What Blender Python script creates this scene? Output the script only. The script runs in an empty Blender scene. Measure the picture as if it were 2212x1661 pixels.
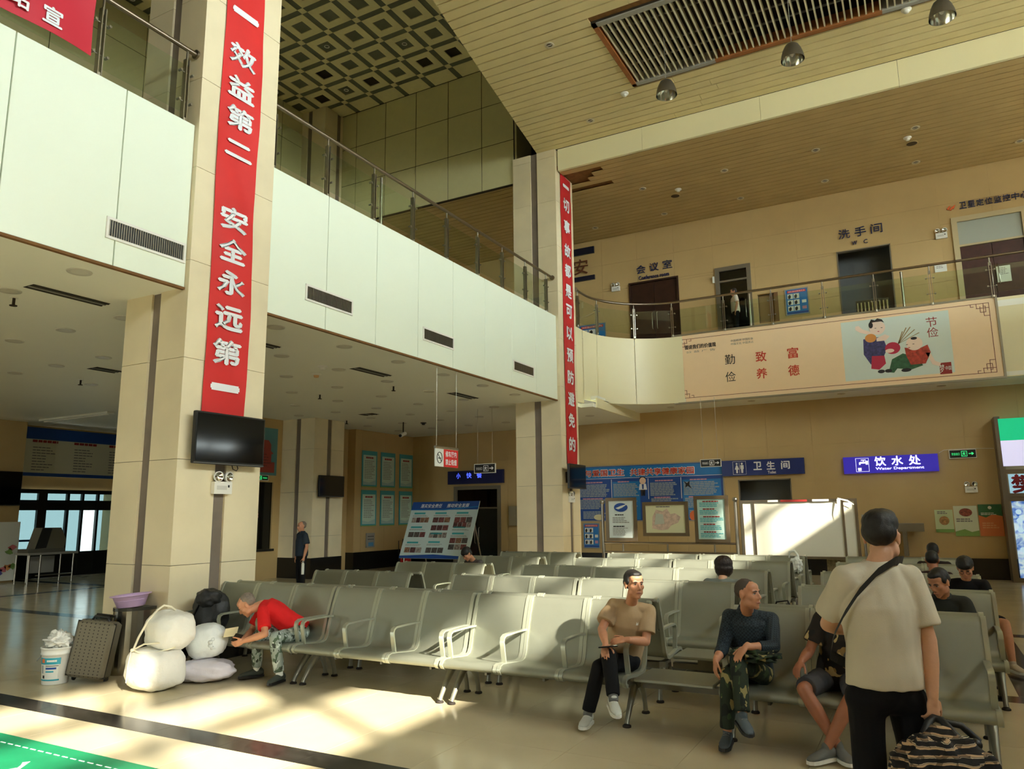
# Waiting hall of a bus station. Units: metres, Z up, X along the seat rows, Y towards the back wall.
import bpy, bmesh, math, random
from mathutils import Vector, Matrix, Euler, noise

SC = bpy.context.scene
COL = SC.collection
R = math.radians

# ------------------------------------------------------------------ camera
CAM_H = 1.70
yaw, pitch, roll = R(28.405), R(9.887), R(-0.660)
fwd = Vector((-math.sin(yaw) * math.cos(pitch), math.cos(yaw) * math.cos(pitch), math.sin(pitch)))
rgt0 = Vector((math.cos(yaw), math.sin(yaw), 0)); up0 = rgt0.cross(fwd)
rgt = math.cos(roll) * rgt0 + math.sin(roll) * up0
upv = -math.sin(roll) * rgt0 + math.cos(roll) * up0
cam_d = bpy.data.cameras.new('camera'); cam = bpy.data.objects.new('camera', cam_d); COL.objects.link(cam)
cam_d.sensor_fit = 'HORIZONTAL'; cam_d.sensor_width = 36.0; cam_d.lens = 36.0 * 1609.03 / 2212.0
cam_d.clip_start = 0.05; cam_d.clip_end = 300
cam.matrix_world = Matrix(((rgt.x, upv.x, -fwd.x, 0), (rgt.y, upv.y, -fwd.y, 0), (rgt.z, upv.z, -fwd.z, CAM_H), (0, 0, 0, 1)))
SC.camera = cam

# ------------------------------------------------------------------ sky, sun, window portals, exposure
SUN_DIR = Vector((-1.0, 0.50, -0.66))          # the way the sunlight travels
world = bpy.data.worlds.new('sky'); SC.world = world; world.use_nodes = True
bg = world.node_tree.nodes['Background']
bg.inputs[0].default_value = (0.88, 1.0, 0.98, 1); bg.inputs[1].default_value = 14.0
sun_d = bpy.data.lights.new('sun', 'SUN'); sun = bpy.data.objects.new('sun', sun_d); COL.objects.link(sun)
sun_d.energy = 13.5; sun_d.color = (1.0, 0.93, 0.76); sun_d.angle = R(0.9)
sun.rotation_euler = SUN_DIR.to_track_quat('-Z', 'Y').to_euler(); sun.location = (30, -15, 25)
WIN_X, WIN_Y0, WIN_Y1 = 9.0, -9.5, 21.5       # the glazed side of the hall, right of the seats


def portal(name, loc, rot, sx, sy):
    d = bpy.data.lights.new(name, 'AREA'); d.shape = 'RECTANGLE'; d.size = sx; d.size_y = sy; d.energy = 1
    d.cycles.is_portal = True
    o = bpy.data.objects.new(name, d); o.location = loc; o.rotation_euler = rot; COL.objects.link(o)


portal('portal_front', (-14.4, -10.5, 1.95), (R(90), 0, 0), 2.3, 3.4)
portal('portal_side', (WIN_X + 0.45, 6.0, 7.7), (0, R(90), 0), 6.9, 31.0)
vs = SC.view_settings
vs.view_transform = 'Standard'; vs.look = 'None'; vs.gamma = 1.0; vs.use_curve_mapping = False; vs.exposure = 0.85
SC.cycles.max_bounces = 10; SC.cycles.diffuse_bounces = 6; SC.cycles.glossy_bounces = 4
SC.cycles.transmission_bounces = 6; SC.cycles.transparent_max_bounces = 12


# ------------------------------------------------------------------ helpers
def lin(c):
    return tuple(((v / 255) / 12.92 if v / 255 <= 0.04045 else ((v / 255 + 0.055) / 1.055) ** 2.4) for v in c)


MATS = {}


def mat(name, rgb, rough=0.6, metal=0.0, var=0.0, vscale=6.0, bump=0.0, bscale=40.0, emit=0.0, spec=0.5, coat=0.0):
    """A principled material with noise-driven tint variation and fine relief. rgb is 0..255."""
    if name in MATS:
        return MATS[name]
    m = bpy.data.materials.new(name); m.use_nodes = True; nt = m.node_tree
    b = nt.nodes['Principled BSDF']; c = lin(rgb)
    b.inputs['Base Color'].default_value = (*c, 1); b.inputs['Roughness'].default_value = rough
    b.inputs['Metallic'].default_value = metal; b.inputs['Specular IOR Level'].default_value = spec
    if coat: b.inputs['Coat Weight'].default_value = coat; b.inputs['Coat Roughness'].default_value = 0.1
    tc = nt.nodes.new('ShaderNodeTexCoord')
    if var:
        n = nt.nodes.new('ShaderNodeTexNoise'); n.inputs['Scale'].default_value = vscale; n.inputs['Detail'].default_value = 5
        nt.links.new(tc.outputs['Object'], n.inputs['Vector'])
        r = nt.nodes.new('ShaderNodeValToRGB'); r.color_ramp.elements[0].position = 0.3; r.color_ramp.elements[1].position = 0.7
        r.color_ramp.elements[0].color = (*[v * (1 - var) for v in c], 1)
        r.color_ramp.elements[1].color = (*[min(1, v * (1 + var)) for v in c], 1)
        nt.links.new(n.outputs['Fac'], r.inputs[0]); nt.links.new(r.outputs[0], b.inputs['Base Color'])
    if bump:
        n2 = nt.nodes.new('ShaderNodeTexNoise'); n2.inputs['Scale'].default_value = bscale; n2.inputs['Detail'].default_value = 4
        nt.links.new(tc.outputs['Object'], n2.inputs['Vector'])
        bp = nt.nodes.new('ShaderNodeBump'); bp.inputs['Strength'].default_value = bump; bp.inputs['Distance'].default_value = 0.02
        nt.links.new(n2.outputs['Fac'], bp.inputs['Height']); nt.links.new(bp.outputs[0], b.inputs['Normal'])
    if emit:
        b.inputs['Emission Color'].default_value = (*c, 1); b.inputs['Emission Strength'].default_value = emit
    MATS[name] = m
    return m


def W(o):
    return (W(o.parent) @ o.matrix_parent_inverse @ o.matrix_basis) if o.parent else o.matrix_basis.copy()


def adopt(o, parent, world=True):
    """Parent o; with world=True its geometry is already in world coordinates."""
    o.parent = parent
    if world: o.matrix_parent_inverse = W(parent).inverted()
    return o


def tag(o, label=None, cat=None, group=None, kind=None):
    if label: o['label'] = label
    if cat: o['category'] = cat
    if group: o['group'] = group
    if kind: o['kind'] = kind
    return o


def empty(name, loc=(0, 0, 0), rz=0.0, label=None, cat=None, group=None, kind=None):
    o = bpy.data.objects.new(name, None); COL.objects.link(o); o.location = loc; o.rotation_euler = (0, 0, rz)
    o.empty_display_size = 0.1
    return tag(o, label, cat, group, kind)


def link(name, me, parent=None, loc=None, world=False, rot=None):
    o = bpy.data.objects.new(name, me); COL.objects.link(o)
    if loc is not None: o.location = loc
    if rot is not None: o.rotation_euler = rot
    if parent is not None: adopt(o, parent, world)
    return o


class MB:
    """Collects simple solids; build() links them as ONE mesh object."""
    def __init__(s): s.v = []; s.f = []; s.mi = []; s.sm = []; s.mats = []

    def _add(s, vs, fs, m=None, smooth=False):
        k = len(s.v); s.v += [tuple(p) for p in vs]; s.f += [tuple(i + k for i in f) for f in fs]
        if m is None: i = 0
        else:
            if m not in s.mats: s.mats.append(m)
            i = s.mats.index(m)
        s.mi += [i] * len(fs); s.sm += [smooth] * len(fs)
        return s

    def box(s, x0, x1, y0, y1, z0, z1, m=None):
        return s._add([(x0, y0, z0), (x1, y0, z0), (x1, y1, z0), (x0, y1, z0), (x0, y0, z1), (x1, y0, z1), (x1, y1, z1), (x0, y1, z1)],
                      [(0, 3, 2, 1), (4, 5, 6, 7), (0, 1, 5, 4), (1, 2, 6, 5), (2, 3, 7, 6), (3, 0, 4, 7)], m)

    def bbox(s, c, d, m=None, bev=0.0):
        """Box by centre and size; bev chamfers its upright and top edges."""
        x, y, z = c; a, b, h = d[0] / 2, d[1] / 2, d[2] / 2
        if not bev: return s.box(x - a, x + a, y - b, y + b, z - h, z + h, m)
        e = bev; ring = [(-a + e, -b), (a - e, -b), (a, -b + e), (a, b - e), (a - e, b), (-a + e, b), (-a, b - e), (-a, -b + e)]
        k = (a - e) / a; j = (b - e) / b
        lv = [(-h, True), (-h + e, False), (h - e, False), (h, True)]; vs = []
        for zz, ins in lv:
            vs += [(x + p[0] * (k if ins else 1), y + p[1] * (j if ins else 1), z + zz) for p in ring]
        fs = [tuple(range(7, -1, -1)), tuple(range(24, 32))]
        for r in range(3):
            for i in range(8): fs.append((r * 8 + i, r * 8 + (i + 1) % 8, r * 8 + 8 + (i + 1) % 8, r * 8 + 8 + i))
        return s._add(vs, fs, m)

    def cyl(s, p0, p1, r0, r1=None, n=12, m=None, cap=True, smooth=True):
        r1 = r0 if r1 is None else r1; p0 = Vector(p0); p1 = Vector(p1); d = (p1 - p0)
        if d.length < 1e-6: return s
        q = d.to_track_quat('Z', 'Y'); vs = []
        for p, r in ((p0, r0), (p1, r1)):
            for i in range(n):
                a = 2 * math.pi * i / n; vs.append(p + q @ Vector((r * math.cos(a), r * math.sin(a), 0)))
        fs = [(i, (i + 1) % n, n + (i + 1) % n, n + i) for i in range(n)]
        s._add(vs, fs, m, smooth)
        if cap: s._add(vs, [tuple(range(n - 1, -1, -1)), tuple(range(n, 2 * n))], m)
        return s

    def tube(s, pts, r, n=8, m=None, closed=False):
        """Round bar along a polyline; r may be a list."""
        pts = [Vector(p) for p in pts]; N = len(pts); rs = r if isinstance(r, (list, tuple)) else [r] * N
        vs = []; ref = None
        for i, p in enumerate(pts):
            a = pts[(i - 1) % N] if (closed or i) else p; b = pts[(i + 1) % N] if (closed or i < N - 1) else p
            t = (b - a).normalized()
            if ref is None: ref = t.orthogonal().normalized()
            ref = (ref - t * ref.dot(t)); ref = ref.normalized() if ref.length > 1e-6 else t.orthogonal().normalized()
            w = t.cross(ref)
            vs += [p + (ref * math.cos(2 * math.pi * k / n) + w * math.sin(2 * math.pi * k / n)) * rs[i] for k in range(n)]
        fs = []
        for i in range(N if closed else N - 1):
            j = (i + 1) % N
            fs += [(i * n + k, i * n + (k + 1) % n, j * n + (k + 1) % n, j * n + k) for k in range(n)]
        s._add(vs, fs, m, True)
        if not closed: s._add(vs, [tuple(range(n - 1, -1, -1)), tuple(range((N - 1) * n, N * n))], m)
        return s

    def lathe(s, prof, n=20, m=None, c=(0, 0, 0), smooth=True):
        """Profile [(r, z)...] turned about the vertical through c."""
        vs = []; P = len(prof)
        for r, z in prof:
            vs += [(c[0] + r * math.cos(2 * math.pi * k / n), c[1] + r * math.sin(2 * math.pi * k / n), c[2] + z) for k in range(n)]
        fs = []
        for i in range(P - 1):
            fs += [(i * n + k, i * n + (k + 1) % n, (i + 1) * n + (k + 1) % n, (i + 1) * n + k) for k in range(n)]
        return s._add(vs, fs, m, smooth)

    def ell(s, c, r, nu=14, nv=9, m=None, rot=None):
        vs = []; c = Vector(c)
        for j in range(nv + 1):
            t = math.pi * j / nv
            for i in range(nu):
                a = 2 * math.pi * i / nu
                p = Vector((r[0] * math.sin(t) * math.cos(a), r[1] * math.sin(t) * math.sin(a), r[2] * math.cos(t)))
                if rot is not None: p = rot @ p
                vs.append(c + p)
        fs = []
        for j in range(nv):
            for i in range(nu):
                a, b = j * nu + i, j * nu + (i + 1) % nu
                if j == 0: fs.append((a, a + nu, b + nu))
                elif j == nv - 1: fs.append((a, a + nu, b))
                else: fs.append((a, a + nu, b + nu, b))
        return s._add(vs, fs, m, True)

    def prism(s, poly, d, m=None):
        """Polygon (3D points, planar) pushed along the vector d."""
        P = [Vector(p) for p in poly]; d = Vector(d); n = len(P)
        nrm = Vector((0, 0, 0))
        for i in range(n): nrm += P[i].cross(P[(i + 1) % n])
        if nrm.dot(d) > 0: P = P[::-1]
        vs = P + [p + d for p in P]
        fs = [tuple(range(n)), tuple(range(2 * n - 1, n - 1, -1))] + [(i, i + n, (i + 1) % n + n, (i + 1) % n) for i in range(n)]
        return s._add(vs, fs, m)

    def grid(s, pts, m=None, smooth=True, flip=False):
        """Sheet from a 2D list of points."""
        a, b = len(pts), len(pts[0]); vs = [p for row in pts for p in row]
        fs = [(i * b + j, i * b + j + 1, (i + 1) * b + j + 1, (i + 1) * b + j) for i in range(a - 1) for j in range(b - 1)]
        if flip: fs = [f[::-1] for f in fs]
        return s._add(vs, fs, m, smooth)

    def mesh(s, name, m=None):
        me = bpy.data.meshes.new(name); me.from_pydata(s.v, [], s.f)
        ms = s.mats if s.mats else ([m] if m else [])
        for q in ms: me.materials.append(q)
        if s.mats: me.polygons.foreach_set('material_index', s.mi)
        me.polygons.foreach_set('use_smooth', s.sm); me.update()
        return me

    def build(s, name, m=None, parent=None, world=False, loc=None):
        return link(name, s.mesh(name, m), parent, loc, world)


def box(name, x0, x1, y0, y1, z0, z1, m, parent=None, world=True):
    return MB().box(x0, x1, y0, y1, z0, z1).build(name, m, parent, world)


def rect_sub(r, h):
    """r minus h, both (u0, u1, v0, v1)."""
    u0, u1, v0, v1 = r; a0, a1, b0, b1 = h
    if a0 >= u1 or a1 <= u0 or b0 >= v1 or b1 <= v0: return [r]
    out = []
    if b0 > v0: out.append((u0, u1, v0, b0))
    if b1 < v1: out.append((u0, u1, b1, v1))
    c0, c1 = max(v0, b0), min(v1, b1)
    if a0 > u0: out.append((u0, a0, c0, c1))
    if a1 < u1: out.append((a1, u1, c0, c1))
    return out


def cut(rects, holes):
    for h in holes: rects = [q for r in rects for q in rect_sub(r, h)]
    return rects


def panelled(name, axis, plane, side, us, vs_, holes, m, pm, label, thick=0.12, pth=0.012, gap=0.004, pname='wall_panel', jit=0.0):
    """A wall with openings: a backing mesh plus one child per cladding panel. axis 'x' or 'y' = the wall's normal; side = +-1."""
    back = MB(); U = (us[0], us[-1], vs_[0], vs_[-1])
    for u0, u1, v0, v1 in cut([U], holes):
        a, b = sorted((plane - side * pth, plane - side * thick))
        (back.box(a, b, u0, u1, v0, v1) if axis == 'x' else back.box(u0, u1, a, b, v0, v1))
    w = back.build(name, m); tag(w, label, None, None, 'structure')
    for i in range(len(us) - 1):
        for j in range(len(vs_) - 1):
            for u0, u1, v0, v1 in cut([(us[i], us[i + 1], vs_[j], vs_[j + 1])], holes):
                if u1 - u0 < 0.03 or v1 - v0 < 0.03: continue
                p = plane + side * (random.random() * jit)
                a, b = sorted((p, plane - side * pth)); g = gap / 2
                if axis == 'x': box(pname, a, b, u0 + g, u1 - g, v0 + g, v1 - g, pm, w)
                else: box(pname, u0 + g, u1 - g, a, b, v0 + g, v1 - g, pm, w)
    return w


def steps(a, b, d, off=0.0):
    """Grid lines from a to b at pitch d (phase off), ends included."""
    out = [a]; k = math.floor((a - off) / d) + 1
    while off + k * d < b - 1e-4:
        if off + k * d > a + 1e-4: out.append(off + k * d)
        k += 1
    return out + [b]


# flat lettering: real meshes cut from the built-in font, fitted to a width and a height
FR = {'x+': (Vector((0, 1, 0)), Vector((0, 0, 1)), Vector((1, 0, 0))), 'y-': (Vector((1, 0, 0)), Vector((0, 0, 1)), Vector((0, -1, 0))),
      'z+': (Vector((1, 0, 0)), Vector((0, 1, 0)), Vector((0, 0, 1)))}
TXT = {}


def text_mesh(s, bold=0.0, res=2):
    key = s
    if key in TXT: return TXT[key]
    cu = bpy.data.curves.new('lettering', 'FONT'); cu.body = s; cu.size = 1.0; cu.resolution_u = res; cu.fill_mode = 'FRONT'
    cu.align_x = 'LEFT'
    o = bpy.data.objects.new('lettering', cu)
    me = bpy.data.meshes.new_from_object(o)
    vs = [v.co.copy() for v in me.vertices]; fs = [tuple(p.vertices) for p in me.polygons]
    bpy.data.objects.remove(o); bpy.data.curves.remove(cu); bpy.data.meshes.remove(me)
    if not vs: vs = [Vector((0, 0, 0)), Vector((1, 0, 0)), Vector((1, 1, 0))]; fs = [(0, 1, 2)]
    x0 = min(v.x for v in vs); x1 = max(v.x for v in vs); y0 = min(v.y for v in vs); y1 = max(v.y for v in vs)
    TXT[key] = (vs, fs, x0, x1, y0, y1)
    return TXT[key]


def text(s, frame, c, w, h, m, parent=None, bold=0.0, depth=0.0, name='lettering', keep=False, world=True, shear=0.0):
    """Lettering s centred at c in the wall frame, stretched to w x h (keep: uniform, fits within)."""
    vs, fs, x0, x1, y0, y1 = text_mesh(s, bold); U, V, N = FR[frame] if isinstance(frame, str) else frame
    sx = w / max(x1 - x0, 1e-3); sy = h / max(y1 - y0, 1e-3)
    if keep: sx = sy = min(sx, sy)
    mx, my = (x0 + x1) / 2, (y0 + y1) / 2; c = Vector(c)
    mb = MB(); b_ = bold * 1.2                    # heavier weight: the same strokes laid again a little aside
    if bold and not depth:
        for du, dv in ((b_, 0), (-b_, 0), (0, b_), (0, -b_)): mb._add([c + U * ((v.x - mx + du) * sx + shear * (v.y - my) * sy) + V * ((v.y - my + dv) * sy) - N * 0.0004 for v in vs], fs)
    P = [c + U * ((v.x - mx) * sx + shear * (v.y - my) * sy) + V * ((v.y - my) * sy) for v in vs]; mb._add(P, fs)
    if depth:
        mb._add([p + N * depth for p in P], fs)
        n = len(P); cnt = {}
        for f in fs:
            for a, b in zip(f, f[1:] + f[:1]): cnt[(a, b)] = 1
        side = [(a, b) for (a, b) in cnt if (b, a) not in cnt]
        vv = P + [p + N * depth for p in P]; mb._add(vv, [(a, b, b + n, a + n) for a, b in side])
    return mb.build(name, m, parent, world)


def flat(name, frame, c, pts, m, parent, off=0.0, world=True, th=0.0015):
    """A flat printed patch: polygon pts [(u, v)...] around c in the wall frame, a hair thick."""
    U, V, N = FR[frame] if isinstance(frame, str) else frame; c = Vector(c)
    P = [c + U * u + V * v + N * off for u, v in pts]
    return MB().prism(P, N * th).build(name, m, parent, world)


def patch(name, frame, c, w, h, m, parent, off=0.0, du=0.0, dv=0.0, th=0.0015):
    return flat(name, frame, c, [(du - w / 2, dv - h / 2), (du + w / 2, dv - h / 2), (du + w / 2, dv + h / 2), (du - w / 2, dv + h / 2)], m, parent, off, True, th)


def oval(w, h, n=20, du=0, dv=0):
    return [(du + w / 2 * math.cos(2 * math.pi * k / n), dv + h / 2 * math.sin(2 * math.pi * k / n)) for k in range(n)]


random.seed(7)
# ------------------------------------------------------------------ materials of the building
M_STONE = mat('beige_stone', (228, 214, 180), 0.42, var=0.06, vscale=1.6, bump=0.03, bscale=60)
M_GROOVE = mat('grey_groove', (122, 110, 98), 0.5, var=0.12, vscale=3)
M_BLACKSTONE = mat('black_granite', (22, 20, 18), 0.25, var=0.3, vscale=30)
M_WALL = mat('tan_wall', (194, 166, 114), 0.6, var=0.05, vscale=1.2, bump=0.03)
M_FACADE = mat('cream_panel', (234, 242, 224), 0.33, var=0.015, vscale=0.7)
M_FACADE2 = mat('cream_panel_yellow', (236, 228, 188), 0.35, var=0.02, vscale=0.7)
M_SOFFIT = mat('white_soffit', (242, 242, 230), 0.5, var=0.02, vscale=0.5)
M_PLANK = mat('ceiling_plank', (222, 206, 156), 0.45, var=0.06, vscale=1.5)
M_PLANKD = mat('ceiling_plank_brown', (190, 164, 114), 0.5, var=0.07, vscale=1.5)
M_VOID = mat('dark_void', (52, 42, 30), 0.9)
M_RUST = mat('rust_joint', (120, 82, 40), 0.8, var=0.2, vscale=9)
M_PANELD = mat('olive_panel', (206, 200, 154), 0.45, var=0.02)
M_COFFER = mat('coffer_tile', (226, 214, 168), 0.6, var=0.04)
M_COFFERD = mat('coffer_band', (98, 98, 82), 0.6, var=0.06)
M_DARK = mat('dark_interior', (44, 42, 38), 0.8, var=0.1)
M_STEEL = mat('brushed_steel', (176, 172, 160), 0.28, 1.0, var=0.06, vscale=20)
M_RAIL = mat('rail_steel', (150, 138, 122), 0.3, 1.0, var=0.05, vscale=12)
M_BLACK = mat('black_plastic', (20, 20, 20), 0.35)
M_WHITE = mat('white_plastic', (232, 230, 222), 0.45)
M_GREYP = mat('grey_plastic', (150, 148, 140), 0.5)
M_FRAME = mat('grey_door_frame', (128, 120, 104), 0.4, 0.3)
M_DARKWOOD = mat('dark_wood_door', (52, 30, 22), 0.4, var=0.25, vscale=5)


def glass_mat(name, tint, refl=0.5):
    m = bpy.data.materials.new(name); m.use_nodes = True; nt = m.node_tree; nt.nodes.clear()
    out = nt.nodes.new('ShaderNodeOutputMaterial'); mix = nt.nodes.new('ShaderNodeMixShader')
    tr = nt.nodes.new('ShaderNodeBsdfTransparent'); tr.inputs[0].default_value = (*tint, 1)
    gl = nt.nodes.new('ShaderNodeBsdfGlossy'); gl.inputs['Roughness'].default_value = 0.02
    fr = nt.nodes.new('ShaderNodeLayerWeight'); pw = nt.nodes.new('ShaderNodeMath'); pw.operation = 'POWER'; pw.inputs[1].default_value = 4.0
    mu = nt.nodes.new('ShaderNodeMath'); mu.operation = 'MULTIPLY_ADD'; mu.inputs[1].default_value = refl; mu.inputs[2].default_value = 0.05
    nt.links.new(fr.outputs['Facing'], pw.inputs[0]); nt.links.new(pw.outputs[0], mu.inputs[0]); nt.links.new(mu.outputs[0], mix.inputs[0])
    nt.links.new(tr.outputs[0], mix.inputs[1]); nt.links.new(gl.outputs[0], mix.inputs[2]); nt.links.new(mix.outputs[0], out.inputs[0])
    MATS[name] = m
    return m


M_GLASS = glass_mat('rail_glass', (0.90, 0.96, 0.90), 0.7)
M_GLASSD = glass_mat('dark_glass', (0.25, 0.27, 0.27), 0.6)


def floor_mat():
    m = bpy.data.materials.new('polished_floor'); m.use_nodes = True; nt = m.node_tree; b = nt.nodes['Principled BSDF']
    tc = nt.nodes.new('ShaderNodeTexCoord'); n = nt.nodes.new('ShaderNodeTexNoise'); n.inputs['Scale'].default_value = 1.3; n.inputs['Detail'].default_value = 8
    nt.links.new(tc.outputs['Object'], n.inputs['Vector'])
    r = nt.nodes.new('ShaderNodeValToRGB'); r.color_ramp.elements[0].position = 0.25; r.color_ramp.elements[1].position = 0.8
    r.color_ramp.elements[0].color = (*lin((200, 187, 154)), 1); r.color_ramp.elements[1].color = (*lin((212, 200, 168)), 1)
    nt.links.new(n.outputs['Fac'], r.inputs[0]); nt.links.new(r.outputs[0], b.inputs['Base Color'])
    n2 = nt.nodes.new('ShaderNodeTexNoise'); n2.inputs['Scale'].default_value = 3.0; nt.links.new(tc.outputs['Object'], n2.inputs['Vector'])
    mr = nt.nodes.new('ShaderNodeMapRange'); mr.inputs[3].default_value = 0.10; mr.inputs[4].default_value = 0.22
    nt.links.new(n2.outputs['Fac'], mr.inputs[0]); nt.links.new(mr.outputs[0], b.inputs['Roughness'])
    b.inputs['Specular IOR Level'].default_value = 0.55
    MATS['polished_floor'] = m
    return m


M_FLOOR = floor_mat()
M_STRIPE = mat('black_floor_stone', (44, 41, 37), 0.16, var=0.35, vscale=14)
M_JOINT = mat('floor_joint', (150, 136, 106), 0.6)

# ------------------------------------------------------------------ floor: bed, tiles near the camera, black bands
floor = box('floor', -24, 9.2, -10.2, 24.4, -0.25, -0.004, M_FLOOR); tag(floor, 'polished beige tiled floor of the waiting hall', None, None, 'structure')
BY = [(4.19, 4.45), (8.28, 8.55), (12.36, 12.62)]            # black bands across the hall
tile = {}
ty = [2.59, 3.39, 4.19, 4.45, 5.24, 6.01, 6.78, 7.55, 8.28]
for j in range(len(ty) - 1):
    y0, y1 = ty[j], ty[j + 1]; band = abs(y0 - 4.19) < 0.01
    for i in range(-15, 3):
        x0 = i * 0.8 - 0.03; key = (j, band)
        if key not in tile:
            tile[key] = MB().box(0.0015, 0.7985, 0.0015, y1 - y0 - 0.0015, -0.02, 0.0).mesh('floor_tile', M_STRIPE if band else M_FLOOR)
        link('band_tile' if band else 'floor_tile', tile[key], floor, (x0, y0, 0))
joint = box('tile_joint', -12.03, 2.37, 2.59, 8.28, -0.003, -0.0025, M_JOINT, floor)
me_band = MB().box(0.002, 0.798, 0, 0.27, -0.003, 0.0).mesh('band_tile', M_STRIPE)
for y0, y1 in BY[1:]:
    for i in range(-29, 11): link('band_tile', me_band, floor, (i * 0.8 - 0.03, y0, 0))
me_band2 = MB().box(0, 0.27, 0.002, 0.798, -0.003, 0.0).mesh('band_tile', M_STRIPE)
for x in (0.62, -18.6):
    for i in range(5 if x > 0 else 17): link('band_tile', me_band2, floor, (x, 8.56 + i * 0.8 + (0 if x > 0 else -8), 0))
# floor outside the tiled part lies level with the tiles
for n_, (a, b, c, d) in enumerate([(-24, -12.03, -10.2, 24.4), (2.37, 9.2, -10.2, 24.4), (-12.03, 2.37, -10.2, 2.59), (-12.03, 2.37, 8.28, 24.4)]):
    box('floor_tile_field', a, b, c, d, -0.02, -0.001, M_FLOOR, floor)

# ------------------------------------------------------------------ columns clad in stone slabs
def column(x0, x1, y0, y1, z1, label, groove=0.17, base=0.56, pitch=1.23):
    t = 0.03; mx, my = (x0 + x1) / 2, (y0 + y1) / 2
    core = MB().box(x0 + t, x1 - t, y0 + t, y1 - t, 0, z1).build('column', M_GROOVE); tag(core, label, None, None, 'structure')
    MB().box(x0 - 0.012, x1 + 0.012, y0 - 0.012, y1 + 0.012, 0, base).build('plinth', M_BLACKSTONE, core)
    zs = [base] + [base + 0.6 + k * pitch for k in range(20) if base + 0.6 + k * pitch < z1 - 0.05] + [z1]
    g = groove / 2; j = 0.003
    for a, b in zip(zs, zs[1:]):
        for s0, s1 in ((x0 + 0.0, mx - g), (mx + g, x1)):
            box('stone_slab', s0, s1, y0, y0 + t, a + j, b - j, M_STONE, core); box('stone_slab', s0, s1, y1 - t, y1, a + j, b - j, M_STONE, core)
        for s0, s1 in ((y0 + t, my - g), (my + g, y1 - t)):
            box('stone_slab', x1 - t, x1, s0, s1, a + j, b - j, M_STONE, core); box('stone_slab', x0, x0 + t, s0, s1, a + j, b - j, M_STONE, core)
    return core


XC, XF = -7.66, -7.73
col1 = column(-8.84, XC, 5.85, 7.12, 14.2, 'tall beige stone column behind the white sacks, with a red banner')
col2 = column(-8.92, XC, 16.68, 17.76, 11.2, 'beige stone column at the far end of the gallery, with a red banner', groove=0.19)
col3 = column(-16.30, -15.05, 15.95, 17.2, 14.2, 'beige stone column behind the old man, with a small screen')

# ------------------------------------------------------------------ gallery: soffits, floors, clad fronts
Z1, Z2 = 4.5, 6.65
sof = MB().box(-24, XF - 0.07, -10.2, 22, Z1, Z1 + 0.1).box(XF - 0.07, -7.45, 18.3, 22, Z1, Z1 + 0.1).build('ceiling', M_SOFFIT)
tag(sof, 'white plaster soffit under the left gallery', None, None, 'structure')
box('floor_upper', -16.2, XF - 0.06, -10.2, 24.2, 6.45, 6.6, M_SOFFIT)['kind'] = 'structure'
AC, AR = (-5.53, 18.25), 2.2
def arc(r, a0, a1, n): return [(AC[0] + r * math.cos(R(a0 + (a1 - a0) * k / n)), AC[1] + r * math.sin(R(a0 + (a1 - a0) * k / n))) for k in range(n + 1)]
poly = [(-7.73, 17.7)] + arc(AR - 0.03, 180, 90, 16) + [(9, 20.47), (9, 24.2), (-7.73, 24.2)]
sofr = MB().prism([(x, y, 6.4) for x, y in poly], (0, 0, 0.15)).build('floor_upper', M_SOFFIT); sofr['kind'] = 'structure'
poly = [(-7.45, 18.6)] + arc(AR - 0.03, 170, 90, 14) + [(9, 20.47), (9, 22), (-7.45, 22)]
o = MB().prism([(x, y, 4.74) for x, y in poly], (0, 0, 0.1)).build('ceiling', M_SOFFIT); tag(o, 'white plaster soffit under the far gallery', None, None, 'structure')
tag(box('trim_1', -7.45, -7.41, 18.5, 22, Z1, 4.76, M_FACADE2), 'pale step between the two soffits', None, None, 'structure')

fac = empty('wall_gallery_left', (XF, 7, Z1), 0, 'cream panelled front of the left gallery', None, None, 'structure')
ys = [-10.2, -8.6, -7.37, -6.14, -4.91, -3.68, -2.46, -1.23, 0.0, 1.23, 2.46, 3.68, 4.91, 5.85]
for run in (ys, [7.12, 8.34, 9.54, 10.74, 11.9, 13.13, 14.32, 15.51, 16.68]):
    for a, b in zip(run, run[1:]):
        MB().bbox((XF - 0.03, (a + b) / 2, (Z1 + Z2) / 2 + 0.0), (0.06, b - a - 0.012, Z2 - Z1), None, 0.004).build('front_panel', M_FACADE, fac, True)
    box('backing', XF - 0.10, XF - 0.062, run[0], run[-1], Z1, Z2 - 0.02, M_VOID, fac)
    box('edge_strip', XF - 0.05, XF + 0.004, run[0], run[-1], Z1 - 0.03, Z1 - 0.001, M_RUST, fac)
fac2 = empty('wall_gallery_back', (-2, 20.45, 4.74), 0, 'cream panelled front of the far gallery with its rounded corner', None, None, 'structure')
def curved(a0, a1, z0, z1, name, m, parent, r0=AR, th=0.05, n=8):
    o_, i_ = arc(r0, a0, a1, n), arc(r0 - th, a0, a1, n); mb = MB()
    mb.grid([[(x, y, z0) for x, y in o_], [(x, y, z1) for x, y in o_]]); mb.grid([[(x, y, z0) for x, y in i_], [(x, y, z1) for x, y in i_]], flip=True)
    mb.grid([[(x, y, z1) for x, y in o_], [(x, y, z1) for x, y in i_]], smooth=False); mb.grid([[(x, y, z0) for x, y in o_], [(x, y, z0) for x, y in i_]], smooth=False, flip=True)
    return mb.build(name, m, parent, True)
MB().box(-7.73, -7.68, 17.76, 18.24, 4.6, 6.62).build('front_panel', M_FACADE2, fac2, True)
for a0, a1 in ((179.6, 160.6), (160.2, 126.6), (126.2, 90.3)): curved(a0, a1, 4.72, 6.62, 'front_panel', M_FACADE2, fac2)
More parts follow.
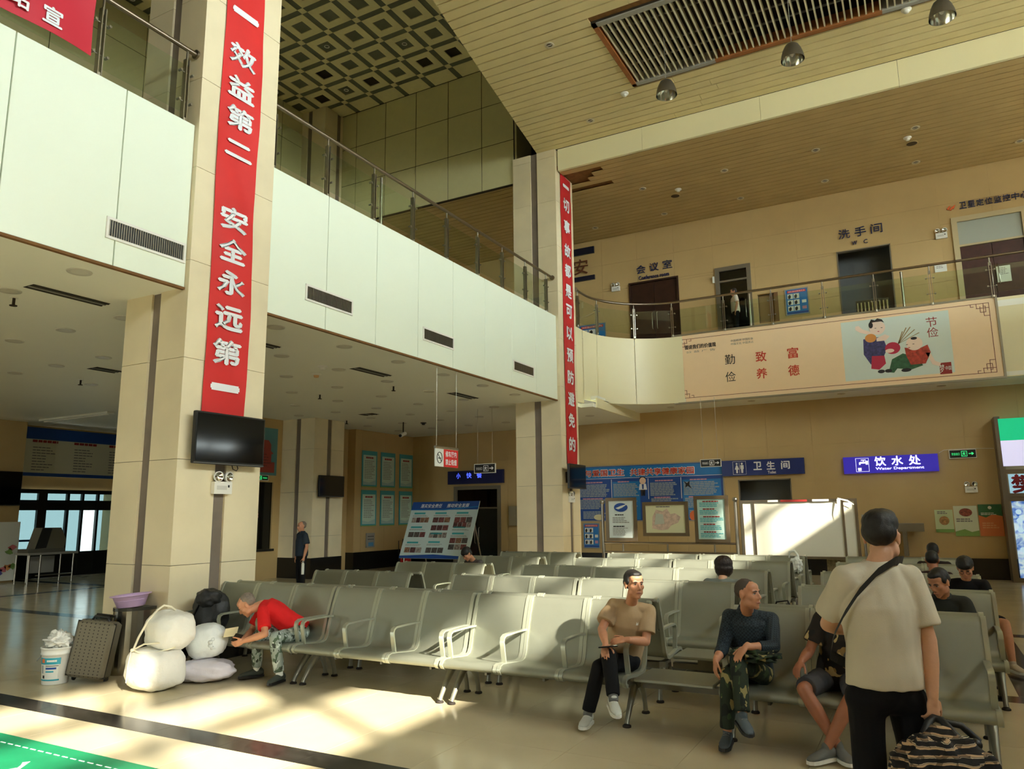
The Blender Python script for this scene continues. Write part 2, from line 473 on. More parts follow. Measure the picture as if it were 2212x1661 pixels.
for a, b in zip([-5.52, -3.1, -0.7, 1.99, 3.6, 5.4, 7.2, 9.0], [-3.1, -0.7, 1.99, 3.6, 5.4, 7.2, 9.0]):
    box('front_panel', a + 0.004, b - 0.004, 20.45, 20.5, 4.72, 6.62, M_FACADE2, fac2)

# ------------------------------------------------------------------ ceilings
edge = [(-5.6, 0.0), (-6.55, 6.0), (-7.18, 10.33), (-7.45, 12.0), (-7.72, 13.7), (-7.93, 15.0), (-8.2, 16.75)]
def edge_x(y):
    for (x0, y0), (x1, y1) in zip(edge, edge[1:]):
        if y0 <= y <= y1: return x0 + (x1 - x0) * (y - y0) / (y1 - y0)
    return edge[0][0] if y < 0 else edge[-1][0]
GX0, GX1, GY0, GY1 = -4.86, 4.6, 12.43, 14.90           # the louvred opening
cb = MB()
rows = [-10.2, 0, 6, 10.33, 12, 12.43, 13.7, 14.9, 15, 16.75]
for a, b in zip(rows, rows[1:]):
    xs = [(edge_x(a), edge_x(b), 9.0, 9.0)] if not (a >= GY0 - 0.01 and b <= GY1 + 0.01) else [(edge_x(a), edge_x(b), GX0, GX0), (GX1, GX1, 9.0, 9.0)]
    for p, q, r_, s_ in xs: cb.prism([(p, a, 11.235), (q, b, 11.235), (s_, b, 11.235), (r_, a, 11.235)], (0, 0, 0.08))
ceil = cb.build('ceiling', M_RUST); tag(ceil, 'cream plank ceiling high above the seats', None, None, 'structure')
y = 6.0; k = 0
while y < 16.7:
    y1 = min(y + 0.25, 16.75); g = 0.016
    segs = [(None, 9.0)]
    if y1 > GY0 and y < GY1: segs = [(None, GX0), (GX1, 9.0)]
    for a, b in segs:
        splits = [a]; 
        if b - (edge_x(y) if a is None else a) > 6: splits += [random.choice((-4.4, -4.0, -3.2)) + (k % 3) * 0.35 if b > -3 else -5.6]
        splits.append(b)
        for p, q in zip(splits, splits[1:]):
            pa, pb = (edge_x(y + g), edge_x(y1 - g)) if p is None else (p + 0.004, p + 0.004)
            qa = q - 0.004; dz = random.uniform(-0.004, 0.004)
            MB().prism([(pa, y + g, 11.2 + dz), (pb, y1 - g, 11.2 + dz), (qa, y1 - g, 11.2 + dz), (qa, y + g, 11.2 + dz)], (0, 0, 0.03)).build('ceiling_plank', M_PLANK, ceil, True)
    y = y1; k += 1
gal = MB().box(-16.2, 9, 16.8, 24.2, 10.66, 10.76).build('ceiling', M_RUST); tag(gal, 'brown plank ceiling over the far gallery', None, None, 'structure')
y = 16.86; k = 0
while y < 22:
    y1 = min(y + 0.23, 22.0)
    for p, q in ((-16.2, -8.95), (-8.95 if y > 17.76 else -7.62, 9.0)):
        if p > -9 and k in (1, 2, 3, 5): p = (-6.55, -6.9, -7.1, 0, -6.6)[k - 1]
        dz = random.uniform(-0.003, 0.003)
        box('ceiling_plank', p, q, y + 0.013, y1 - 0.013, 10.6 + dz, 10.625 + dz, M_PLANKD, gal)
    y = y1; k += 1
bm = empty('trim_2', (0, 16.9, 10.6), 0, 'cream beam between the high ceiling and the gallery ceiling', None, None, 'structure')
for a, b in zip([-7.62, -5.3, -2.45, 0.4, 3.2, 6.0, 9.0], [-5.3, -2.45, 0.4, 3.2, 6.0, 9.0]):
    box('beam_panel', a + 0.003, b - 0.003, 16.76, 16.84, 10.6, 11.2, M_FACADE2, bm)
panelled('wall_bulkhead', 'y', 16.75, -1, [-16.2, -15.63, -14.49, -13.35, -12.21, -11.07, -9.94, -8.92], [10.54, 11.84, 13.05, 14.22], [], M_VOID, M_PANELD,
         'olive panelled bulkhead above the gallery', gap=0.022)
panelled('wall_upper_left', 'x', -16.0, 1, steps(-10.2, 22, 1.14, 0.3), [6.6, 8.1, 9.6, 10.54, 11.84, 13.05, 14.22], [], M_VOID, M_PANELD, 'olive panelled wall behind the left gallery', gap=0.02)
box('wall_upper_edge', -8.95, -8.86, 16.8, 17.7, 10.6, 14.2, M_PANELD)['kind'] = 'structure'
# coffered ceiling over the left gallery: tiles, bands, little blocks where the bands cross, sunk squares
cof = box('ceiling', -16.2, -4.0, -10.2, 16.75, 14.27, 14.4, M_VOID); tag(cof, 'coffered ceiling with dark bands over the left gallery', None, None, 'structure')
cx_ = [-16.33 + 0.9475 * i for i in range(12)]; cy_ = [16.1 - 0.94 * j for j in range(10)] ; hw = 0.085
m_sq = MB().box(-0.19, 0.19, -0.19, 0.19, 0, 0.02).mesh('coffer_square', M_COFFERD)
m_sqd = MB().box(-0.19, 0.19, -0.19, 0.19, 0.05, 0.07).mesh('coffer_square', M_BLACK)
P_ = 0.9475 / 2 - hw; Q_ = 0.47 - hw
ringm = MB()
for r_ in cut([(-P_, P_, -Q_, Q_)], [(-0.19, 0.19, -0.19, 0.19)]): ringm.box(r_[0], r_[1], r_[2], r_[3], 0, 0.03)
ringm = ringm.mesh('coffer_tile', M_COFFER)
m_bx = MB().box(-P_, P_, -hw, hw, 0, 0.02).mesh('coffer_band', M_COFFERD); m_by = MB().box(-hw, hw, -Q_, Q_, 0, 0.02).mesh('coffer_band', M_COFFERD)
m_nd = MB().box(-hw * 1.0, hw * 1.0, -hw, hw, -0.004, 0.02).mesh('coffer_block', M_COFFER)
m_rg = MB().lathe([(0.07, 0), (0.075, -0.012), (0.055, -0.015), (0.05, 0)], 14).mesh('ring', M_WHITE)
dark_cells = {(6, 0), (5, 0), (3, 0), (2, 1), (1, 0)}
for i, xx in enumerate(cx_):
    for j, yy in enumerate(cy_):
        link('coffer_block', m_nd, cof, (xx, yy, 14.215)); link('coffer_band', m_bx, cof, (xx + 0.47375, yy, 14.22)); link('coffer_band', m_by, cof, (xx, yy - 0.47, 14.22))
        link('coffer_tile', ringm, cof, (xx + 0.47375, yy - 0.47, 14.21)); c_ = (xx + 0.47375, yy - 0.47, 14.235)
        link('coffer_square', m_sqd if (i, j) in dark_cells else m_sq, cof, c_)
        if (i + 2 * j) % 5 == 2: link('ring', m_rg, cof, c_)
m_e = MB().box(-P_, P_, -0.27, 0.27, 0, 0.02).mesh('coffer_tile', M_COFFER); m_eb = MB().box(-hw, hw, -0.27, 0.27, 0, 0.02).mesh('coffer_band', M_COFFERD)
for xx in cx_: link('coffer_tile', m_e, cof, (xx + 0.47375, 16.46, 14.215)); link('coffer_band', m_eb, cof, (xx, 16.46, 14.22))

# ------------------------------------------------------------------ walls
wl_holes = [(-14.1, -12.49, 0, 2.55), (-4.57, -3.13, 0, 2.6)]
panelled('wall_back', 'y', 22.0, -1, steps(-16.2, 9, 1.2, -0.1), [0.5, 1.5, 2.5, 3.5, 4.84], wl_holes, M_WALL, M_WALL, 'tan tiled wall at the back of the hall', gap=0.004)
wu_holes = [(-7.54, -6.04, 6.4, 8.88), (-4.74, -3.94, 6.4, 8.84), (-3.68, -3.11, 7.1, 7.97), (-1.47, -0.11, 6.4, 8.87), (1.49, 2.9, 6.4, 9.15)]
panelled('wall_back_upper', 'y', 22.0, -1, steps(-16.2, 9, 1.2, -0.1), [6.4, 7.6, 8.8, 9.7, 10.66], wu_holes, M_WALL, M_WALL, 'tan wall with doors on the upper gallery', gap=0.004)
for a, b in ((-16.0, -14.3), (-12.3, -4.75), (-2.95, 9)):
    box('baseboard_back', a, b, 21.96, 22.02, 0, 0.5, M_BLACKSTONE)['kind'] = 'structure'
# closed rooms behind the doors
o = MB().box(-16.2, 9, 24.2, 24.4, 0, 11).box(-16.2, 9, 22.12, 24.3, 4.5, 4.6).box(-16.2, 9, 22.12, 24.3, 10.7, 10.8).box(-16.4, -16.2, 22, 24.4, 0, 11).box(9, 9.2, 22, 24.4, 0, 11).build('wall_rear_rooms', mat('rear_room', (120, 112, 98), 0.7))
o['kind'] = 'structure'
panelled('wall_left', 'x', -16.0, 1, steps(18.85, 22, 1.2, 0), [0.56, 1.5, 2.5, 3.5, Z1], [], M_WALL, M_WALL, 'tan wall with six green posters', thick=0.9)
for a in ((-16.9, -15.97, 18.83, 22.0),): box('baseboard_left', *a, 0, 0.56, M_BLACKSTONE)['kind'] = 'structure'
# outer shell: far left exit hall, wall behind the camera, glazed right side with piers
o = MB().box(-24, -23.1, -10.2, 12.28, 0, Z1).box(-24, -23.1, 15.6, 24.4, 0, Z1).box(-24, -23.3, 12.2, 15.7, 2.55, Z1).box(-23.2, -16.9, 22, 22.3, 0, Z1).build('wall_far_left', M_WALL); o['kind'] = 'structure'
o = MB()
for r_ in cut([(-24, 9.3, 0, 14.4)], [(-15.5, -13.3, 0.3, 3.6)]): o.box(r_[0], r_[1], -10.4, -10.2, r_[2], r_[3])  # opening added out of view to brighten the left soffit
o = o.build('wall_front', M_WALL); o['kind'] = 'structure'
o = MB().box(-24, -6, -17, -10.4, 4.2, 4.4).build('added_sunshade', M_SOFFIT); o['kind'] = 'structure'  # unseen slab added to keep direct sun out of the front opening
o = MB().box(-16.4, 9.6, -10.4, 24.4, 14.4, 14.6).build('roof', M_VOID); o['kind'] = 'structure'
o = MB().box(8.99, 9.3, -10.2, 24.4, 11.15, 14.4).box(-16.4, -16.15, -10.2, 24.4, 6.5, 14.4).box(-16.4, 9.3, 24.2, 24.4, 10.7, 14.4).box(9, 9.3, -10.2, 24.4, 0, 4.3).box(9, 9.3, -10.2, 3.4, 4.2, 8.2).box(9.0, 9.3, 11.2, 24.4, 8.2, 11.2).box(9.1, 9.25, -1.9, 1.4, 9.5, 11.2).box(9.1, 9.25, -3.0, -1.9, 10.15, 11.2).build('wall_right', M_WALL)  # includes unseen blank panels added over panes to shape the sun patches
o['kind'] = 'structure'
win = MB()
for yy in (-9.9, -6.4, 3.4, 9.0, 15.5, 21.6): win.box(9.0, 9.45, yy - 0.4, yy + 0.4, 4.3, 11.15)
for yy in steps(-10, 21.5, 1.65, 0.05)[1:-1]: win.box(9.1, 9.2, yy - 0.05, yy + 0.05, 4.3, 11.15)
for zz in (4.35, 6.0, 7.6, 8.5, 9.5, 10.3, 11.1): win.box(9.08, 9.22, -10, 22, zz - 0.06, zz + 0.06)
o = win.build('window_1', M_FRAME); o['kind'] = 'structure'
o = MB().box(6.1, 9.0, -10.2, 20.4, 4.5, 6.6).build('added_shade_slab', M_SOFFIT); o['kind'] = 'structure'      # unseen slab added on the glazed side to darken the right-hand seats
# unseen slab added below the upper lights to keep sun off the lower panes
o = MB().box(9.3, 16.0, -12, 24, 8.1, 8.44).build('added_sunshade', M_SOFFIT); o['kind'] = 'structure'
tag(MB().box(9.3, 60, -60, 60, -0.5, -0.3).box(-60, 60, -60, -10.5, -0.5, -0.3).build('ground', mat('forecourt', (150, 146, 138), 0.8)), None, None, None, 'structure')
# ------------------------------------------------------------------ railings of the galleries
def blade_post(mb, p, n, h, t=0.0):
    """A flat two-blade steel post at p, n = horizontal normal towards the hall, h = height."""
    n = Vector(n); a = Vector((-n.y, n.x, 0)); p = Vector(p)
    for k in (-0.022, 0.022):
        c = p + a * k
        P = [c - a * 0.006 - n * 0.035, c + a * 0.006 - n * 0.035, c + a * 0.006 + n * 0.035, c - a * 0.006 + n * 0.035]
        mb.prism(P, (0, 0, h * 0.88))
    mb.cyl(p + Vector((0, 0, h * 0.80)), p + Vector((0, 0, h)), 0.016, n=8); mb.cyl(p, p + Vector((0, 0, 0.05)), 0.04, n=10)


def railing(label, path, posts, panes, z0, bright=(), ends=(True, True), hr=0.032, zr=1.01):
    """path: handrail points (x, y); posts: (x, y, nx, ny); panes: pairs of (x, y)."""
    x, y = path[0]; t = empty('railing', (x, y, z0), 0, label, 'railing')
    pts = [(a, b, z0 + zr) for a, b in path]; h = MB().tube(pts, hr, 12)
    hand = h.build('handrail', M_RAIL, t, True)
    for k in (0, -1):
        if ends[k]:
            a, b = Vector(pts[k]), Vector(pts[1 if k == 0 else -2]); d = (a - b).normalized()
            MB().cyl(a, a + d * 0.025, 0.062, n=16).build('end_flange', M_RAIL, hand, True)
    for (px, py, nx, ny) in posts:
        mb = MB(); blade_post(mb, (px, py, z0), (nx, ny, 0), zr - 0.03); po = mb.build('post', M_STEEL, t, True)
        n = Vector((nx, ny, 0)); a = Vector((-ny, nx, 0))
        for zz in (0.28, 0.68):
            for s_ in (-1, 1):
                c = Vector((px, py, z0 + zz)) + a * 0.085 * s_
                MB().cyl(c - n * 0.03, c + n * 0.03, 0.017, n=10).box(c.x - 0.006, c.x + 0.006, c.y - 0.006, c.y + 0.006, c.z - 0.006, c.z + 0.006).cyl(c - a * 0.085 * s_, c, 0.006, n=6).build('glass_clip', M_STEEL, po, True)
    for (px, py) in bright:
        MB().cyl((px, py, z0), (px, py, z0 + zr - 0.04), 0.03, n=14).build('round_post', M_STEEL, t, True)
    for (a, b) in panes:
        a = Vector((*a, 0)); b = Vector((*b, 0)); d = (b - a).normalized(); n = Vector((-d.y, d.x, 0)) * 0.005
        P = [a + d * 0.05 - n, b - d * 0.05 - n, b - d * 0.05 + n, a + d * 0.05 + n]
        MB().prism([(q.x, q.y, z0 + 0.12) for q in P], (0, 0, 0.66)).build('glass_pane', M_GLASS, t, True)
    return t


xr = XF - 0.06
pl = [7.22, 8.34, 9.49, 10.62, 11.75, 12.94, 14.0, 15.12, 16.25]
railing('steel and glass railing between the two bannered columns', [(xr, 7.14), (xr, 16.62)], [(xr, q, 1, 0) for q in pl], [((xr, a), (xr, b)) for a, b in zip(pl, pl[1:])], Z2, [(xr - 0.12, 9.84), (xr - 0.12, 13.1)])
pl = [-2.2, -1.05, 0.1, 1.22, 2.34, 3.46, 4.58, 5.71]
railing('steel and glass railing with a red cloth tied to it', [(xr, -3.0), (xr, 5.82)], [(xr, q, 1, 0) for q in pl], [((xr, a), (xr, b)) for a, b in zip(pl, pl[1:])], Z2)
ca = [(AC[0] + (AR - 0.08) * math.cos(R(a)), AC[1] + (AR - 0.08) * math.sin(R(a))) for a in range(180, 89, -5)]
yr2 = AC[1] + AR - 0.08
pa = [(-7.65, 17.9, -1, 0)] + [(AC[0] + (AR - 0.08) * math.cos(R(a)), AC[1] + (AR - 0.08) * math.sin(R(a)), math.cos(R(a)), math.sin(R(a))) for a in (160.4, 126.4, 97)]
pb = [(q, yr2, 0, -1) for q in (-4.33, -3.06, -1.77, -0.56, 0.68, 1.94, 3.2, 4.5, 5.8, 7.1, 8.4)]
panes = [((a[0], a[1]), (b[0], b[1])) for a, b in zip(pa[:1] + pa[1:] + pb, pa[1:] + pb)]
# bend the glass round the corner: split the wide panes along the arc
pn = []
for a, b in panes:
    pn.append((a, b))
railing('steel and glass railing curving along the far gallery', [(-7.65, 17.8)] + ca + [(8.9, yr2)], pa + pb, pn, 6.62, [(-3.64, yr2 + 0.1), (0.07, yr2 + 0.1)], (True, False))

# ------------------------------------------------------------------ rows of steel benches
M_SEAT = mat('grey_perforated_steel', (146, 149, 134), 0.40, 0.6, var=0.03, vscale=3, bump=0.25, bscale=420)
M_RIB = mat('grey_cast_frame', (170, 173, 156), 0.33, 0.5)
M_LEG = mat('cast_leg', (140, 139, 126), 0.35, 0.5, var=0.08, vscale=9)
M_BEAM = mat('bench_beam', (112, 108, 94), 0.45, 0.4)
M_RUBBER = mat('rubber_foot', (42, 34, 28), 0.8)
PROF = [(0.03, 0.325), (0.0, 0.335), (-0.02, 0.36), (-0.005, 0.388), (0.035, 0.398), (0.12, 0.394), (0.28, 0.376), (0.40, 0.368), (0.455, 0.385), (0.485, 0.43),
        (0.51, 0.52), (0.545, 0.64), (0.585, 0.76), (0.625, 0.86), (0.645, 0.90), (0.665, 0.918), (0.69, 0.912), (0.70, 0.895)]
SW, SL = 0.605, 3


def off_prof(d):
    out = []
    for i, (a, b) in enumerate(PROF):
        p = Vector(PROF[max(i - 1, 0)]); q = Vector(PROF[min(i + 1, len(PROF) - 1)]); t = (q - p).normalized(); out.append((a + t.y * -d * -1 if 0 else a - t.y * d, b + t.x * d))
    return out


def sheet(x0, x1, d0, d1):
    a, b = off_prof(d0), off_prof(d1); mb = MB()
    mb.grid([[(x0, y, z) for y, z in a], [(x1, y, z) for y, z in a]], flip=True); mb.grid([[(x0, y, z) for y, z in b], [(x1, y, z) for y, z in b]])
    for x, fl in ((x0, True), (x1, False)): mb.grid([[(x, y, z) for y, z in a], [(x, y, z) for y, z in b]], smooth=False, flip=not fl)
    for k in (0, -1): mb.grid([[(x0, *a[k]), (x1, *a[k])], [(x0, *b[k]), (x1, *b[k])]], smooth=False)
    return mb


me_seat = sheet(-SW / 2 + 0.034, SW / 2 - 0.034, -0.006, 0.004).mesh('seat_shell', M_SEAT)
me_rib = sheet(-0.017, 0.017, -0.018, 0.012).mesh('side_frame', M_RIB)
def arm_mesh():
    pts = [(0.12, 0.40), (0.10, 0.50), (0.085, 0.58), (0.095, 0.615), (0.13, 0.632), (0.3, 0.636), (0.45, 0.634), (0.56, 0.628)]
    mb = MB(); w, t = 0.021, 0.009; L = []
    for i, (a, b) in enumerate(pts):
        p = Vector(pts[max(i - 1, 0)]); q = Vector(pts[min(i + 1, len(pts) - 1)]); d = (q - p).normalized(); L.append(((a - d.y * t, b + d.x * t), (a + d.y * t, b - d.x * t)))
    mb.grid([[(-w, *l[0]) for l in L], [(w, *l[0]) for l in L]]); mb.grid([[(-w, *l[1]) for l in L], [(w, *l[1]) for l in L]], flip=True)
    for x, f in ((-w, True), (w, False)): mb.grid([[(x, *l[0]) for l in L], [(x, *l[1]) for l in L]], smooth=False, flip=f)
    return mb.mesh('armrest', M_RIB)
me_arm = arm_mesh()
def leg_mesh():
    mb = MB()
    def limb(pts, w):
        mb.tube(pts, w, 8)
    limb([(0, 0.40, 0.30), (0, 0.30, 0.26), (0, 0.20, 0.16), (0, 0.115, 0.05), (0, 0.10, 0.02)], [0.034, 0.036, 0.027, 0.021, 0.024])
    limb([(0, 0.36, 0.30), (0, 0.46, 0.26), (0, 0.53, 0.18), (0, 0.565, 0.09), (0, 0.575, 0.02)], [0.034, 0.034, 0.026, 0.021, 0.023])
    mb.box(-0.03, 0.03, 0.30, 0.47, 0.27, 0.335)
    return mb.mesh('leg', M_LEG)
me_leg = leg_mesh()
me_foot = MB().lathe([(0.0, 0.0), (0.036, 0.0), (0.036, 0.012), (0.022, 0.022), (0, 0.022)], 12).mesh('foot_pad', M_RUBBER)
me_brk = MB().box(-0.02, 0.02, 0.28, 0.36, 0.25, 0.37).build  # placeholder for bracket shape, built per bench below
me_brk = MB().box(-0.018, 0.018, 0.27, 0.42, 0.335, 0.37).box(-0.012, 0.012, 0.30, 0.38, 0.235, 0.34).mesh('seat_bracket', M_BEAM)


def bench(label, x0, x1, y0, facing=-1, group='rows of grey steel benches'):
    """Three-seat bench from x0 to x1 whose front roll is at y0; facing -1 looks to the camera side."""
    L = x1 - x0; sc = L / (3 * SW); rz = 0 if facing < 0 else math.pi
    t = empty('bench', ((x0 + x1) / 2, y0, 0), rz, label, 'bench', group); t.scale = (sc, 1, 1)
    for k in range(3):
        xx = (k - 1) * SW; s_ = link('seat', me_seat, t, (xx, 0, 0))
        for e in (-1, 1): link('side_frame', me_rib, s_, (e * (SW / 2 - 0.019), 0, 0))
        link('seat_bracket', me_brk, t, (xx, 0, 0))
    for k in range(4): link('armrest', me_arm, t, ((k - 1.5) * SW + (0.035 if k == 0 else -0.035 if k == 3 else 0), 0, 0))
    b = MB().box(-1.5 * SW + 0.02, 1.5 * SW - 0.02, 0.30, 0.38, 0.26, 0.31).mesh('beam', M_BEAM) if 'beam' not in BE else BE['beam']
    BE['beam'] = b; link('beam', b, t)
    for e in (-1, 1):
        l = link('leg', me_leg, t, (e * (1.5 * SW - 0.055), 0, 0))
        for yy in (0.10, 0.575): link('foot_pad', me_foot, l, (0, yy, 0))
    return t


BE = {}
ROW_Y = [5.95, 7.86, 9.83, 11.78, 13.43]
ordn = ['front', 'second', 'third', 'fourth', 'rearmost']
blocks0 = [(-7.63, -5.83, 'beside the bannered column'), (-5.81, -4.01, 'next to the man in red'), (-3.99, -2.2, 'under the man in beige'), (-1.47, 0.335, 'under the man in camouflage trousers')]
blocks = [(-7.93, -6.2, 'in the leftmost block'), (-5.52, -3.74, 'in the second block from the left'), (-3.71, -1.87, 'in the third block from the left'), (-1.22, 0.53, 'in the rightmost block')]
for r_, y0 in enumerate(ROW_Y):
    for (a, b, w) in (blocks0 if r_ == 0 else blocks):
        bench(f'grey steel bench {w}, {ordn[r_]} row, facing the viewer', a, b, y0)
        bench(f'grey steel bench {w}, {ordn[r_]} row, facing the back wall', a, b, y0 + 1.56, 1)


def seat_table(label, x0, x1, y0, facing):
    rz = 0 if facing < 0 else math.pi
    t = empty('side_table', ((x0 + x1) / 2, y0, 0), rz, label, 'table', 'flat side tables between benches'); w = (x1 - x0) / 2
    MB().bbox((0, 0.24, 0.385), (2 * w, 0.46, 0.026), None, 0.006).build('table_top', M_SEAT, t)
    MB().box(-w - 0.03, w + 0.03, 0.30, 0.38, 0.27, 0.32).box(-0.1, 0.1, 0.26, 0.42, 0.32, 0.373).build('beam', M_BEAM, t)


seat_table('flat grey side table beside the man in beige', -2.15, -1.52, 5.95, -1)
seat_table('flat grey side table behind the one beside the man in beige', -2.15, -1.52, 7.51, 1)
seat_table('flat grey side table carrying a black bag, second row', -1.83, -1.26, 9.42, 1)
# ------------------------------------------------------------------ doors and openings
M_BLUE = mat('sign_blue', (26, 46, 116), 0.35); M_BLUELIT = mat('lit_sign_blue', (52, 40, 170), 0.4, emit=0.35); M_TXTW = mat('white_lettering', (236, 236, 240), 0.5)
M_TXTLIT = mat('lit_white', (235, 235, 255), 0.5, emit=0.55); M_NAVY = mat('navy_letters', (24, 36, 84), 0.4); M_RED = mat('banner_red', (214, 40, 40), 0.55, var=0.06, vscale=2)
M_TXTK = mat('black_print', (28, 24, 26), 0.6); M_TXTR = mat('red_print', (206, 62, 40), 0.6); M_TXTG = mat('grey_print', (128, 124, 120), 0.6)
M_PAPER = mat('white_paper', (228, 230, 222), 0.6); M_GREEN = mat('exit_green', (60, 220, 130), 0.5, emit=0.5); M_TEAL = mat('teal_print', (64, 168, 176), 0.6)
M_CEIL = mat('pendant_grey', (130, 122, 108), 0.35, 0.8); M_REFL = mat('lamp_reflector', (225, 225, 220), 0.12, 1.0); M_SKIN0 = mat('print_skin', (238, 206, 182), 0.6)


def strips(frame, c, w, h, n, m, parent, fill=0.5, seed=1, off=0.0, short=0.35, name='print_lines', ind=0.0):
    """Rows of illegible small print as flat bars, one mesh."""
    rr = random.Random(seed); U, V, N = FR[frame] if isinstance(frame, str) else frame; c = Vector(c) + N * off; mb = MB(); ph = h / n
    for k in range(n):
        v = h / 2 - (k + 0.5) * ph; L = w * (rr.uniform(1 - short, 1.0)); u = -w / 2 + (ind if k == 0 else 0); end = -w / 2 + L
        while u < end:
            l = min(rr.uniform(0.05, 0.14) * w + ph * 0.6, end - u)
            if l > ph * 0.2:
                P = [c + U * (u) + V * (v - ph * fill / 2), c + U * (u + l) + V * (v - ph * fill / 2), c + U * (u + l) + V * (v + ph * fill / 2), c + U * u + V * (v + ph * fill / 2)]
                mb._add(P, [(0, 1, 2, 3)])
            u += l + ph * 0.22
    return tag(mb.build(name, m, parent, True), kind='stuff')


def framed(parent, frame, c, w, h, fw, d, m, name='frame_bar'):
    """Four bars round a w x h panel."""
    for (a, b, du, dv) in ((w + 2 * fw, fw, 0, h / 2 + fw / 2), (w + 2 * fw, fw, 0, -h / 2 - fw / 2), (fw, h, -w / 2 - fw / 2, 0), (fw, h, w / 2 + fw / 2, 0)):
        patch(name, frame, c, a, b, m, parent, 0, du, dv, d)


def door(name, label, x0, x1, z0, z1, fw, leaf, trans=None, leaves=2, depth=0.06, glass=None, frame_m=M_FRAME):
    cx, cz = (x0 + x1) / 2, (z0 + z1) / 2; y = 22.0
    t = empty(name, (cx, y, z0), 0, label, None, None, 'structure')
    for a in (((x0 - fw, x0, z0, z1 + fw)), ((x1, x1 + fw, z0, z1 + fw)), ((x0, x1, z1, z1 + fw))): box('door_frame', a[0], a[1], y - 0.05, y + 0.1, a[2], a[3], frame_m, t)
    top = z1
    if trans: box('transom_bar', x0, x1, y - 0.02, y + 0.08, trans - 0.05, trans, frame_m, t); box('transom_pane', x0, x1, y + 0.02, y + 0.03, trans, z1, glass or M_GLASSD, t); top = trans - 0.05
    wv = (x1 - x0) / leaves
    for k in range(leaves):
        a, b = x0 + k * wv + 0.006, x0 + (k + 1) * wv - 0.006
        l = box('door_leaf', a, b, y + 0.02, y + depth, z0, top - 0.01, leaf, t)
        hx = b - 0.07 if k == 0 else a + 0.07
        MB().tube([(hx, y + 0.0, z0 + 0.75), (hx, y - 0.05, z0 + 0.78), (hx, y - 0.05, z0 + 1.25), (hx, y, z0 + 1.28)], 0.013, 8).build('door_handle', M_STEEL, l, True)
    return t


door('door_1', 'dark glass door under the snack bar sign', -14.1, -12.49, 0, 2.55, 0.12, mat('dark_door_glass', (36, 40, 36), 0.1), 1.95, glass=M_GLASSD)
door('door_2', 'brown double door of the conference room', -7.54, -6.04, 6.6, 8.88, 0.05, M_DARKWOOD, frame_m=M_DARKWOOD)
door('door_3', 'narrow grey-framed doorway on the upper gallery', -4.74, -3.94, 6.6, 8.84, 0.12, M_GLASSD, 8.55, 1)
door('door_4', 'brown door of the monitoring centre', 1.49, 2.9, 6.6, 9.15, 0.13, mat('red_brown_door', (66, 34, 28), 0.4, var=0.2), 8.52, glass=mat('pale_transom', (170, 176, 166), 0.3), frame_m=mat('cream_door_frame', (196, 180, 140), 0.45))
for nm, lb, x0, x1, z0, z1 in (('door_5', 'open doorway of the upper washroom', -1.47, -0.11, 6.6, 8.87), ('door_6', 'open doorway of the ground floor toilets', -4.57, -3.13, 0, 2.6)):
    t = empty(nm, ((x0 + x1) / 2, 22, z0), 0, lb, None, None, 'structure')
    for a in ((x0, x0 + 0.03, z0, z1), (x1 - 0.03, x1, z0, z1), (x0, x1, z1 - 0.03, z1)): box('door_frame', a[0], a[1], 21.99, 22.13, a[2], a[3], M_FRAME, t)
    box('screen_wall', x0 - 0.5, x1 + 0.5, 22.9, 22.95, z0, z1 + 0.3, mat('grey_screen', (104, 108, 108), 0.5), t)
# lattice screen seen in the washroom doorway
t = empty('lattice_screen', (-0.65, 21.75, 6.6), 0, 'low pale lattice screen in the washroom doorway', 'screen')
for k in range(9): box('slat', -1.05 + k * 0.09, -1.02 + k * 0.09, 21.73, 21.77, 6.62, 7.25, mat('pale_slat', (190, 176, 130), 0.5), t)
box('back_board', -1.08, -0.28, 21.78, 21.8, 6.6, 7.32, mat('screen_back', (84, 76, 56), 0.6), t)
t = empty('wall_niche', (-3.4, 22, 7.1), 0, None, None, None, 'structure'); box('niche_back', -3.68, -3.11, 22.2, 22.22, 7.1, 7.97, mat('niche', (150, 120, 76), 0.6), t); box('niche_side', -3.22, -3.11, 22.0, 22.2, 7.1, 7.97, mat('niche2', (126, 92, 56), 0.6), t)

# ------------------------------------------------------------------ raised lettering on the upper wall
def letters(label, items, loc, cat='lettering', m=M_NAVY):
    t = empty('wall_lettering', loc, 0, label, cat)
    for s_, x, z, w, h, b in items: text(s_, 'y-', (x, 21.985, z), w, h, m, t, b, 0.03, 'letter')
    return t
letters('navy raised lettering 会议室 Conference room above the brown door', [('会', -7.17, 9.33, .3, .27, .02), ('议', -6.74, 9.345, .3, .27, .02), ('室', -6.31, 9.36, .3, .27, .02), ('Conference room', -6.76, 9.05, 0.98, 0.13, .015)], (-6.8, 21.99, 9))
letters('navy raised lettering 洗手间 WC above the washroom doorway', [('洗', -1.22, 9.35, .29, .27, .02), ('手', -0.81, 9.35, .29, .27, .02), ('间', -0.40, 9.36, .29, .27, .02), ('W', -0.98, 9.04, .13, .11, .015), ('C', -0.70, 9.04, .10, .11, .015)], (-0.8, 21.99, 9))
t = letters('navy raised lettering 卫星定位监控中心 above the cream-framed door', [(c_, 1.67 + k * 0.193, 9.58, .165, .18, .02) for k, c_ in enumerate('卫星定位监控中心')], (2.3, 21.99, 9.4))
lg = mat('orange_logo', (226, 106, 52), 0.5)
for k in range(3): flat('logo_mark', 'y-', (1.40 + (k - 1) * 0.055, 21.98, 9.58 - (k % 2) * 0.03), [(-0.05, -0.04), (0.0, -0.06), (0.05, 0.05), (0.01, 0.03)], lg, t, 0, True, 0.02)
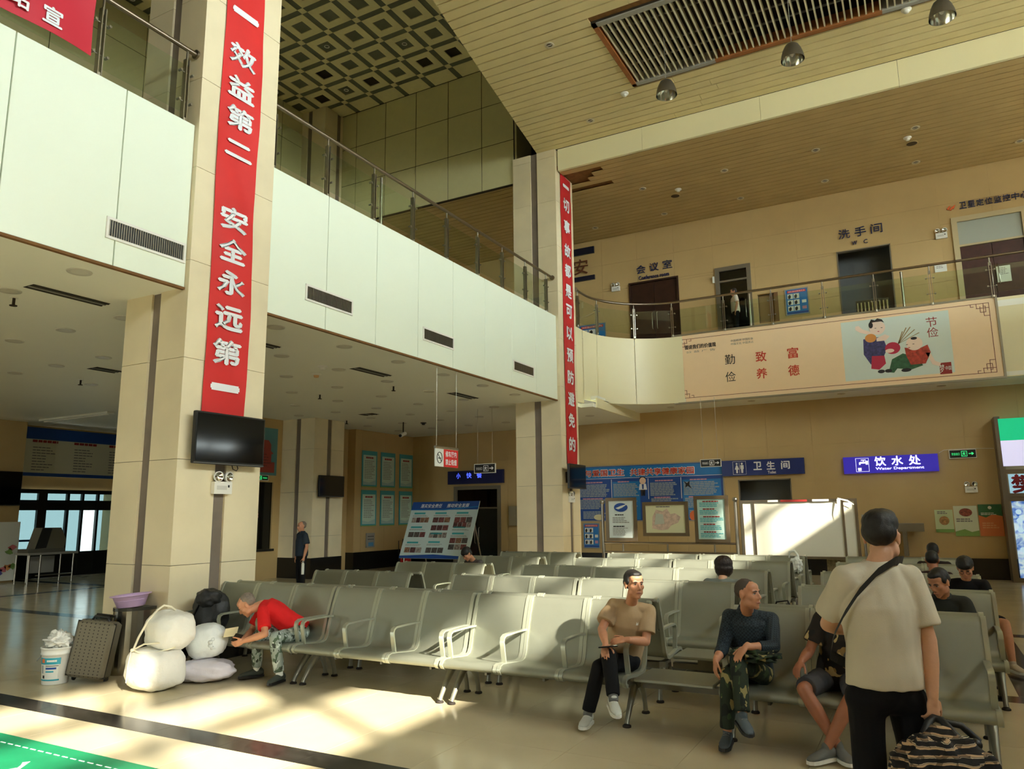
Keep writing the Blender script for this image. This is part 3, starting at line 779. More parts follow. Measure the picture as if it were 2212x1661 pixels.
t = empty('wall_sign', (-9.1, 21.98, 9.2), 0, 'dark bars with a brown 安 character beside the bannered column', 'sign')
for z0, z1 in ((10.17, 10.4), (9.27, 9.42)): box('bar', -10.8, -8.74, 21.93, 21.99, z0, z1, mat('navy_bar', (22, 26, 48), 0.3), t)
text('安', 'y-', (-9.22, 21.96, 9.76), 0.5, 0.52, mat('brown_char', (104, 58, 34), 0.4), t, 0.03, 0.04)


# ------------------------------------------------------------------ lit and painted signs
def sign_box(label, c, w, h, d, m, frame='y-', cat='sign'):
    U, V, N = FR[frame]; t = empty('sign', Vector(c) - N * 0 + V * (-h / 2), 0, label, cat)
    patch('case', frame, c, w, h, m, t, -d, 0, 0, d); return t


def toilets_icon(frame, c, s, m, t):
    for dx, skirt in ((-0.2, True), (0.2, False)):
        flat('icon', frame, c, [(dx * s + a, b + 0.33 * s) for a, b in oval(.16 * s, .16 * s, 12)], m, t, 0.004)
        P = [(-.05, .22), (.05, .22), (.17, -.12), (.07, -.12), (.07, -.4), (-.07, -.4), (-.07, -.12), (-.17, -.12)] if skirt else [(-.13, .22), (.13, .22), (.13, -.08), (.09, -.08), (.07, -.4), (-.07, -.4), (-.09, -.08), (-.13, -.08)]
        flat('icon', frame, c, [((dx + a) * s, b * s) for a, b in P], m, t, 0.004)
    flat('icon', frame, c, [(-.012 * s, -.42 * s), (.012 * s, -.42 * s), (.012 * s, .42 * s), (-.012 * s, .42 * s)], m, t, 0.004)
    framed(t, frame, Vector(c) + FR[frame][2] * 0.003, s * 0.98, s * 1.0, 0.008, 0.002, m, 'icon_border')


t = sign_box('dark blue 卫生间 toilet sign above the toilet doorway', (-3.86, 21.88, 2.93), 2.24, 0.44, 0.1, M_BLUE)
toilets_icon('y-', (-4.48, 21.88, 2.93), 0.36, M_TXTW, t)
for k, (c_, x) in enumerate((('卫', -3.98), ('生', -3.62), ('间', -3.23))): text(c_, 'y-', (x, 21.875, 2.97), 0.22, 0.22, M_TXTW, t, 0.02)
text('Toilet', 'y-', (-3.6, 21.875, 2.78), 0.22, 0.075, M_TXTW, t, 0.02)
t = sign_box('lit violet-blue 饮水处 Water Department sign', (-0.64, 21.88, 2.885), 2.22, 0.44, 0.1, M_BLUELIT)
framed(t, 'y-', (-1.29, 21.877, 2.885), 0.30, 0.34, 0.01, 0.003, M_TXTLIT, 'icon_border')
tp = [(-.10, .05), (-.10, -.01), (-.06, -.01), (-.06, .02), (.06, .02), (.06, -.01), (.12, -.01), (.12, .09), (.06, .09), (.06, .07), (.02, .07), (.02, .1), (.07, .1), (.07, .125), (-.05, .125), (-.05, .1), (0, .1), (0, .07), (-.06, .07)]
flat('icon', 'y-', (-1.27, 21.876, 2.90), tp, M_TXTLIT, t, 0.002); flat('icon', 'y-', (-1.36, 21.876, 2.76), [(-.04, -.03), (.04, -.03), (.045, .05), (-.045, .05)], M_TXTLIT, t, 0.002)
for k, (c_, x) in enumerate((('饮', -0.86), ('水', -0.46), ('处', -0.06))): text(c_, 'y-', (x, 21.875, 2.965), 0.26, 0.24, M_TXTLIT, t, 0.02)
text('Water Department', 'y-', (-0.42, 21.875, 2.765), 1.12, 0.085, M_TXTLIT, t, 0.02)
t = sign_box('dark blue snack bar sign over the dark glass door', (-13.32, 21.88, 2.97), 2.2, 0.45, 0.1, mat('sign_blue_dim', (20, 26, 84), 0.4))
M_LED = mat('blue_led', (70, 90, 255), 0.5, emit=1.6)
for s_, x, w in (('小', -13.98, .16), ('快', -13.55, .2), ('餐', -13.14, .2)): text(s_, 'y-', (x, 21.875, 3.03), w, 0.19, M_LED, t, 0.0)


def exit_sign(label, frame, c, w, h, wires=None, right=True, m=None):
    U, V, N = FR[frame]; m = m or M_TXTW; c = Vector(c); t = empty('exit_sign', c - V * h / 2, 0, label, 'sign')
    patch('case', frame, c, w, h, M_BLACK, t, -0.02, 0, 0, 0.04); framed(t, frame, c - N * 0.02, w, h, 0.014, 0.045, M_WHITE, 'border')
    s_ = 1 if right else -1; a = h * 0.9
    ar = [(-.26, .05), (.05, .05), (.0, .16), (.1, .16), (.26, 0), (.1, -.16), (.0, -.16), (.05, -.05), (-.26, -.05)]
    flat('arrow', frame, c, [(s_ * (w * 0.33 + u * a * 1.3), v * a * 1.2) for u, v in ar], m, t, 0.022)
    framed(t, frame, c + U * (s_ * w * 0.06) + N * 0.02, h * 0.55, h * 0.6, 0.012, 0.004, m, 'door_icon')
    man = [(-.02, .2), (.05, .12), (.16, .1), (.16, .05), (.04, .06), (.02, -.02), (.12, -.12), (.08, -.26), (.03, -.25), (.05, -.13), (-.06, -.06), (-.1, -.2), (-.22, -.2), (-.22, -.15), (-.13, -.13), (-.08, .04), (-.16, .0), (-.2, .04), (-.1, .12)]
    flat('runner', frame, c, [(s_ * (w * 0.06 + u * h * 1.1), v * h * 1.1) for u, v in man], m, t, 0.024)
    text('安全出口', frame, c - U * (s_ * w * 0.27) + N * 0.023, w * 0.3, h * 0.34, m, t, 0.01)
    if wires:
        for du in (-0.36, 0.36): p = c + U * du * w + V * h / 2; MB().cyl(p, (p.x, p.y, wires), 0.004, n=6).build('hanging_wire', M_STEEL, t, True)
    return t


exit_sign('black and white exit sign hanging near the toilet sign', 'y-', (-4.83, 20.0, 2.985), 0.52, 0.18, 4.74)
exit_sign('hanging exit sign in front of the snack bar sign', 'y-', (-10.03, 17.0, 2.9), 0.62, 0.22, 4.5)
exit_sign('green lit exit sign beside the water sign', 'y-', (1.02, 21.97, 3.075), 0.57, 0.19, None, True, M_GREEN)
exit_sign('green lit exit sign over the ticket window', 'x+', (-16.2, 15.1, 2.79), 0.5, 0.13, None, False, M_GREEN)
MB().tube([(0.5, 21.985, 3.12), (0.62, 21.985, 3.19), (0.75, 21.985, 3.2), (1.3, 21.985, 3.2), (1.7, 21.985, 3.18)], 0.006, 6).build('sign_cable', M_WHITE); tag(bpy.data.objects['sign_cable'], 'thin white cable along the wall between the lit signs', 'cable')
# no-smoking sign on two rods
t = empty('no_smoking_sign', (-7.85, 11.85, 2.6), 0, 'hanging red and white no smoking sign 候车厅内禁止吸烟', 'sign'); xs_ = -7.83
patch('sign_plate', 'x+', (xs_, 11.85, 2.76), 0.78, 0.33, M_PAPER, t, -0.02, 0, 0, 0.02); patch('red_field', 'x+', (xs_, 11.99, 2.76), 0.5, 0.33, M_RED, t, 0.001)
MB().tube([(xs_ - 0.01, 11.46, 2.95), (xs_ - 0.01, 12.24, 2.95)], 0.028, 10).build('top_bar', M_STEEL, t, True)
for yy in (11.51, 12.19): MB().cyl((xs_ - 0.01, yy, 2.95), (xs_ - 0.01, yy, 4.5), 0.006, n=6).build('hanging_rod', M_STEEL, t, True)
text('候车厅内', 'x+', (xs_ + 0.004, 11.99, 2.84), 0.38, 0.11, M_TXTW, t, 0.02); text('禁止吸烟', 'x+', (xs_ + 0.004, 11.99, 2.69), 0.38, 0.11, M_TXTW, t, 0.02)
rg_ = MB(); pts = [(xs_ + 0.003, 11.6 + 0.085 * math.cos(a * math.pi / 10), 2.76 + 0.1 * math.sin(a * math.pi / 10)) for a in range(20)]
rg_.tube(pts, 0.007, 6, closed=True).tube([(xs_ + 0.003, 11.54, 2.83), (xs_ + 0.003, 11.66, 2.69)], 0.006, 6).build('ban_ring', M_TXTK, t, True)
patch('cigarette', 'x+', (xs_ + 0.002, 11.6, 2.75), 0.1, 0.018, M_TXTK, t, 0)


# ------------------------------------------------------------------ red banners
def banner(label, y0, y1, z0, z1, chars, m, cw, ch, yc, phase=0.0, torn=False):
    t = empty('banner', (XC, (y0 + y1) / 2, z0), 0, label, 'banner'); n = 60; mb = MB(); rows_ = []
    bk = []
    for j in range(n + 1):
        z = z0 + (z1 - z0) * j / n; row = []; rb = []
        for i in range(9):
            u = i / 8; yy = y0 + (y1 - y0) * u + 0.012 * math.sin(z * 1.7 + phase + u); x = XC + 0.018 + 0.007 * math.sin(z * 2.3 + u * 4 + phase) + 0.004 * math.sin(z * 7 + 9 * u)
            row.append((x, yy, z)); rb.append((x - 0.003, yy, z))
        rows_.append(row); bk.append(rb)
    mb.grid(rows_); mb.grid(bk, flip=True); mb.build('cloth', m, t, True)
    for c_, z, hh in chars: text(c_, 'x+', (XC + 0.034, yc + 0.006 * math.sin(z * 3), z), cw, hh, M_TXTW, t, 0.03, name='character')
    return t


ch1 = [(c_, 8.92 + k * 0.47, 0.30) for k, c_ in enumerate('益效')] + [('一', 8.56, 0.05), ('效', 7.93, .30), ('益', 7.45, .30), ('第', 7.01, .30), ('二', 6.55, .21), ('安', 5.57, .30), ('全', 5.14, .30), ('永', 4.70, .30), ('远', 4.23, .30), ('第', 3.78, .31), ('一', 3.32, .05)]
ch1 = [c for c in ch1 if c[1] < 8.7]
banner('long red vertical banner 效益第二 安全永远第一 on the near column', 6.14, 6.80, 2.99, 10.9, ch1, M_RED, 0.42, 0.3, 6.46)
zz = [10.35, 9.82, 9.22, 8.55, 8.0, 7.44, 6.9, 6.31, 5.72, 5.15, 4.59, 4.04, 3.43]
banner('long red vertical banner 一切事故都是可以预防避免的 on the far column', 16.96, 17.6, 2.93, 10.62, [(c_, z, 0.05 if c_ == '一' else 0.34) for c_, z in zip('一切事故都是可以预防避免的', zz)], mat('banner_red_deep', (196, 36, 40), 0.55), 0.36, 0.34, 17.28, 1.0)
t = empty('cloth_banner', (xr, 3.5, 6.8), 0, 'red cloth banner tied to the gallery railing', 'banner'); mb = MB(); bk = MB()
rows_ = [[(xr + 0.05 + 0.02 * math.sin(5 * yy + 3 * v), yy, 6.82 + 0.02 * math.sin(yy * 2) * (1 - v) + 0.78 * v) for v in [k / 6 for k in range(7)]] for yy in [1.0 + 0.1 * k for k in range(35)] + [4.46]]
mb.grid(rows_, flip=True); mb.grid([[(x - 0.004, y, z) for x, y, z in r_] for r_ in rows_]); mb.build('cloth', mat('banner_crimson', (196, 30, 52), 0.6), t, True)
for s_, y, z in (('宣', 4.0, 7.02), ('站', 3.66, 7.02), ('总', 3.3, 7.02), ('运', 2.95, 7.02), ('立', 3.93, 7.38), ('建', 3.5, 7.38)): text(s_, 'x+', (xr + 0.085, y, z), 0.2, 0.2, M_TXTW, t, 0.02, name='character')


# ------------------------------------------------------------------ screens, emergency lamps
def screen(label, y0, y1, z0, z1, x, back=0.16, tilt=0.0):
    t = empty('television', (x, (y0 + y1) / 2, z0), 0, label, 'television'); c = (x, (y0 + y1) / 2, (z0 + z1) / 2); w, h = y1 - y0, z1 - z0
    MB().bbox((x - 0.03, c[1], c[2]), (0.06, w, h), None, 0.008).build('casing', M_BLACK, t, True)
    patch('display', 'x+', c, w - 0.05, h - 0.06, mat('screen_glass', (12, 12, 13), 0.08), t, 0.001, 0, 0.008)
    patch('lower_bezel', 'x+', c, w, 0.012, mat('bezel_grey', (110, 110, 108), 0.3, 0.5), t, 0.001, 0, -h / 2 + 0.012)
    box('wall_mount', x - back, x - 0.06, c[1] - 0.12, c[1] + 0.12, c[2] - 0.15, c[2] + 0.12, M_BLACK, t)
    return t


t = screen('large black television on the near bannered column', 5.95, 7.03, 2.34, 2.97, -7.5)
MB().tube([(-7.6, 6.6, 2.36), (-7.6, 6.62, 2.3), (-7.58, 6.66, 2.28), (-7.6, 6.7, 2.31), (-7.6, 6.68, 2.36)], 0.006, 6).build('power_cable', M_BLACK, t, True)
screen('black television on the far bannered column', 16.5, 17.52, 2.3, 2.9, -7.38, 0.28)
screen('black television on the column behind the old man', 16.05, 17.1, 2.25, 2.86, -14.9, 0.15)
screen('black television at the far left by the exit', 10.9, 12.1, 2.1, 3.05, -22.4, 0.2)


def emergency(label, frame, c, k=1.0):
    U, V, N = FR[frame]; c = Vector(c); t = empty('emergency_light', c - V * 0.1, 0, label, 'emergency light')
    patch('case', frame, c, 0.27 * k, 0.15 * k, M_WHITE, t, 0.0, 0, 0, 0.06); patch('label', frame, c, 0.15 * k, 0.05 * k, mat('pale_label', (206, 204, 196), 0.5), t, 0.062, -0.02)
    patch('switch', frame, c, 0.025, 0.03, M_BLACK, t, 0.062, 0.08 * k, 0.02)
    for s_ in (-1, 1):
        p = c + U * (0.075 * k * s_) + V * (0.14 * k) + N * 0.02; d = (N + U * 0.15 * s_ - V * 0.1).normalized(); q = d.to_track_quat('Z', 'Y').to_matrix()
        mb = MB().lathe([(0.0, -0.03), (0.035 * k, -0.025), (0.06 * k, 0.02), (0.066 * k, 0.05), (0.055 * k, 0.05)], 16); mb.v = [tuple(p + q @ Vector(v)) for v in mb.v]
        lh = mb.build('lamp_head', M_WHITE, t, True)
        mb = MB().lathe([(0.055 * k, 0.048), (0.03 * k, 0.03), (0.0, 0.022)], 16); mb.v = [tuple(p + q @ Vector(v)) for v in mb.v]; mb.build('reflector', M_REFL, lh, True)
        MB().cyl(p - V * 0.09 * k, p - V * 0.03, 0.012, n=8).build('neck', M_WHITE, lh, True)
    return t


emergency('white twin emergency light under the near television', 'x+', (-7.655, 6.485, 2.065))
emergency('white twin emergency light under the far television', 'x+', (-7.655, 17.15, 2.05))
emergency('white twin emergency light beside the conference room door', 'y-', (-8.03, 21.99, 8.82))
emergency('white twin emergency light beside the monitoring centre door', 'y-', (1.11, 21.99, 8.84))
t = emergency('white twin emergency light hanging askew above the posters', 'y-', (1.12, 21.99, 2.18))
t = empty('door_plate', (-4.88, 21.9, 8.6), 0, 'small white plate on the grey door frame', 'sign'); patch('plate', 'y-', (-4.9, 21.93, 8.6), 0.06, 0.2, M_PAPER, t, 0, 0, 0, 0.02)

# ------------------------------------------------------------------ grilles in the cream front, louvres and lamps above
me_gs = MB().box(XF + 0.004, XF + 0.016, -0.004, 0.004, -0.105, 0.105).mesh('grille_slat', M_STEEL)
for k, (a, b, w) in enumerate([(4.79, 5.82, 'left of the near column'), (7.89, 8.94, 'right of the near column'), (10.88, 11.91, 'in the middle of the cream front'), (14.35, 15.36, 'near the far column')]):
    z0, z1 = (4.8, 5.04) if k == 0 else (4.86, 5.1); c = (XF, (a + b) / 2, (z0 + z1) / 2)
    t = empty('air_grille', (XF, (a + b) / 2, z0), 0, f'white air grille {w}', 'air grille', 'air grilles in the cream front')
    framed(t, 'x+', (XF + 0.001, c[1], c[2]), b - a - 0.06, z1 - z0 - 0.05, 0.03, 0.018, M_WHITE, 'frame_bar'); patch('duct', 'x+', c, b - a - 0.06, z1 - z0 - 0.05, M_BLACK, t, 0.001)
    n = 34
    for i in range(n):
        s_ = link('grille_slat', me_gs, t, None); s_.location = (-XF * 0 - XF, a + 0.04 + (b - a - 0.08) * i / (n - 1) - c[1], 0.12); s_.location.x = -XF
    
lv = empty('ceiling_louvre', (0, 13.6, 11.2), 0, 'long louvred opening in the high ceiling', 'louvre')
for (a, b, c, d, m) in ((GX0, GX1, GY0, GY0 + 0.12, M_GREYP), (-3.0, 0.2, GY1 - 0.1, GY1, mat('bare_wood', (150, 92, 46), 0.6, var=0.15)), (GX0, -3.0, GY1 - 0.1, GY1, M_GREYP), (0.2, GX1, GY1 - 0.1, GY1, M_GREYP), (GX0, GX0 + 0.1, GY0, GY1, mat('bare_wood', (150, 92, 46), 0.6))): box('frame_board', a, b, c, d, 11.17, 11.42, m, lv)
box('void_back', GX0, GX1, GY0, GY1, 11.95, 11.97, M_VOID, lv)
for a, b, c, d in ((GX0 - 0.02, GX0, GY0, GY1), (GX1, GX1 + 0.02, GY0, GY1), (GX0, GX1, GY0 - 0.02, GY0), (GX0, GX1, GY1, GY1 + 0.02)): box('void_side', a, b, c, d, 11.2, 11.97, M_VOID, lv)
me_lv = MB().box(-0.014, 0.014, GY0 + 0.12, GY1 - 0.1, 0, 0.14).mesh('louvre_blade', mat('louvre_cream', (206, 200, 172), 0.5))
for k in range(74): link('louvre_blade', me_lv, lv, (GX0 + 0.16 + k * 0.125, -13.6, 0.0))
for yy in (13.05, 13.9, 14.35): MB().box(GX0, GX1, yy, yy + 0.03, 11.36, 11.39).build('cross_rod', M_GREYP, lv, True)


def pendant(label, x, y):
    t = empty('pendant_lamp', (x, y, 9.95), 0, label, 'lamp', 'bell pendant lamps')
    sh = MB().lathe([(0.03, 0.33), (0.075, 0.325), (0.12, 0.29), (0.165, 0.2), (0.195, 0.1), (0.21, 0.0)], 28).build('shade', M_CEIL, t)
    MB().lathe([(0.205, 0.002), (0.188, 0.1), (0.158, 0.195), (0.11, 0.28), (0.0, 0.30)], 28).build('reflector', M_REFL, sh)
    MB().ell((0, 0, 0.16), (0.045, 0.045, 0.09)).build('bulb', M_WHITE, t); MB().cyl((0, 0, 0.32), (0, 0, 2.0), 0.006, n=6).build('cord', M_GREYP, t)
for l, x in (('bell pendant lamp nearest the coffered ceiling', -3.75), ('bell pendant lamp in the middle of the three', -1.35), ('bell pendant lamp cut by the upper right edge', 1.07)): pendant(l, x, 13.6)

me_dl = MB().lathe([(0.085, -0.004), (0.13, -0.012), (0.135, -0.002), (0.135, 0.0)], 24).mesh('downlight_ring', mat('downlight_ring', (206, 202, 190), 0.4)); me_dc = MB().lathe([(0.09, -0.006), (0.0, -0.006)], 20).mesh('downlight_lens', mat('downlight_lens', (214, 210, 196), 0.3))
me_dr = MB().lathe([(0.06, -0.004), (0.1, -0.014), (0.105, 0.0)], 20).mesh('downlight_ring', mat('spot_ring', (214, 204, 176), 0.4)); me_dk = MB().lathe([(0.065, -0.003), (0.0, -0.002)], 16).mesh('downlight_lens', mat('spot_dark', (50, 42, 32), 0.3))
me_db = MB().box(-0.05, 0.05, -0.008, 0.008, -0.009, -0.004).mesh('lamp_bar', M_WHITE)
def downlight(x, y, z, dark, label, group):
    t = empty('downlight', (x, y, z), 0, label, 'downlight', group); link('ring', me_dr if dark else me_dl, t); link('lens', me_dk if dark else me_dc, t)
    if dark: link('lamp_bar', me_db, t)
OR = ['first', 'second', 'third', 'fourth', 'fifth', 'sixth', 'seventh', 'eighth', 'ninth', 'tenth', 'eleventh']; LX = [-8.25, -9.68, -11.05, -12.4, -13.8, -15.15]; LY = [4.85, 6.37, 7.85, 9.37, 10.85, 12.36, 13.9, 15.4, 16.9, 18.4, 20]
for y in (4.85, 6.37, 7.85, 9.37, 10.85, 12.36, 13.9, 15.4, 16.9, 18.4, 20):
    for x in (-8.25, -9.68, -11.05, -12.4, -13.8, -15.15):
        if (x, y) in ((-8.25, 6.37), (-15.15, 16.9)): continue
        downlight(x, y, Z1, False, f'round soffit downlight, {OR[LX.index(x)]} line from the cream front, {OR[LY.index(y)]} from the near end', 'downlights in the left soffit')
for y in (18.93, 20.95):
    for x in (-8.27, -6.03, -3.78, -1.52, 0.68, 2.93): downlight(x, y, 10.595, True, f'spotlight in the brown plank ceiling, {OR[[-8.27, -6.03, -3.78, -1.52, 0.68, 2.93].index(x)]} from the column, {"front" if y < 20 else "wall"} line', 'spotlights in the gallery ceiling')
downlight(-5.86, 12.62, 11.192, True, 'round spotlight in the cream plank ceiling by the coffers', 'spotlights in the high ceiling'); downlight(-6.28, 15.81, 11.192, True, 'round spotlight in the cream plank ceiling above the far column', 'spotlights in the high ceiling')
for x in (-6.2, -3.9, -1.6, 0.7): downlight(x, 21.2, 4.735, True, f'small round light under the far gallery, {OR[[-6.2, -3.9, -1.6, 0.7].index(x)]} from the rounded corner', 'lights under the far gallery')
for x, y, w in ((0.6, 19.75, 'right'), (-5.37, 19.84, 'left')):
    t = empty('ceiling_speaker', (x, y, 10.595), 0, f'dark round ceiling speaker, the {w} one over the far gallery', 'speaker'); MB().lathe([(0.0, -0.006), (0.09, -0.006), (0.12, -0.01), (0.12, 0)], 24).build('grille', mat('speaker_dark', (66, 50, 32), 0.7), t); MB().lathe([(0.12, -0.012), (0.14, -0.008), (0.14, 0)], 24).build('rim', M_PLANKD, t)
for k, (x, y, z, m) in enumerate(((-5.13, 15.08, 11.19, M_WHITE), (0.61, 15.0, 11.19, M_WHITE), (-9.71, 10.44, Z1, M_WHITE), (-10.36, 10.97, Z1, mat('amber_detector', (206, 158, 104), 0.5)), (-13.2, 18.67, Z1, M_BLACK), (0.51, 19.36, 10.59, M_WHITE), (-5.17, 19.45, 10.59, M_WHITE))):
    w = ['near the louvres', 'by the right end of the louvres', 'white in the left soffit', 'amber in the left soffit', 'dark in the left soffit', 'by the right speaker', 'by the left speaker'][k]
    t = empty('smoke_detector', (x, y, z), 0, f'small round smoke detector, {w}', 'detector'); MB().lathe([(0.0, -0.07), (0.045, -0.07), (0.055, -0.03)], 16).build('sensor', m, t); MB().lathe([(0.055, -0.03), (0.09, -0.02), (0.095, 0)], 16).build('base', M_WHITE if k != 4 else m, t)
for k, (x, y) in enumerate(((-12.07, 12.92), (-9.94, 12.92), (-14.75, 16.95), (-9.95, 5.05), (-14.82, 8.94))):
    t = empty('sprinkler', (x, y, Z1), 0, ['small sprinkler head in the middle of the white soffit', 'small sprinkler head before the no smoking sign', 'small sprinkler head near the small-screen column', 'small sprinkler head at the near end of the soffit', 'small sprinkler head far left in the soffit'][k], 'sprinkler', 'sprinklers in the left soffit'); MB().cyl((0, 0, 0), (0, 0, -0.1), 0.018, n=8).cyl((0, 0, -0.1), (0, 0, -0.11), 0.045, n=10).build('head', M_VOID, t); MB().cyl((0, 0, -0.001), (0, 0, -0.008), 0.05, n=12).build('collar', M_WHITE, t)
m_sl = mat('slot_dark', (58, 54, 46), 0.7)
for x0, x1, y0, y1, w in ((-9.38, -9.16, 4.85, 5.83, 'nearest'), (-9.38, -9.16, 8.0, 8.85, 'half hidden by the near column'), (-9.44, -9.18, 10.88, 11.88, 'above the middle of the cream front'), (-9.5, -9.23, 14.35, 15.38, 'above the no smoking sign'), (-13.6, -13.28, 8.3, 8.82, 'far, square'), (-13.6, -13.1, 16.1, 16.4, 'far, above the column television')):
    t = empty('ceiling_slot', ((x0 + x1) / 2, (y0 + y1) / 2, Z1), 0, f'dark slot diffuser in the white soffit, {w}', 'air vent'); box('duct', x0, x1, y0, y1, Z1 - 0.006, Z1 - 0.002, m_sl, t)
    for k in range(3): xx = x0 + (x1 - x0) * (k + 0.5) / 3; box('vane', xx - 0.012, xx + 0.012, y0, y1, Z1 - 0.014, Z1 - 0.006, M_GREYP if k == 1 else m_sl, t)
t = empty('security_camera', (-13.64, 18.24, Z1), 0, 'ceiling mounted security camera by the corner', 'camera'); MB().cyl((0, 0, 0), (0, 0, -0.3), 0.02, n=8).build('stalk', M_VOID, t); q = MB(); q.cyl((0.02, -0.16, -0.42), (-0.02, 0.12, -0.33), 0.06, n=12); q.build('housing', M_WHITE, t); MB().cyl((0.021, -0.165, -0.422), (0.024, -0.185, -0.43), 0.045, n=12).build('lens', M_BLACK, t)
# ------------------------------------------------------------------ slogan board on the far gallery
bt = empty('slogan_board', (-1.92, 20.43, 4.7), 0, 'long peach slogan board with red and black characters and two painted children', 'board')
BC = (-1.92, 20.42, 5.68); M_PEACH = mat('peach_print', (246, 216, 176), 0.45, var=0.01); M_OX = mat('oxblood_line', (110, 34, 26), 0.6)
patch('panel', 'y-', BC, 7.76, 1.9, M_PEACH, bt, -0.03, 0, 0, 0.03); framed(bt, 'y-', (BC[0], BC[1] + 0.03, BC[2]), 7.76, 1.9, 0.045, 0.06, mat('dull_steel_frame', (150, 142, 122), 0.45, 0.6), 'frame_bar')
framed(bt, 'y-', (BC[0], BC[1] - 0.001, BC[2]), 7.48, 1.66, 0.012, 0.002, M_OX, 'border_line')
for sx in (-1, 1):
    for sz in (-1, 1):
        mb = MB(); ox, oz = BC[0] + sx * 3.74, BC[2] + sz * 0.83
        for (a, b, c, d) in ((0, .26, .10, .112), (.24, .252, 0, .112), (0.06, .18, .2, .212), (.06, .072, .06, .212), (.17, .182, .06, .212), (.06, .12, .06, .072), (.36, .372, 0, .06), (0.3, .372, .05, .062), (.1, .112, 0, .3), (0, .112, .29, .302)):
            xa, xb = sorted((ox - sx * a, ox - sx * b)); za, zb = sorted((oz - sz * c, oz - sz * d)); mb.box(xa, xb, BC[1] - 0.004, BC[1] - 0.001, za, zb)
        tag(mb.build('fret_corner', M_OX, bt, True), kind='stuff')
patch('picture_field', 'y-', (-0.21, BC[1], 5.69), 2.4, 1.53, mat('pale_blue_field', (214, 226, 218), 0.5), bt, 0.001)
yb = BC[1] - 0.006
text('图说我们的价值观', 'y-', (-5.04, yb, 6.28), 0.86, 0.12, M_TXTK, bt, 0.025); text('公 益 广 告', 'y-', (-5.04, yb, 6.14), 0.82, 0.06, M_TXTG, bt)
text('中国精神 中国形象', 'y-', (-3.9, yb, 6.32), 0.6, 0.065, M_TXTG, bt); text('中国文化 中国表达', 'y-', (-3.9, yb, 6.23), 0.6, 0.065, M_TXTG, bt)
for s_, x, z, m in (('勤', -4.25, 5.81, M_TXTK), ('俭', -4.26, 5.33, M_TXTK), ('致', -3.43, 5.80, M_TXTR), ('养', -3.44, 5.34, M_TXTR), ('富', -2.62, 5.81, M_TXTR), ('德', -2.63, 5.34, M_TXTR)): text(s_, 'y-', (x, yb, z), 0.27, 0.28, m, bt, 0.012 if m == M_TXTR else 0, name='character')
M_TXTR2 = mat('dark_red_print', (150, 40, 34), 0.6)
for s_, z in (('节', 6.21), ('俭', 5.95)): text(s_, 'y-', (0.615, yb, z), 0.24, 0.24, M_TXTR2, bt, 0.0, name='character')
patch('seal', 'y-', (0.805, BC[1], 5.04), 0.25, 0.28, M_TXTR2, bt, 0.003); text('中国', 'y-', (0.86, yb - 0.001, 5.04), 0.12, 0.1, M_PAPER, bt); text('梦', 'y-', (0.73, yb - 0.001, 5.04), 0.1, 0.2, M_PAPER, bt)
# two plump painted children: plain flat shapes
def blob(c, pts, m, off=0.004): return flat('painted_shape', 'y-', (c[0], BC[1], c[1]), pts, m, bt, off)
mK = mat('paint_black', (34, 28, 34), 0.6); mN = mat('paint_navy', (66, 64, 110), 0.6, var=0.5, vscale=18); mP = mat('paint_crimson', (190, 44, 76), 0.6); mG = mat('paint_green', (52, 96, 64), 0.6, var=0.3, vscale=14); mO = mat('paint_rust', (176, 62, 44), 0.6, var=0.4, vscale=16); mY = mat('paint_orange', (222, 150, 76), 0.6); mF = mat('paint_flesh', (244, 220, 204), 0.6)
blob((-0.74, 5.62), [(-.18, .34), (.26, .36), (.34, .05), (.2, -.25), (-.06, -.32), (-.2, -.05)], mN); blob((-0.98, 6.22), [(-.1, .09), (-.02, .1), (.06, .0), (.3, -.12), (.3, -.2), (.0, -.08), (-.1, .0)], mF, .005)
blob((-0.58, 6.22), oval(.36, .36), mF, .006); blob((-0.58, 6.37), [(-.17, -.02), (-.12, .08), (-.04, .04), (.02, .09), (.12, .05), (.17, -.04), (.1, .0), (-.08, .0)], mK, .008); blob((-0.72, 6.3), oval(.1, .16), mK, .008)
for dx in (-.05, .09): blob((-0.57 + dx, 6.21), oval(.05, .014, 10), mK, .008); 
blob((-0.56, 6.12), oval(.05, .02, 10), mP, .008); blob((-0.75, 5.97), oval(.26, .22), mY, .007); blob((-0.42, 5.93), [(-.2, .02), (.0, .1), (.1, .04), (.0, -.06), (-.2, -.06)], mF, .007)
blob((-0.60, 5.35), [(-.16, .16), (.12, .14), (.14, -.06), (-.02, -.2), (-.2, -.16)], mP, .006); blob((-0.28, 5.66), oval(.34, .3), mP, .006); blob((-0.35, 5.6), oval(.2, .1), mF, .007)
for c_ in ((-0.58, 5.1), (-0.42, 5.1)): blob(c_, oval(.16, .09), mK, .007)
blob((0.20, 5.72), oval(.36, .34), mF, .008); blob((0.2, 5.85), oval(.14, .07), mK, .009); blob((0.28, 5.58), [(-.3, .06), (.0, .0), (.2, .08), (.25, -.12), (.12, -.38), (-.2, -.38), (-.28, -.15)], mO, .007)
for dx in (-.11, .03): blob((0.15 + dx, 5.71), oval(.05, .014, 10), mK, .009)
blob((0.08, 5.63), oval(.05, .02, 10), mP, .009); blob((-0.02, 5.28), [(-.4, -.22), (-.3, .1), (-.05, .22), (.25, .1), (.36, -.12), (.1, -.2), (-.2, -.14), (-.28, -.24)], mG, .006)
blob((0.52, 5.3), [(-.1, .16), (.0, .16), (.08, -.06), (.2, -.12), (.16, -.2), (.02, -.14)], mF, .007); blob((-0.03, 5.08), oval(.22, .09), mK, .008)
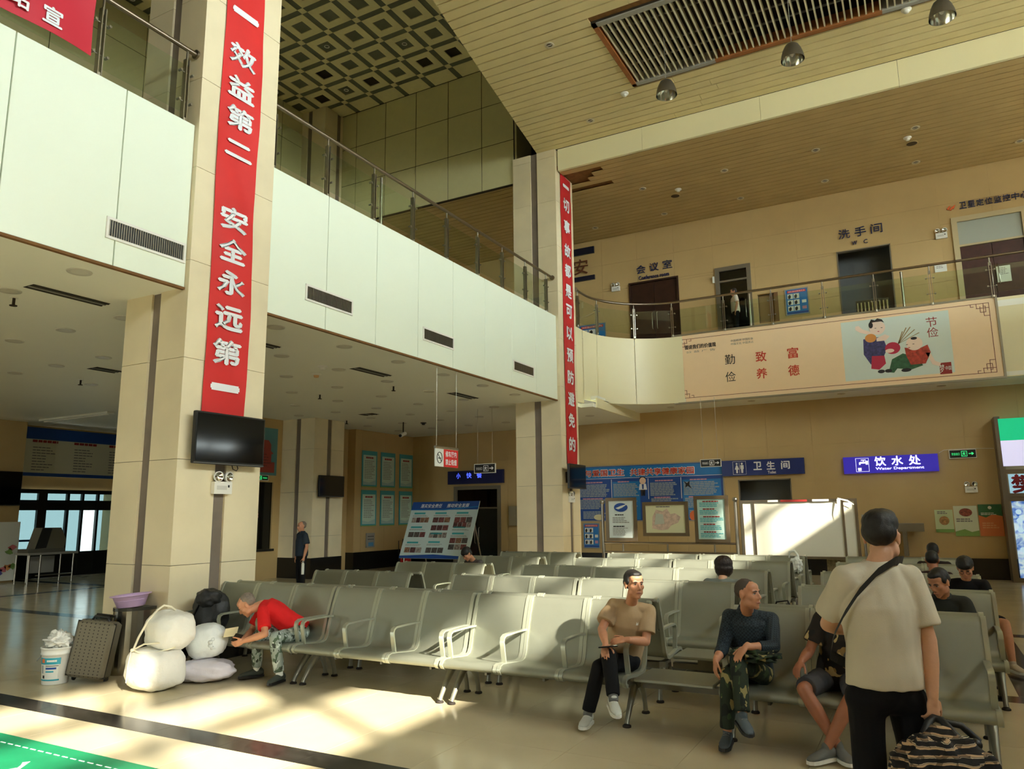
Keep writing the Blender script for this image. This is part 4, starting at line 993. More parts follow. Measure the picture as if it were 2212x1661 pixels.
for k in range(5): blob((-0.16, 5.75), [(0.0, 0.0), (.02, 0), (.14 + k * .09, .3 + .1 * math.sin(k)), (.12 + k * .09, .31 + .1 * math.sin(k))], mat('paint_stalk', (150, 128, 84), 0.6), .005)

# ------------------------------------------------------------------ posters and notices on the back wall
def poster(label, frame, c, w, h, m, cat='poster', th=0.008):
    U, V, N = FR[frame] if isinstance(frame, str) else frame; t = empty('poster', Vector(c) - V * h / 2, 0, label, cat); patch('sheet', frame, c, w, h, m, t, 0, 0, 0, th); return t


M_SKY = mat('poster_blue', (28, 118, 190), 0.45, var=0.05); M_DEEP = mat('poster_deep_blue', (30, 74, 152), 0.45); M_GREYT = mat('poster_grey_text', (146, 158, 168), 0.6)
t = poster('large blue health poster 参与爱国卫生 共建共享健康家园', 'y-', (-7.3, 21.985, 2.31), 4.62, 1.66, M_DEEP); px = 21.975
framed(t, 'y-', (-7.3, 21.985, 2.31), 4.62, 1.66, 0.03, 0.02, M_GREYP, 'frame_bar'); patch('header', 'y-', (-7.3, px, 2.95), 4.62, 0.34, M_SKY, t, 0.0)
text('参与爱国卫生', 'y-', (-8.78, px - 0.004, 2.94), 1.6, 0.215, M_TXTW, t, 0.055, name='heading_outline'); text('共建共享健康家园', 'y-', (-6.8, px - 0.004, 2.93), 1.98, 0.215, M_TXTW, t, 0.055, name='heading_outline')
text('参与爱国卫生', 'y-', (-8.78, px - 0.007, 2.94), 1.58, 0.2, M_TXTR, t, 0.015, name='heading'); text('共建共享健康家园', 'y-', (-6.8, px - 0.007, 2.93), 1.96, 0.2, M_TXTR, t, 0.015, name='heading')
patch('rule', 'y-', (-7.3, px, 2.765), 4.62, 0.012, M_TXTW, t, 0.001)
for k, (a, b) in enumerate(((-9.55, -8.45), (-8.38, -7.5), (-7.2, -6.27), (-6.18, -5.05))):
    cxx, ww = (a + b) / 2, b - a
    patch('column_field', 'y-', (cxx, px, 2.08), ww, 1.15, M_SKY if k % 2 else M_DEEP, t, 0.001)
    strips('y-', (cxx, px - 0.004, 2.65), ww * 0.6, 0.05, 1, mat('pink_print', (196, 140, 160), 0.6), t, 0.8, k)
    strips('y-', (cxx, px - 0.004, 2.40), ww * 0.94, 0.4, 8, M_GREYT, t, 0.72, k + 10, short=0.2); strips('y-', (cxx, px - 0.004, 1.98), ww * 0.9, 0.3, 6, M_GREYT, t, 0.7, k + 20)
    strips('y-', (cxx, px - 0.004, 2.15), ww * 0.7, 0.05, 1, mat('pink_print', (196, 140, 160), 0.6), t, 0.8, k + 5)
    strips('y-', (cxx, px - 0.004, 1.65), ww * 0.7, 0.24, 5, M_GREYT, t, 0.7, k + 30)
for xx in (-8.41, -7.23, -6.22): patch('divider', 'y-', (xx, px, 2.42), 0.016, 0.62, M_TXTW, t, 0.003)
# a small drawn doctor: head, hair, coat, legs
for pts, m, o_ in ((oval(.2, .21, 16, 0, .17), M_SKIN0, .006), (oval(.21, .12, 16, 0, .24), mK, .005), ([(-.1, .08), (.1, .08), (.13, -.1), (-.13, -.1)], M_TXTW, .005), ([(-.07, -.1), (.07, -.1), (.06, -.28), (.01, -.28), (0, -.14), (-.01, -.28), (-.06, -.28)], mK, .004), ([(-.03, .07), (.03, .07), (0.02, -.08), (-.02, -.08)], M_DEEP, .006)): flat('drawn_figure', 'y-', (-7.4, px, 2.49), pts, m, t, o_)
flat('drawn_mosquito', 'y-', (-6.02, px, 2.52), [(-.12, .1), (-.02, .03), (.06, .1), (.05, -.02), (.12, -.14), (0, -.05), (-.08, -.1), (-.06, 0)], M_TXTK, t, .005)
flat('drawn_medicine', 'y-', (-5.88, px, 1.6), oval(.26, .3), mat('orange_print', (220, 110, 60), 0.6), t, .005); flat('drawn_dish', 'y-', (-8.85, px, 1.58), oval(.36, .18), mat('cream_print', (220, 212, 170), 0.6), t, .005)


def six_notice(label, c, w, h):
    t = poster(label, 'y-', c, w, h, M_SKY); c = Vector(c) + Vector((0, -0.009, 0)); patch('head_bar', 'y-', c, w * 0.86, h * 0.09, M_TXTR, t, 0.001, 0, h * 0.42); patch('foot_bar', 'y-', c, w, h * 0.07, M_DEEP, t, 0.001, 0, -h * 0.45)
    text('消防器材使用方法', 'y-', c + Vector((0, -0.004, h * 0.42)), w * 0.78, h * 0.055, M_TXTW, t)
    for i in range(3):
        for j in range(2):
            patch('photo', 'y-', c, w * 0.26, h * 0.2, M_PAPER, t, 0.002, -w * 0.3 + j * w * 0.29, h * 0.23 - i * h * 0.25); flat('photo_figure', 'y-', c, [(-w * 0.34 + j * w * 0.29 + a * w, h * 0.23 - i * h * 0.25 + b * h) for a, b in ((-.05, -.09), (.04, -.09), (.08, .0), (.03, .08), (-.02, .04), (-.06, .02))], M_TXTK, t, 0.004)
        patch('caption', 'y-', c, w * 0.2, h * 0.12, (M_SKY, M_PAPER, mat('pink_print', (196, 140, 160), 0.6))[i], t, 0.002, w * 0.33, h * 0.23 - i * h * 0.25)
    framed(t, 'y-', Vector(c) + Vector((0, 0.012, 0)), w, h, 0.03, 0.02, M_GREYP, 'frame_bar'); return t


six_notice('blue six-picture safety notice on the wall behind the far column', (-9.13, 21.985, 1.02), 0.5, 0.72)
six_notice('blue six-picture safety notice on the upper gallery wall', (-2.6, 21.985, 7.6), 0.58, 0.72)
six_notice('blue six-picture safety notice at the rounded corner upstairs', (-8.9, 21.985, 7.3), 0.9, 0.9)
t = poster('white paper notice taped beside the upper door', 'y-', (1.01, 21.985, 7.97), 0.28, 0.2, M_PAPER); strips('y-', (1.01, 21.975, 8.0), 0.2, 0.08, 2, M_TXTG, t, 0.4)
t = poster('white paper notice taped to the red-brown door', 'y-', (2.37, 21.955, 7.58), 0.3, 0.42, M_PAPER); strips('y-', (2.37, 21.945, 7.66), 0.22, 0.2, 5, M_TXTG, t, 0.4)
# three food posters beside the kiosk
t = poster('pale green poster with a round dish, lowest of three', 'y-', (0.46, 21.985, 1.41), 0.40, 0.56, mat('pale_green', (206, 220, 176), 0.6)); flat('dish', 'y-', (0.46, 21.976, 1.42), oval(.22, .22), mat('dish_brown', (168, 128, 80), 0.6, var=0.5, vscale=25), t); strips('y-', (0.46, 21.975, 1.62), 0.28, 0.08, 2, M_TXTG, t, 0.6); patch('grass', 'y-', (0.46, 21.976, 1.17), 0.4, 0.08, mat('leaf_green', (132, 170, 92), 0.6), t)
t = poster('cream and green poster with a red dish, middle of three', 'y-', (0.935, 21.982, 1.41), 0.51, 0.74, mat('cream_green', (216, 222, 196), 0.6)); flat('dish', 'y-', (0.94, 21.973, 1.62), oval(.28, .2), mat('dish_red', (140, 70, 56), 0.6, var=0.5, vscale=25), t); strips('y-', (0.935, 21.972, 1.43), 0.42, 0.1, 2, M_TXTG, t, 0.6)
flat('hills', 'y-', (0.935, 21.973, 1.12), [(-.255, -.08), (.255, -.08), (.255, .06), (.1, .02), (-.05, .09), (-.255, .03)], mat('leaf_green', (132, 170, 92), 0.6), t)
t = poster('green and orange poster, right of the three', 'y-', (1.46, 21.985, 1.425), 0.5, 0.77, mat('poster_orange', (226, 128, 78), 0.6)); flat('green_field', 'y-', (1.46, 21.976, 1.65), [(-.25, -.1), (-.1, -.16), (.05, -.08), (.25, -.13), (.25, .16), (-.25, .16)], mat('poster_green', (56, 110, 70), 0.6), t); flat('emblem', 'y-', (1.46, 21.974, 1.73), oval(.08, .08), M_PAPER, t); strips('y-', (1.46, 21.973, 1.58), 0.4, 0.07, 2, M_PAPER, t, 0.5); strips('y-', (1.45, 21.973, 1.3), 0.36, 0.16, 3, mat('pale_orange', (236, 170, 120), 0.6), t, 0.5)
t = poster('small grey wall cabinet beside the snack bar door', 'y-', (-11.88, 21.97, 1.65), 0.3, 0.64, mat('cabinet_grey', (150, 140, 114), 0.5), 'cabinet', 0.06); patch('door_panel', 'y-', (-11.88, 21.91, 1.65), 0.26, 0.6, mat('cabinet_grey2', (160, 150, 124), 0.5), t); patch('latch', 'y-', (-11.79, 21.905, 1.65), 0.015, 0.05, M_STEEL, t)
# lit kiosk at the right
k = empty('lit_kiosk', (3.0, 21.4, 0), 0, 'tall lit advertising kiosk with a green, white and red top', 'kiosk'); M_KF = mat('kiosk_frame', (120, 108, 92), 0.45, 0.2)
box('frame_post', 1.72, 1.84, 21.35, 21.99, 0, 3.9, M_KF, k); box('frame_post', 4.4, 4.52, 21.35, 21.99, 0, 3.9, M_KF, k)
for z in (0.06, 1.93, 2.02, 2.58): box('frame_rail', 1.84, 4.4, 21.37, 21.45, z - 0.06, z + 0.04, M_KF, k)
for z0, z1, c_ in ((3.31, 3.84, (10, 190, 130)), (3.08, 3.31, (216, 214, 248)), (2.7, 3.08, (216, 16, 48))): patch('light_stripe', 'y-', (3.1, 21.36, (z0 + z1) / 2), 2.6, z1 - z0, mat('lit%d' % c_[0], c_, 0.5, emit=0.42), k, 0.0, 0, 0, 0.02)
patch('name_panel', 'y-', (3.12, 21.38, 2.28), 2.5, 0.46, mat('lit_sky', (168, 214, 240), 0.5, emit=0.3), k); text('樊', 'y-', (2.19, 21.37, 2.28), 0.52, 0.42, mat('kiosk_red', (150, 22, 40), 0.5), k, 0.03); text('记', 'y-', (2.85, 21.37, 2.28), 0.52, 0.42, mat('kiosk_red', (150, 22, 40), 0.5), k, 0.03)
def ice_mat():
    m = bpy.data.materials.new('lit_ice_picture'); m.use_nodes = True; nt = m.node_tree; b = nt.nodes['Principled BSDF']; tc = nt.nodes.new('ShaderNodeTexCoord'); n = nt.nodes.new('ShaderNodeTexNoise'); n.inputs['Scale'].default_value = 5; n.inputs['Detail'].default_value = 7; n.inputs['Distortion'].default_value = 1.2
    nt.links.new(tc.outputs['Object'], n.inputs['Vector']); r = nt.nodes.new('ShaderNodeValToRGB'); r.color_ramp.elements[0].position = 0.36; r.color_ramp.elements[1].position = 0.62; r.color_ramp.elements[0].color = (*lin((24, 96, 190)), 1); r.color_ramp.elements[1].color = (*lin((210, 236, 250)), 1)
    nt.links.new(n.outputs['Fac'], r.inputs[0]); nt.links.new(r.outputs[0], b.inputs['Base Color']); nt.links.new(r.outputs[0], b.inputs['Emission Color']); b.inputs['Emission Strength'].default_value = 0.35
    return m
patch('ice_picture', 'y-', (3.12, 21.4, 1.0), 2.5, 1.8, ice_mat(), k)
for z in (1.62, 1.42, 1.2, 0.75): flat('bubble', 'y-', (1.99, 21.39, z), oval(.12, .12), mat('lit_pale', (190, 220, 240), 0.5, emit=0.4), k)

# ------------------------------------------------------------------ posters, mural and ticket window on the left
M_PG = mat('poster_green_blue', (70, 160, 170), 0.5); M_PGL = mat('poster_pale', (196, 220, 204), 0.6, var=0.03)
for i, (y0, y1) in enumerate(((19.16, 19.94), (20.14, 20.93), (21.18, 21.95))):
    for j, (z0, z1) in enumerate(((2.64, 3.83), (1.37, 2.54))):
        c = Vector((-15.985, (y0 + y1) / 2, (z0 + z1) / 2)); w, h = y1 - y0, z1 - z0
        t = poster('green-blue notice poster, %s of the %s row on the left wall' % (('first', 'middle', 'last')[i], ('upper', 'lower')[j]), 'x+', c, w, h, M_PG, th=0.012)
        patch('text_field', 'x+', c, w * 0.84, h * 0.8, M_PGL, t, 0.013, 0, -h * 0.02); strips('x+', c + Vector((0, 0, h * 0.31)), w * 0.5, 0.07, 1, M_TXTR2, t, 0.8, i, 0.017, 0.0)
        strips('x+', c - Vector((0, 0, 0.02)), w * 0.68, h * 0.52, 11, M_TXTG, t, 0.32, i * 7 + j, 0.017); patch('green_foot', 'x+', c, w, 0.03, mat('leaf_green', (132, 170, 92), 0.6), t, 0.013, 0, -h / 2 + 0.015)
        flat('hill_print', 'x+', c, [(-w * .42, -h * .44), (w * .42, -h * .44), (w * .42, -h * .3), (w * .25, -h * .33), (-.02, -h * .38), (-w * .42, -h * .34)], mat('mist_print', (168, 200, 196), 0.6), t, 0.016)
c = Vector((-15.985, 19.65, 0.92)); t = poster('small steel control panel under the green posters', 'x+', c, 0.42, 0.46, M_GREYP, 'control panel', 0.03)
for i in range(4):
    for j in range(2): MB().cyl(c + Vector((0.03, -0.12 + i * 0.08, 0.12 - j * 0.09)), c + Vector((0.045, -0.12 + i * 0.08, 0.12 - j * 0.09)), 0.016, n=8).build('key', M_BLACK, t, True)
patch('display', 'x+', c, 0.26, 0.12, mat('panel_blue', (80, 140, 180), 0.4), t, 0.031, 0.02, -0.13)
# ticket window wall between the columns
w = MB()
for r_ in cut([(12.2, 18.84, 0.0, 4.5)], [(12.6, 15.68, 0.82, 2.68)]): w.box(-17.0, -16.3, r_[0], r_[1], r_[2], r_[3])
o = w.build('wall_ticket', M_WALL); o['kind'] = 'structure'
t = empty('ticket_window', (-16.35, 14.1, 0.82), 0, 'dark ticket window numbered 8 behind the near column', 'window'); box('window_back', -17.4, -17.35, 12.5, 15.75, 0.5, 2.8, mat('dark_red_room', (48, 30, 26), 0.7), t); box('window_pane', -16.36, -16.35, 12.6, 15.68, 0.82, 2.68, M_GLASSD, t); box('counter', -16.95, -16.25, 12.5, 15.75, 0.76, 0.82, M_BLACKSTONE, t)
text('8', 'x+', (-16.34, 15.15, 1.75), 0.1, 0.17, mat('number_red', (170, 90, 80), 0.5), t, 0.02); box('monitor', -16.9, -16.85, 14.75, 15.1, 0.85, 1.45, M_GREYP, t)
t = poster('teal mural with a red gate tower above the ticket window', 'x+', (-16.29, 14.2, 3.55), 3.1, 1.35, mat('mural_teal', (86, 140, 150), 0.5, var=0.1, vscale=2)); mb = [( -.5, -.5), (.45, -.5), (.45, -.2), (.32, -.2), (.32, .02), (.4, .05), (.3, .12), (.3, .3), (.2, .42), (-.1, .42), (-.2, .3), (-.2, .1), (-.35, .05), (-.35, -.2), (-.5, -.2)]
flat('gate_tower', 'x+', (-16.27, 15.2, 3.45), mb, mat('mural_red', (150, 60, 52), 0.6), t); strips('x+', (-16.268, 15.2, 3.3), 0.7, 0.4, 5, mat('mural_dark', (96, 40, 36), 0.6), t, 0.3)

# ------------------------------------------------------------------ far left: exit doors, board, desk
t = empty('door_7', (-23.2, 13.9, 0), 0, 'glazed exit doors at the far left', None, None, 'structure'); M_PANE = glass_mat('exit_pane', (0.13, 0.16, 0.165), 0.3); M_DF = mat('dark_door_frame', (44, 44, 42), 0.4, 0.4)
for y0, y1 in ((12.28, 12.34), (13.02, 13.28), (13.88, 13.96), (14.35, 14.42), (14.85, 14.92), (15.5, 15.6)): box('mullion', -23.25, -23.15, y0, y1, 0, 2.55, M_DF, t)
for z0, z1 in ((0.0, 0.72), (1.98, 2.28), (2.48, 2.6)): box('rail', -23.24, -23.16, 12.28, 15.6, z0, z1, M_DF, t)
for y0, y1, z0, z1 in ((12.34, 13.02, .72, 1.98), (13.28, 13.88, .72, 1.98), (13.96, 14.35, .72, 1.98), (14.42, 14.85, .72, 1.98), (14.92, 15.5, .72, 1.98), (12.34, 15.5, 2.28, 2.48)): box('pane', -23.205, -23.195, y0, y1, z0, z1, M_PANE if y0 not in (14.42,) else M_GLASSD, t)
patch('blue_band', 'x+', (-23.19, 12.7, 1.1), 0.7, 0.06, M_DEEP, t, 0.002)
t = poster('wide information board with a blue top at the far left', 'x+', (-23.05, 14.2, 3.7), 4.0, 1.45, mat('board_cream', (214, 210, 184), 0.6)); patch('blue_top', 'x+', (-23.04, 14.2, 4.25), 4.0, 0.35, M_DEEP, t); patch('blue_foot', 'x+', (-23.04, 14.2, 3.03), 4.0, 0.1, M_DEEP, t)
for k_, yy in enumerate((13.0, 14.25, 15.4)): strips('x+', (-23.035, yy, 4.02), 0.75, 0.09, 1, M_TXTR2, t, 0.8, k_, 0, 0.0); strips('x+', (-23.035, yy, 3.5), 0.7, 0.75, 9, M_TXTG, t, 0.35, 40 + k_, 0, 0.5)
o = MB().box(-23.0, -22.6, 9.5, 12.2, 0, 4.5).build('wall_pier', M_WALL); o['kind'] = 'structure'
t = poster('white panel with cartoon doodles at the far left', 'x+', (-22.5, 11.75, 0.85), 0.9, 1.6, M_PAPER, 'panel', 0.04)
rr = random.Random(4)
for k_ in range(9): flat('doodle', 'x+', (-22.45, 11.75 + rr.uniform(-.35, .35), 0.85 + rr.uniform(-.7, .7)), [(math.cos(a) * rr.uniform(.05, .14), math.sin(a) * rr.uniform(.04, .12)) for a in [j * .8 for j in range(8)]], (mat('doodle_blue', (90, 90, 170), 0.6), mat('doodle_orange', (220, 150, 90), 0.6), mat('doodle_pink', (210, 120, 130), 0.6), mat('leaf_green', (132, 170, 92), 0.6))[k_ % 4], t)
t = empty('inspection_desk', (-21.4, 12.4, 0), 0, 'steel-legged desk before the exit doors at the far left', 'desk'); box('desk_top', -21.8, -21.1, 11.75, 13.1, 0.76, 0.82, M_GREYP, t)
for x in (-21.75, -21.15):
    for y in (11.8, 12.1, 13.0): MB().cyl((x, y, 0), (x, y, 0.76), 0.022, n=8).build('leg', M_STEEL, t, True)
for z in (0.22,): MB().cyl((-21.15, 12.0, z), (-21.15, 13.0, z), 0.015, n=8).build('stretcher', M_STEEL, t, True)
box('modesty_panel', -21.72, -21.7, 12.1, 12.8, 0.25, 0.7, M_GREYP, t)
t = empty('inspection_machine', (-21.4, 12.3, 0.82), 0, 'grey hooded machine standing on the exit desk', 'machine'); MB().prism([(-21.2, 11.95, 0.92), (-21.2, 12.1, 1.48), (-21.2, 12.62, 1.48), (-21.2, 12.78, 1.15), (-21.2, 12.74, 0.92)], (-0.4, 0, 0)).build('hood', mat('machine_grey', (116, 112, 96), 0.5), t, True); box('base', -21.65, -21.15, 11.75, 12.75, 0.82, 0.92, mat('machine_grey2', (96, 94, 84), 0.5), t); flat('viewing_slope', 'x+', (-21.2, 12.15, 1.2), [(-.2, -.28), (.1, -.26), (.22, .26), (-.04, .28)], mat('machine_dark', (40, 40, 38), 0.5), t, 0.002)
t = empty('strip_light', (-20.2, 12.1, 4.49), 0, 'long pale strip light on the soffit by the exit', 'light'); MB().box(-21.7, -18.6, 12.0, 12.2, 4.44, 4.495).build('casing', M_SOFFIT, t, True); MB().cyl((-21.6, 12.1, 4.43), (-18.7, 12.1, 4.43), 0.018, n=8).build('tube', M_WHITE, t, True)

# ------------------------------------------------------------------ standing boards between the seats and the back wall
t = empty('notice_stand', (-4.9, 16.0, 0), 0, 'steel stand with three framed notices behind the last row', 'notice board')
for x in (-6.36, -3.41): MB().cyl((x, 16, 0), (x, 16, 1.90), 0.035, n=12).ell((x, 16, 1.95), (0.055, 0.055, 0.055)).build('post', M_STEEL, t, True); MB().bbox((x, 16, 0.02), (0.1, 0.5, 0.04)).build('foot', M_STEEL, t, True)
for z in (1.05, 0.85): MB().cyl((-6.36, 16, z), (-3.41, 16, z), 0.025, n=10).build('cross_bar', M_RAIL, t, True)
for x in (-5.9, -4.89, -3.88): MB().cyl((x, 16, 0.85), (x, 16, 1.05), 0.02, n=8).build('strut', M_STEEL, t, True)
M_NF = mat('notice_frame', (120, 104, 82), 0.4, 0.5)
for k_, (x0, x1, z0, z1, m) in enumerate(((-6.26, -5.54, 1.08, 2.05, mat('notice_white', (214, 224, 222), 0.5)), (-5.40, -4.39, 1.19, 1.94, mat('map_cream', (216, 214, 174), 0.5)), (-4.26, -3.54, 1.06, 2.05, mat('notice_aqua', (186, 216, 206), 0.5)))):
    c = ((x0 + x1) / 2, 15.95, (z0 + z1) / 2); w_, h_ = x1 - x0 - 0.14, z1 - z0 - 0.16; nb = patch('notice_sheet', 'y-', c, w_, h_, m, t, 0, 0, 0, 0.01); framed(nb, 'y-', (c[0], 15.97, c[2]), w_, h_, 0.07, 0.05, M_NF, 'frame_bar')
    c = Vector((c[0], 15.935, c[2]))
    if k_ == 0:
        flat('emblem', 'y-', c, oval(w_ * .55, h_ * .24, 24, 0, h_ * .32), M_DEEP, nb); flat('emblem_swoosh', 'y-', c, [(-w_ * .22, h_ * .3), (.0, h_ * .36), (w_ * .3, h_ * .42), (w_ * .05, h_ * .31), (-w_ * .1, h_ * .27)], M_PAPER, nb, .003); strips('y-', c + Vector((0, 0, h_ * .12)), w_ * .5, .03, 1, M_TXTK, nb, .8); strips('y-', c + Vector((0, 0, -h_ * .02)), w_ * .7, .14, 4, M_TXTG, nb, .4, 3); strips('y-', c + Vector((0, 0, -h_ * .19)), w_ * .66, .03, 1, M_TXTK, nb, .8); strips('y-', c + Vector((0, 0, -h_ * .33)), w_ * .7, .18, 6, M_TXTG, nb, .35, 5)
    elif k_ == 1:
        P = [(-.3, -.2), (-.28, .05), (-.2, .2), (-.05, .16), (.04, .22), (.12, .1), (.22, .12), (.34, .04), (.28, -.08), (.12, -.14), (.05, -.22), (-.1, -.24)]
        flat('map_area', 'y-', c, P, mat('map_pink', (204, 178, 160), 0.6, var=0.25, vscale=14), nb); flat('map_area', 'y-', c, [(-.24, -.12), (-.2, .12), (-.05, .1), (-.02, -.1)], mat('map_lilac', (186, 190, 176), 0.6), nb, .003); strips('y-', c + Vector((0.02, 0, h_ * .44)), w_ * .5, .03, 1, M_TXTG, nb, .8)
    else:
        for j in range(5): strips('y-', c + Vector((0, 0, h_ * (.44 - .19 * j))), w_ * .6, .035, 1, M_TXTR2, nb, .7, j); strips('y-', c + Vector((0, 0, h_ * (.36 - .19 * j))), w_ * .84, .1, 3, M_TEAL, nb, .5, 50 + j)
t = empty('white_board', (-2.2, 16.0, 0), 0, 'large white panel in a worn steel frame catching the sun', 'board'); patch('panel', 'y-', (-2.2, 15.99, 1.35), 2.1, 1.06, mat('whiteboard_face', (226, 222, 204), 0.5), t, 0, 0, 0, 0.02)
framed(t, 'y-', (-2.2, 16.02, 1.35), 2.1, 1.06, 0.05, 0.07, M_RAIL, 'frame_bar')
for x in (-3.04, -1.36): MB().box(x - 0.02, x + 0.02, 15.95, 15.97, 0.82, 1.88).build('upright_strip', M_RAIL, t, True)
for x in (-3.27, -1.12): MB().cyl((x, 16.04, 0), (x, 16.04, 0.82), 0.03, n=10).build('leg', M_STEEL, t, True); MB().bbox((x, 16.04, 0.015), (0.08, 0.5, 0.03)).build('foot', M_STEEL, t, True)
MB().cyl((-1.02, 16.03, 0), (-1.02, 16.03, 1.62), 0.025, n=10).build('side_post', M_STEEL, t, True)
MB().grid([[(-1.45, 15.93, 1.93), (-1.45, 15.91, 1.7), (-1.43, 15.92, 1.55)], [(-1.38, 15.92, 1.94), (-1.4, 15.9, 1.72), (-1.41, 15.91, 1.55)]]).grid([[(-1.44, 15.92, 1.95), (-1.25, 15.91, 1.9), (-1.15, 15.92, 1.82)], [(-1.42, 15.92, 1.92), (-1.25, 15.91, 1.87), (-1.15, 15.92, 1.8)]]).build('ribbon', M_PAPER, t, True)
for a, b in ((-2.75, -2.55), (-2.5, -2.0), (-1.9, -1.6)): box('tape', a, b, 15.94, 15.95, 1.885, 1.925, M_TXTR2 if a == -2.5 else M_PAPER, t)
box('shelf_stack', -1.75, -1.35, 16.2, 16.6, 0.0, 0.75, mat('stacked_goods', (132, 120, 92), 0.7, var=0.4, vscale=20), t)
# leaning display board with photos
bl, br = Vector((-13.68, 18.25, 0.5)), Vector((-11.4, 18.25, 0.42)); tl = Vector((-13.9, 18.95, 2.12)); tr = Vector((-11.43, 18.95, 2.09))
bl.z = br.z = 0.47; tl.z = tr.z = 2.1; tl.x = -13.82; U_ = (br - bl).normalized(); V_ = ((tl - bl) - U_ * (tl - bl).dot(U_)).normalized(); N_ = U_.cross(V_); DB = (U_, V_, N_); c = (bl + tr) / 2; w_, h_ = (br - bl).length + 0.1, (tr - br).length
t = empty('display_board', (-12.6, 18.6, 0), 0, 'leaning display board 落实安全责任 推动安全发展 with rows of photographs', 'display board'); patch('panel', DB, c, w_, h_, mat('display_pale', (196, 214, 214), 0.5), t, -0.03, 0, 0, 0.03); patch('blue_top', DB, c, w_, h_ * .15, M_DEEP, t, .001, 0, h_ * .425); flat('blue_foot', DB, c, [(-w_ / 2, -h_ / 2), (w_ / 2, -h_ / 2), (w_ / 2, -h_ * .46), (0, -h_ * .43), (-w_ / 2, -h_ * .46)], M_DEEP, t, .001); flat('light_swoosh', DB, c, [(-w_ / 2, h_ * .35), (0, h_ * .34), (w_ / 2, h_ * .39), (w_ / 2, h_ * .41), (0, h_ * .36), (-w_ / 2, h_ * .36)], M_SKY, t, .003)
text('落实安全责任', DB, c + V_ * h_ * .425 - U_ * w_ * .2 + N_ * .004, w_ * .32, h_ * .07, M_TXTW, t, 0.01, shear=.2); text('推动安全发展', DB, c + V_ * h_ * .425 + U_ * w_ * .2 + N_ * .004, w_ * .32, h_ * .07, M_TXTW, t, 0.01, shear=.2)
rr = random.Random(9); pm = [mat('photo_%d' % i, cc, 0.5, var=0.6, vscale=22) for i, cc in enumerate(((120, 70, 70), (84, 78, 76), (140, 104, 84), (150, 140, 134), (96, 60, 62)))]
for ci, (cu, rows2) in enumerate(((-.32, (.17, -.09, -.36)), (0.0, (.17, .03, -.1, -.36)), (.32, (.17, .08, -.19, -.30)))):
    for j, rv in enumerate(rows2):
        n = 3 if (ci + j) % 3 else 4
        for k_ in range(n): patch('photo', DB, c, w_ * .26 / n * .92, h_ * .09, pm[rr.randrange(5)], t, .002, w_ * (cu - .13 + .26 * (k_ + .5) / n), h_ * rv)
    for rv in (.29, .04 if ci != 1 else -.22, -.23 if ci == 0 else -.07): patch('tab', DB, c, w_ * .17, h_ * .03, M_TEAL, t, .002, w_ * (cu - .03), h_ * rv); strips(DB, c + U_ * w_ * cu + V_ * h_ * (rv - .045), w_ * .26, h_ * .03, 2, M_TXTG, t, .4, int(rv * 100) + 60, .003)
for du in (-.42, .42):
    p = c + U_ * du * w_ - V_ * h_ * .5; MB().cyl((p.x, p.y - 0.02, 0), p, 0.02, n=8).cyl((p.x, 19.5, 0), c + U_ * du * w_ + V_ * h_ * .3 - N_ * .04, 0.02, n=8).build('easel_leg', M_STEEL, t, True)
# wheeled extinguisher
t = empty('fire_extinguisher', (-14.75, 19.95, 0), 0, 'large red wheeled fire extinguisher beside the display board', 'fire extinguisher'); MB().lathe([(0.0, 0.1), (0.13, 0.1), (0.17, 0.14), (0.17, 0.62), (0.14, 0.7), (0.06, 0.75), (0.0, 0.75)], 24).build('cylinder', mat('extinguisher_red', (196, 26, 26), 0.3), t); MB().cyl((0, 0, 0.74), (0, 0, 0.84), 0.035, n=10).box(-0.04, 0.1, -0.03, 0.03, 0.8, 0.86).build('valve', mat('valve_pale', (196, 206, 150), 0.4), t)
MB().tube([(0, -0.1, 0.2), (0.02, -0.2, 0.4), (0.0, -0.2, 0.75), (0, -0.16, 0.95), (0, -0.04, 0.97), (0, 0.06, 0.86)], 0.016, 8).build('hose', M_BLACK, t); MB().cyl((0, -0.2, 0.62), (0, -0.17, 0.8), 0.03, 0.015, n=10).build('nozzle', M_BLACK, t)
for y in (-0.16, 0.16): MB().cyl((-0.06, y - 0.02, 0.09), (-0.06, y + 0.02, 0.09), 0.09, n=16).build('wheel', M_BLACK, t)
MB().tube([(-0.17, -0.12, 0.1), (-0.2, -0.12, 0.9), (-0.2, 0.12, 0.9), (-0.17, 0.12, 0.1)], 0.012, 8).build('push_frame', M_BLACK, t); patch('label', 'y-', (-14.75, 19.775, 0.45), 0.14, 0.2, mat('red_label', (216, 150, 150), 0.5), t)
# wall shelf near the posters
t = empty('wall_shelf', (-0.35, 21.85, 1.15), 0, 'grey wall shelf beside the standing man', 'shelf'); box('shelf_board', -0.75, 0.0, 21.55, 21.99, 1.32, 1.36, M_GREYP, t); box('shelf_front', -0.75, 0.0, 21.53, 21.56, 1.16, 1.36, M_FRAME, t); box('bracket', -0.5, -0.4, 21.6, 21.99, 0.55, 1.16, M_FRAME, t)

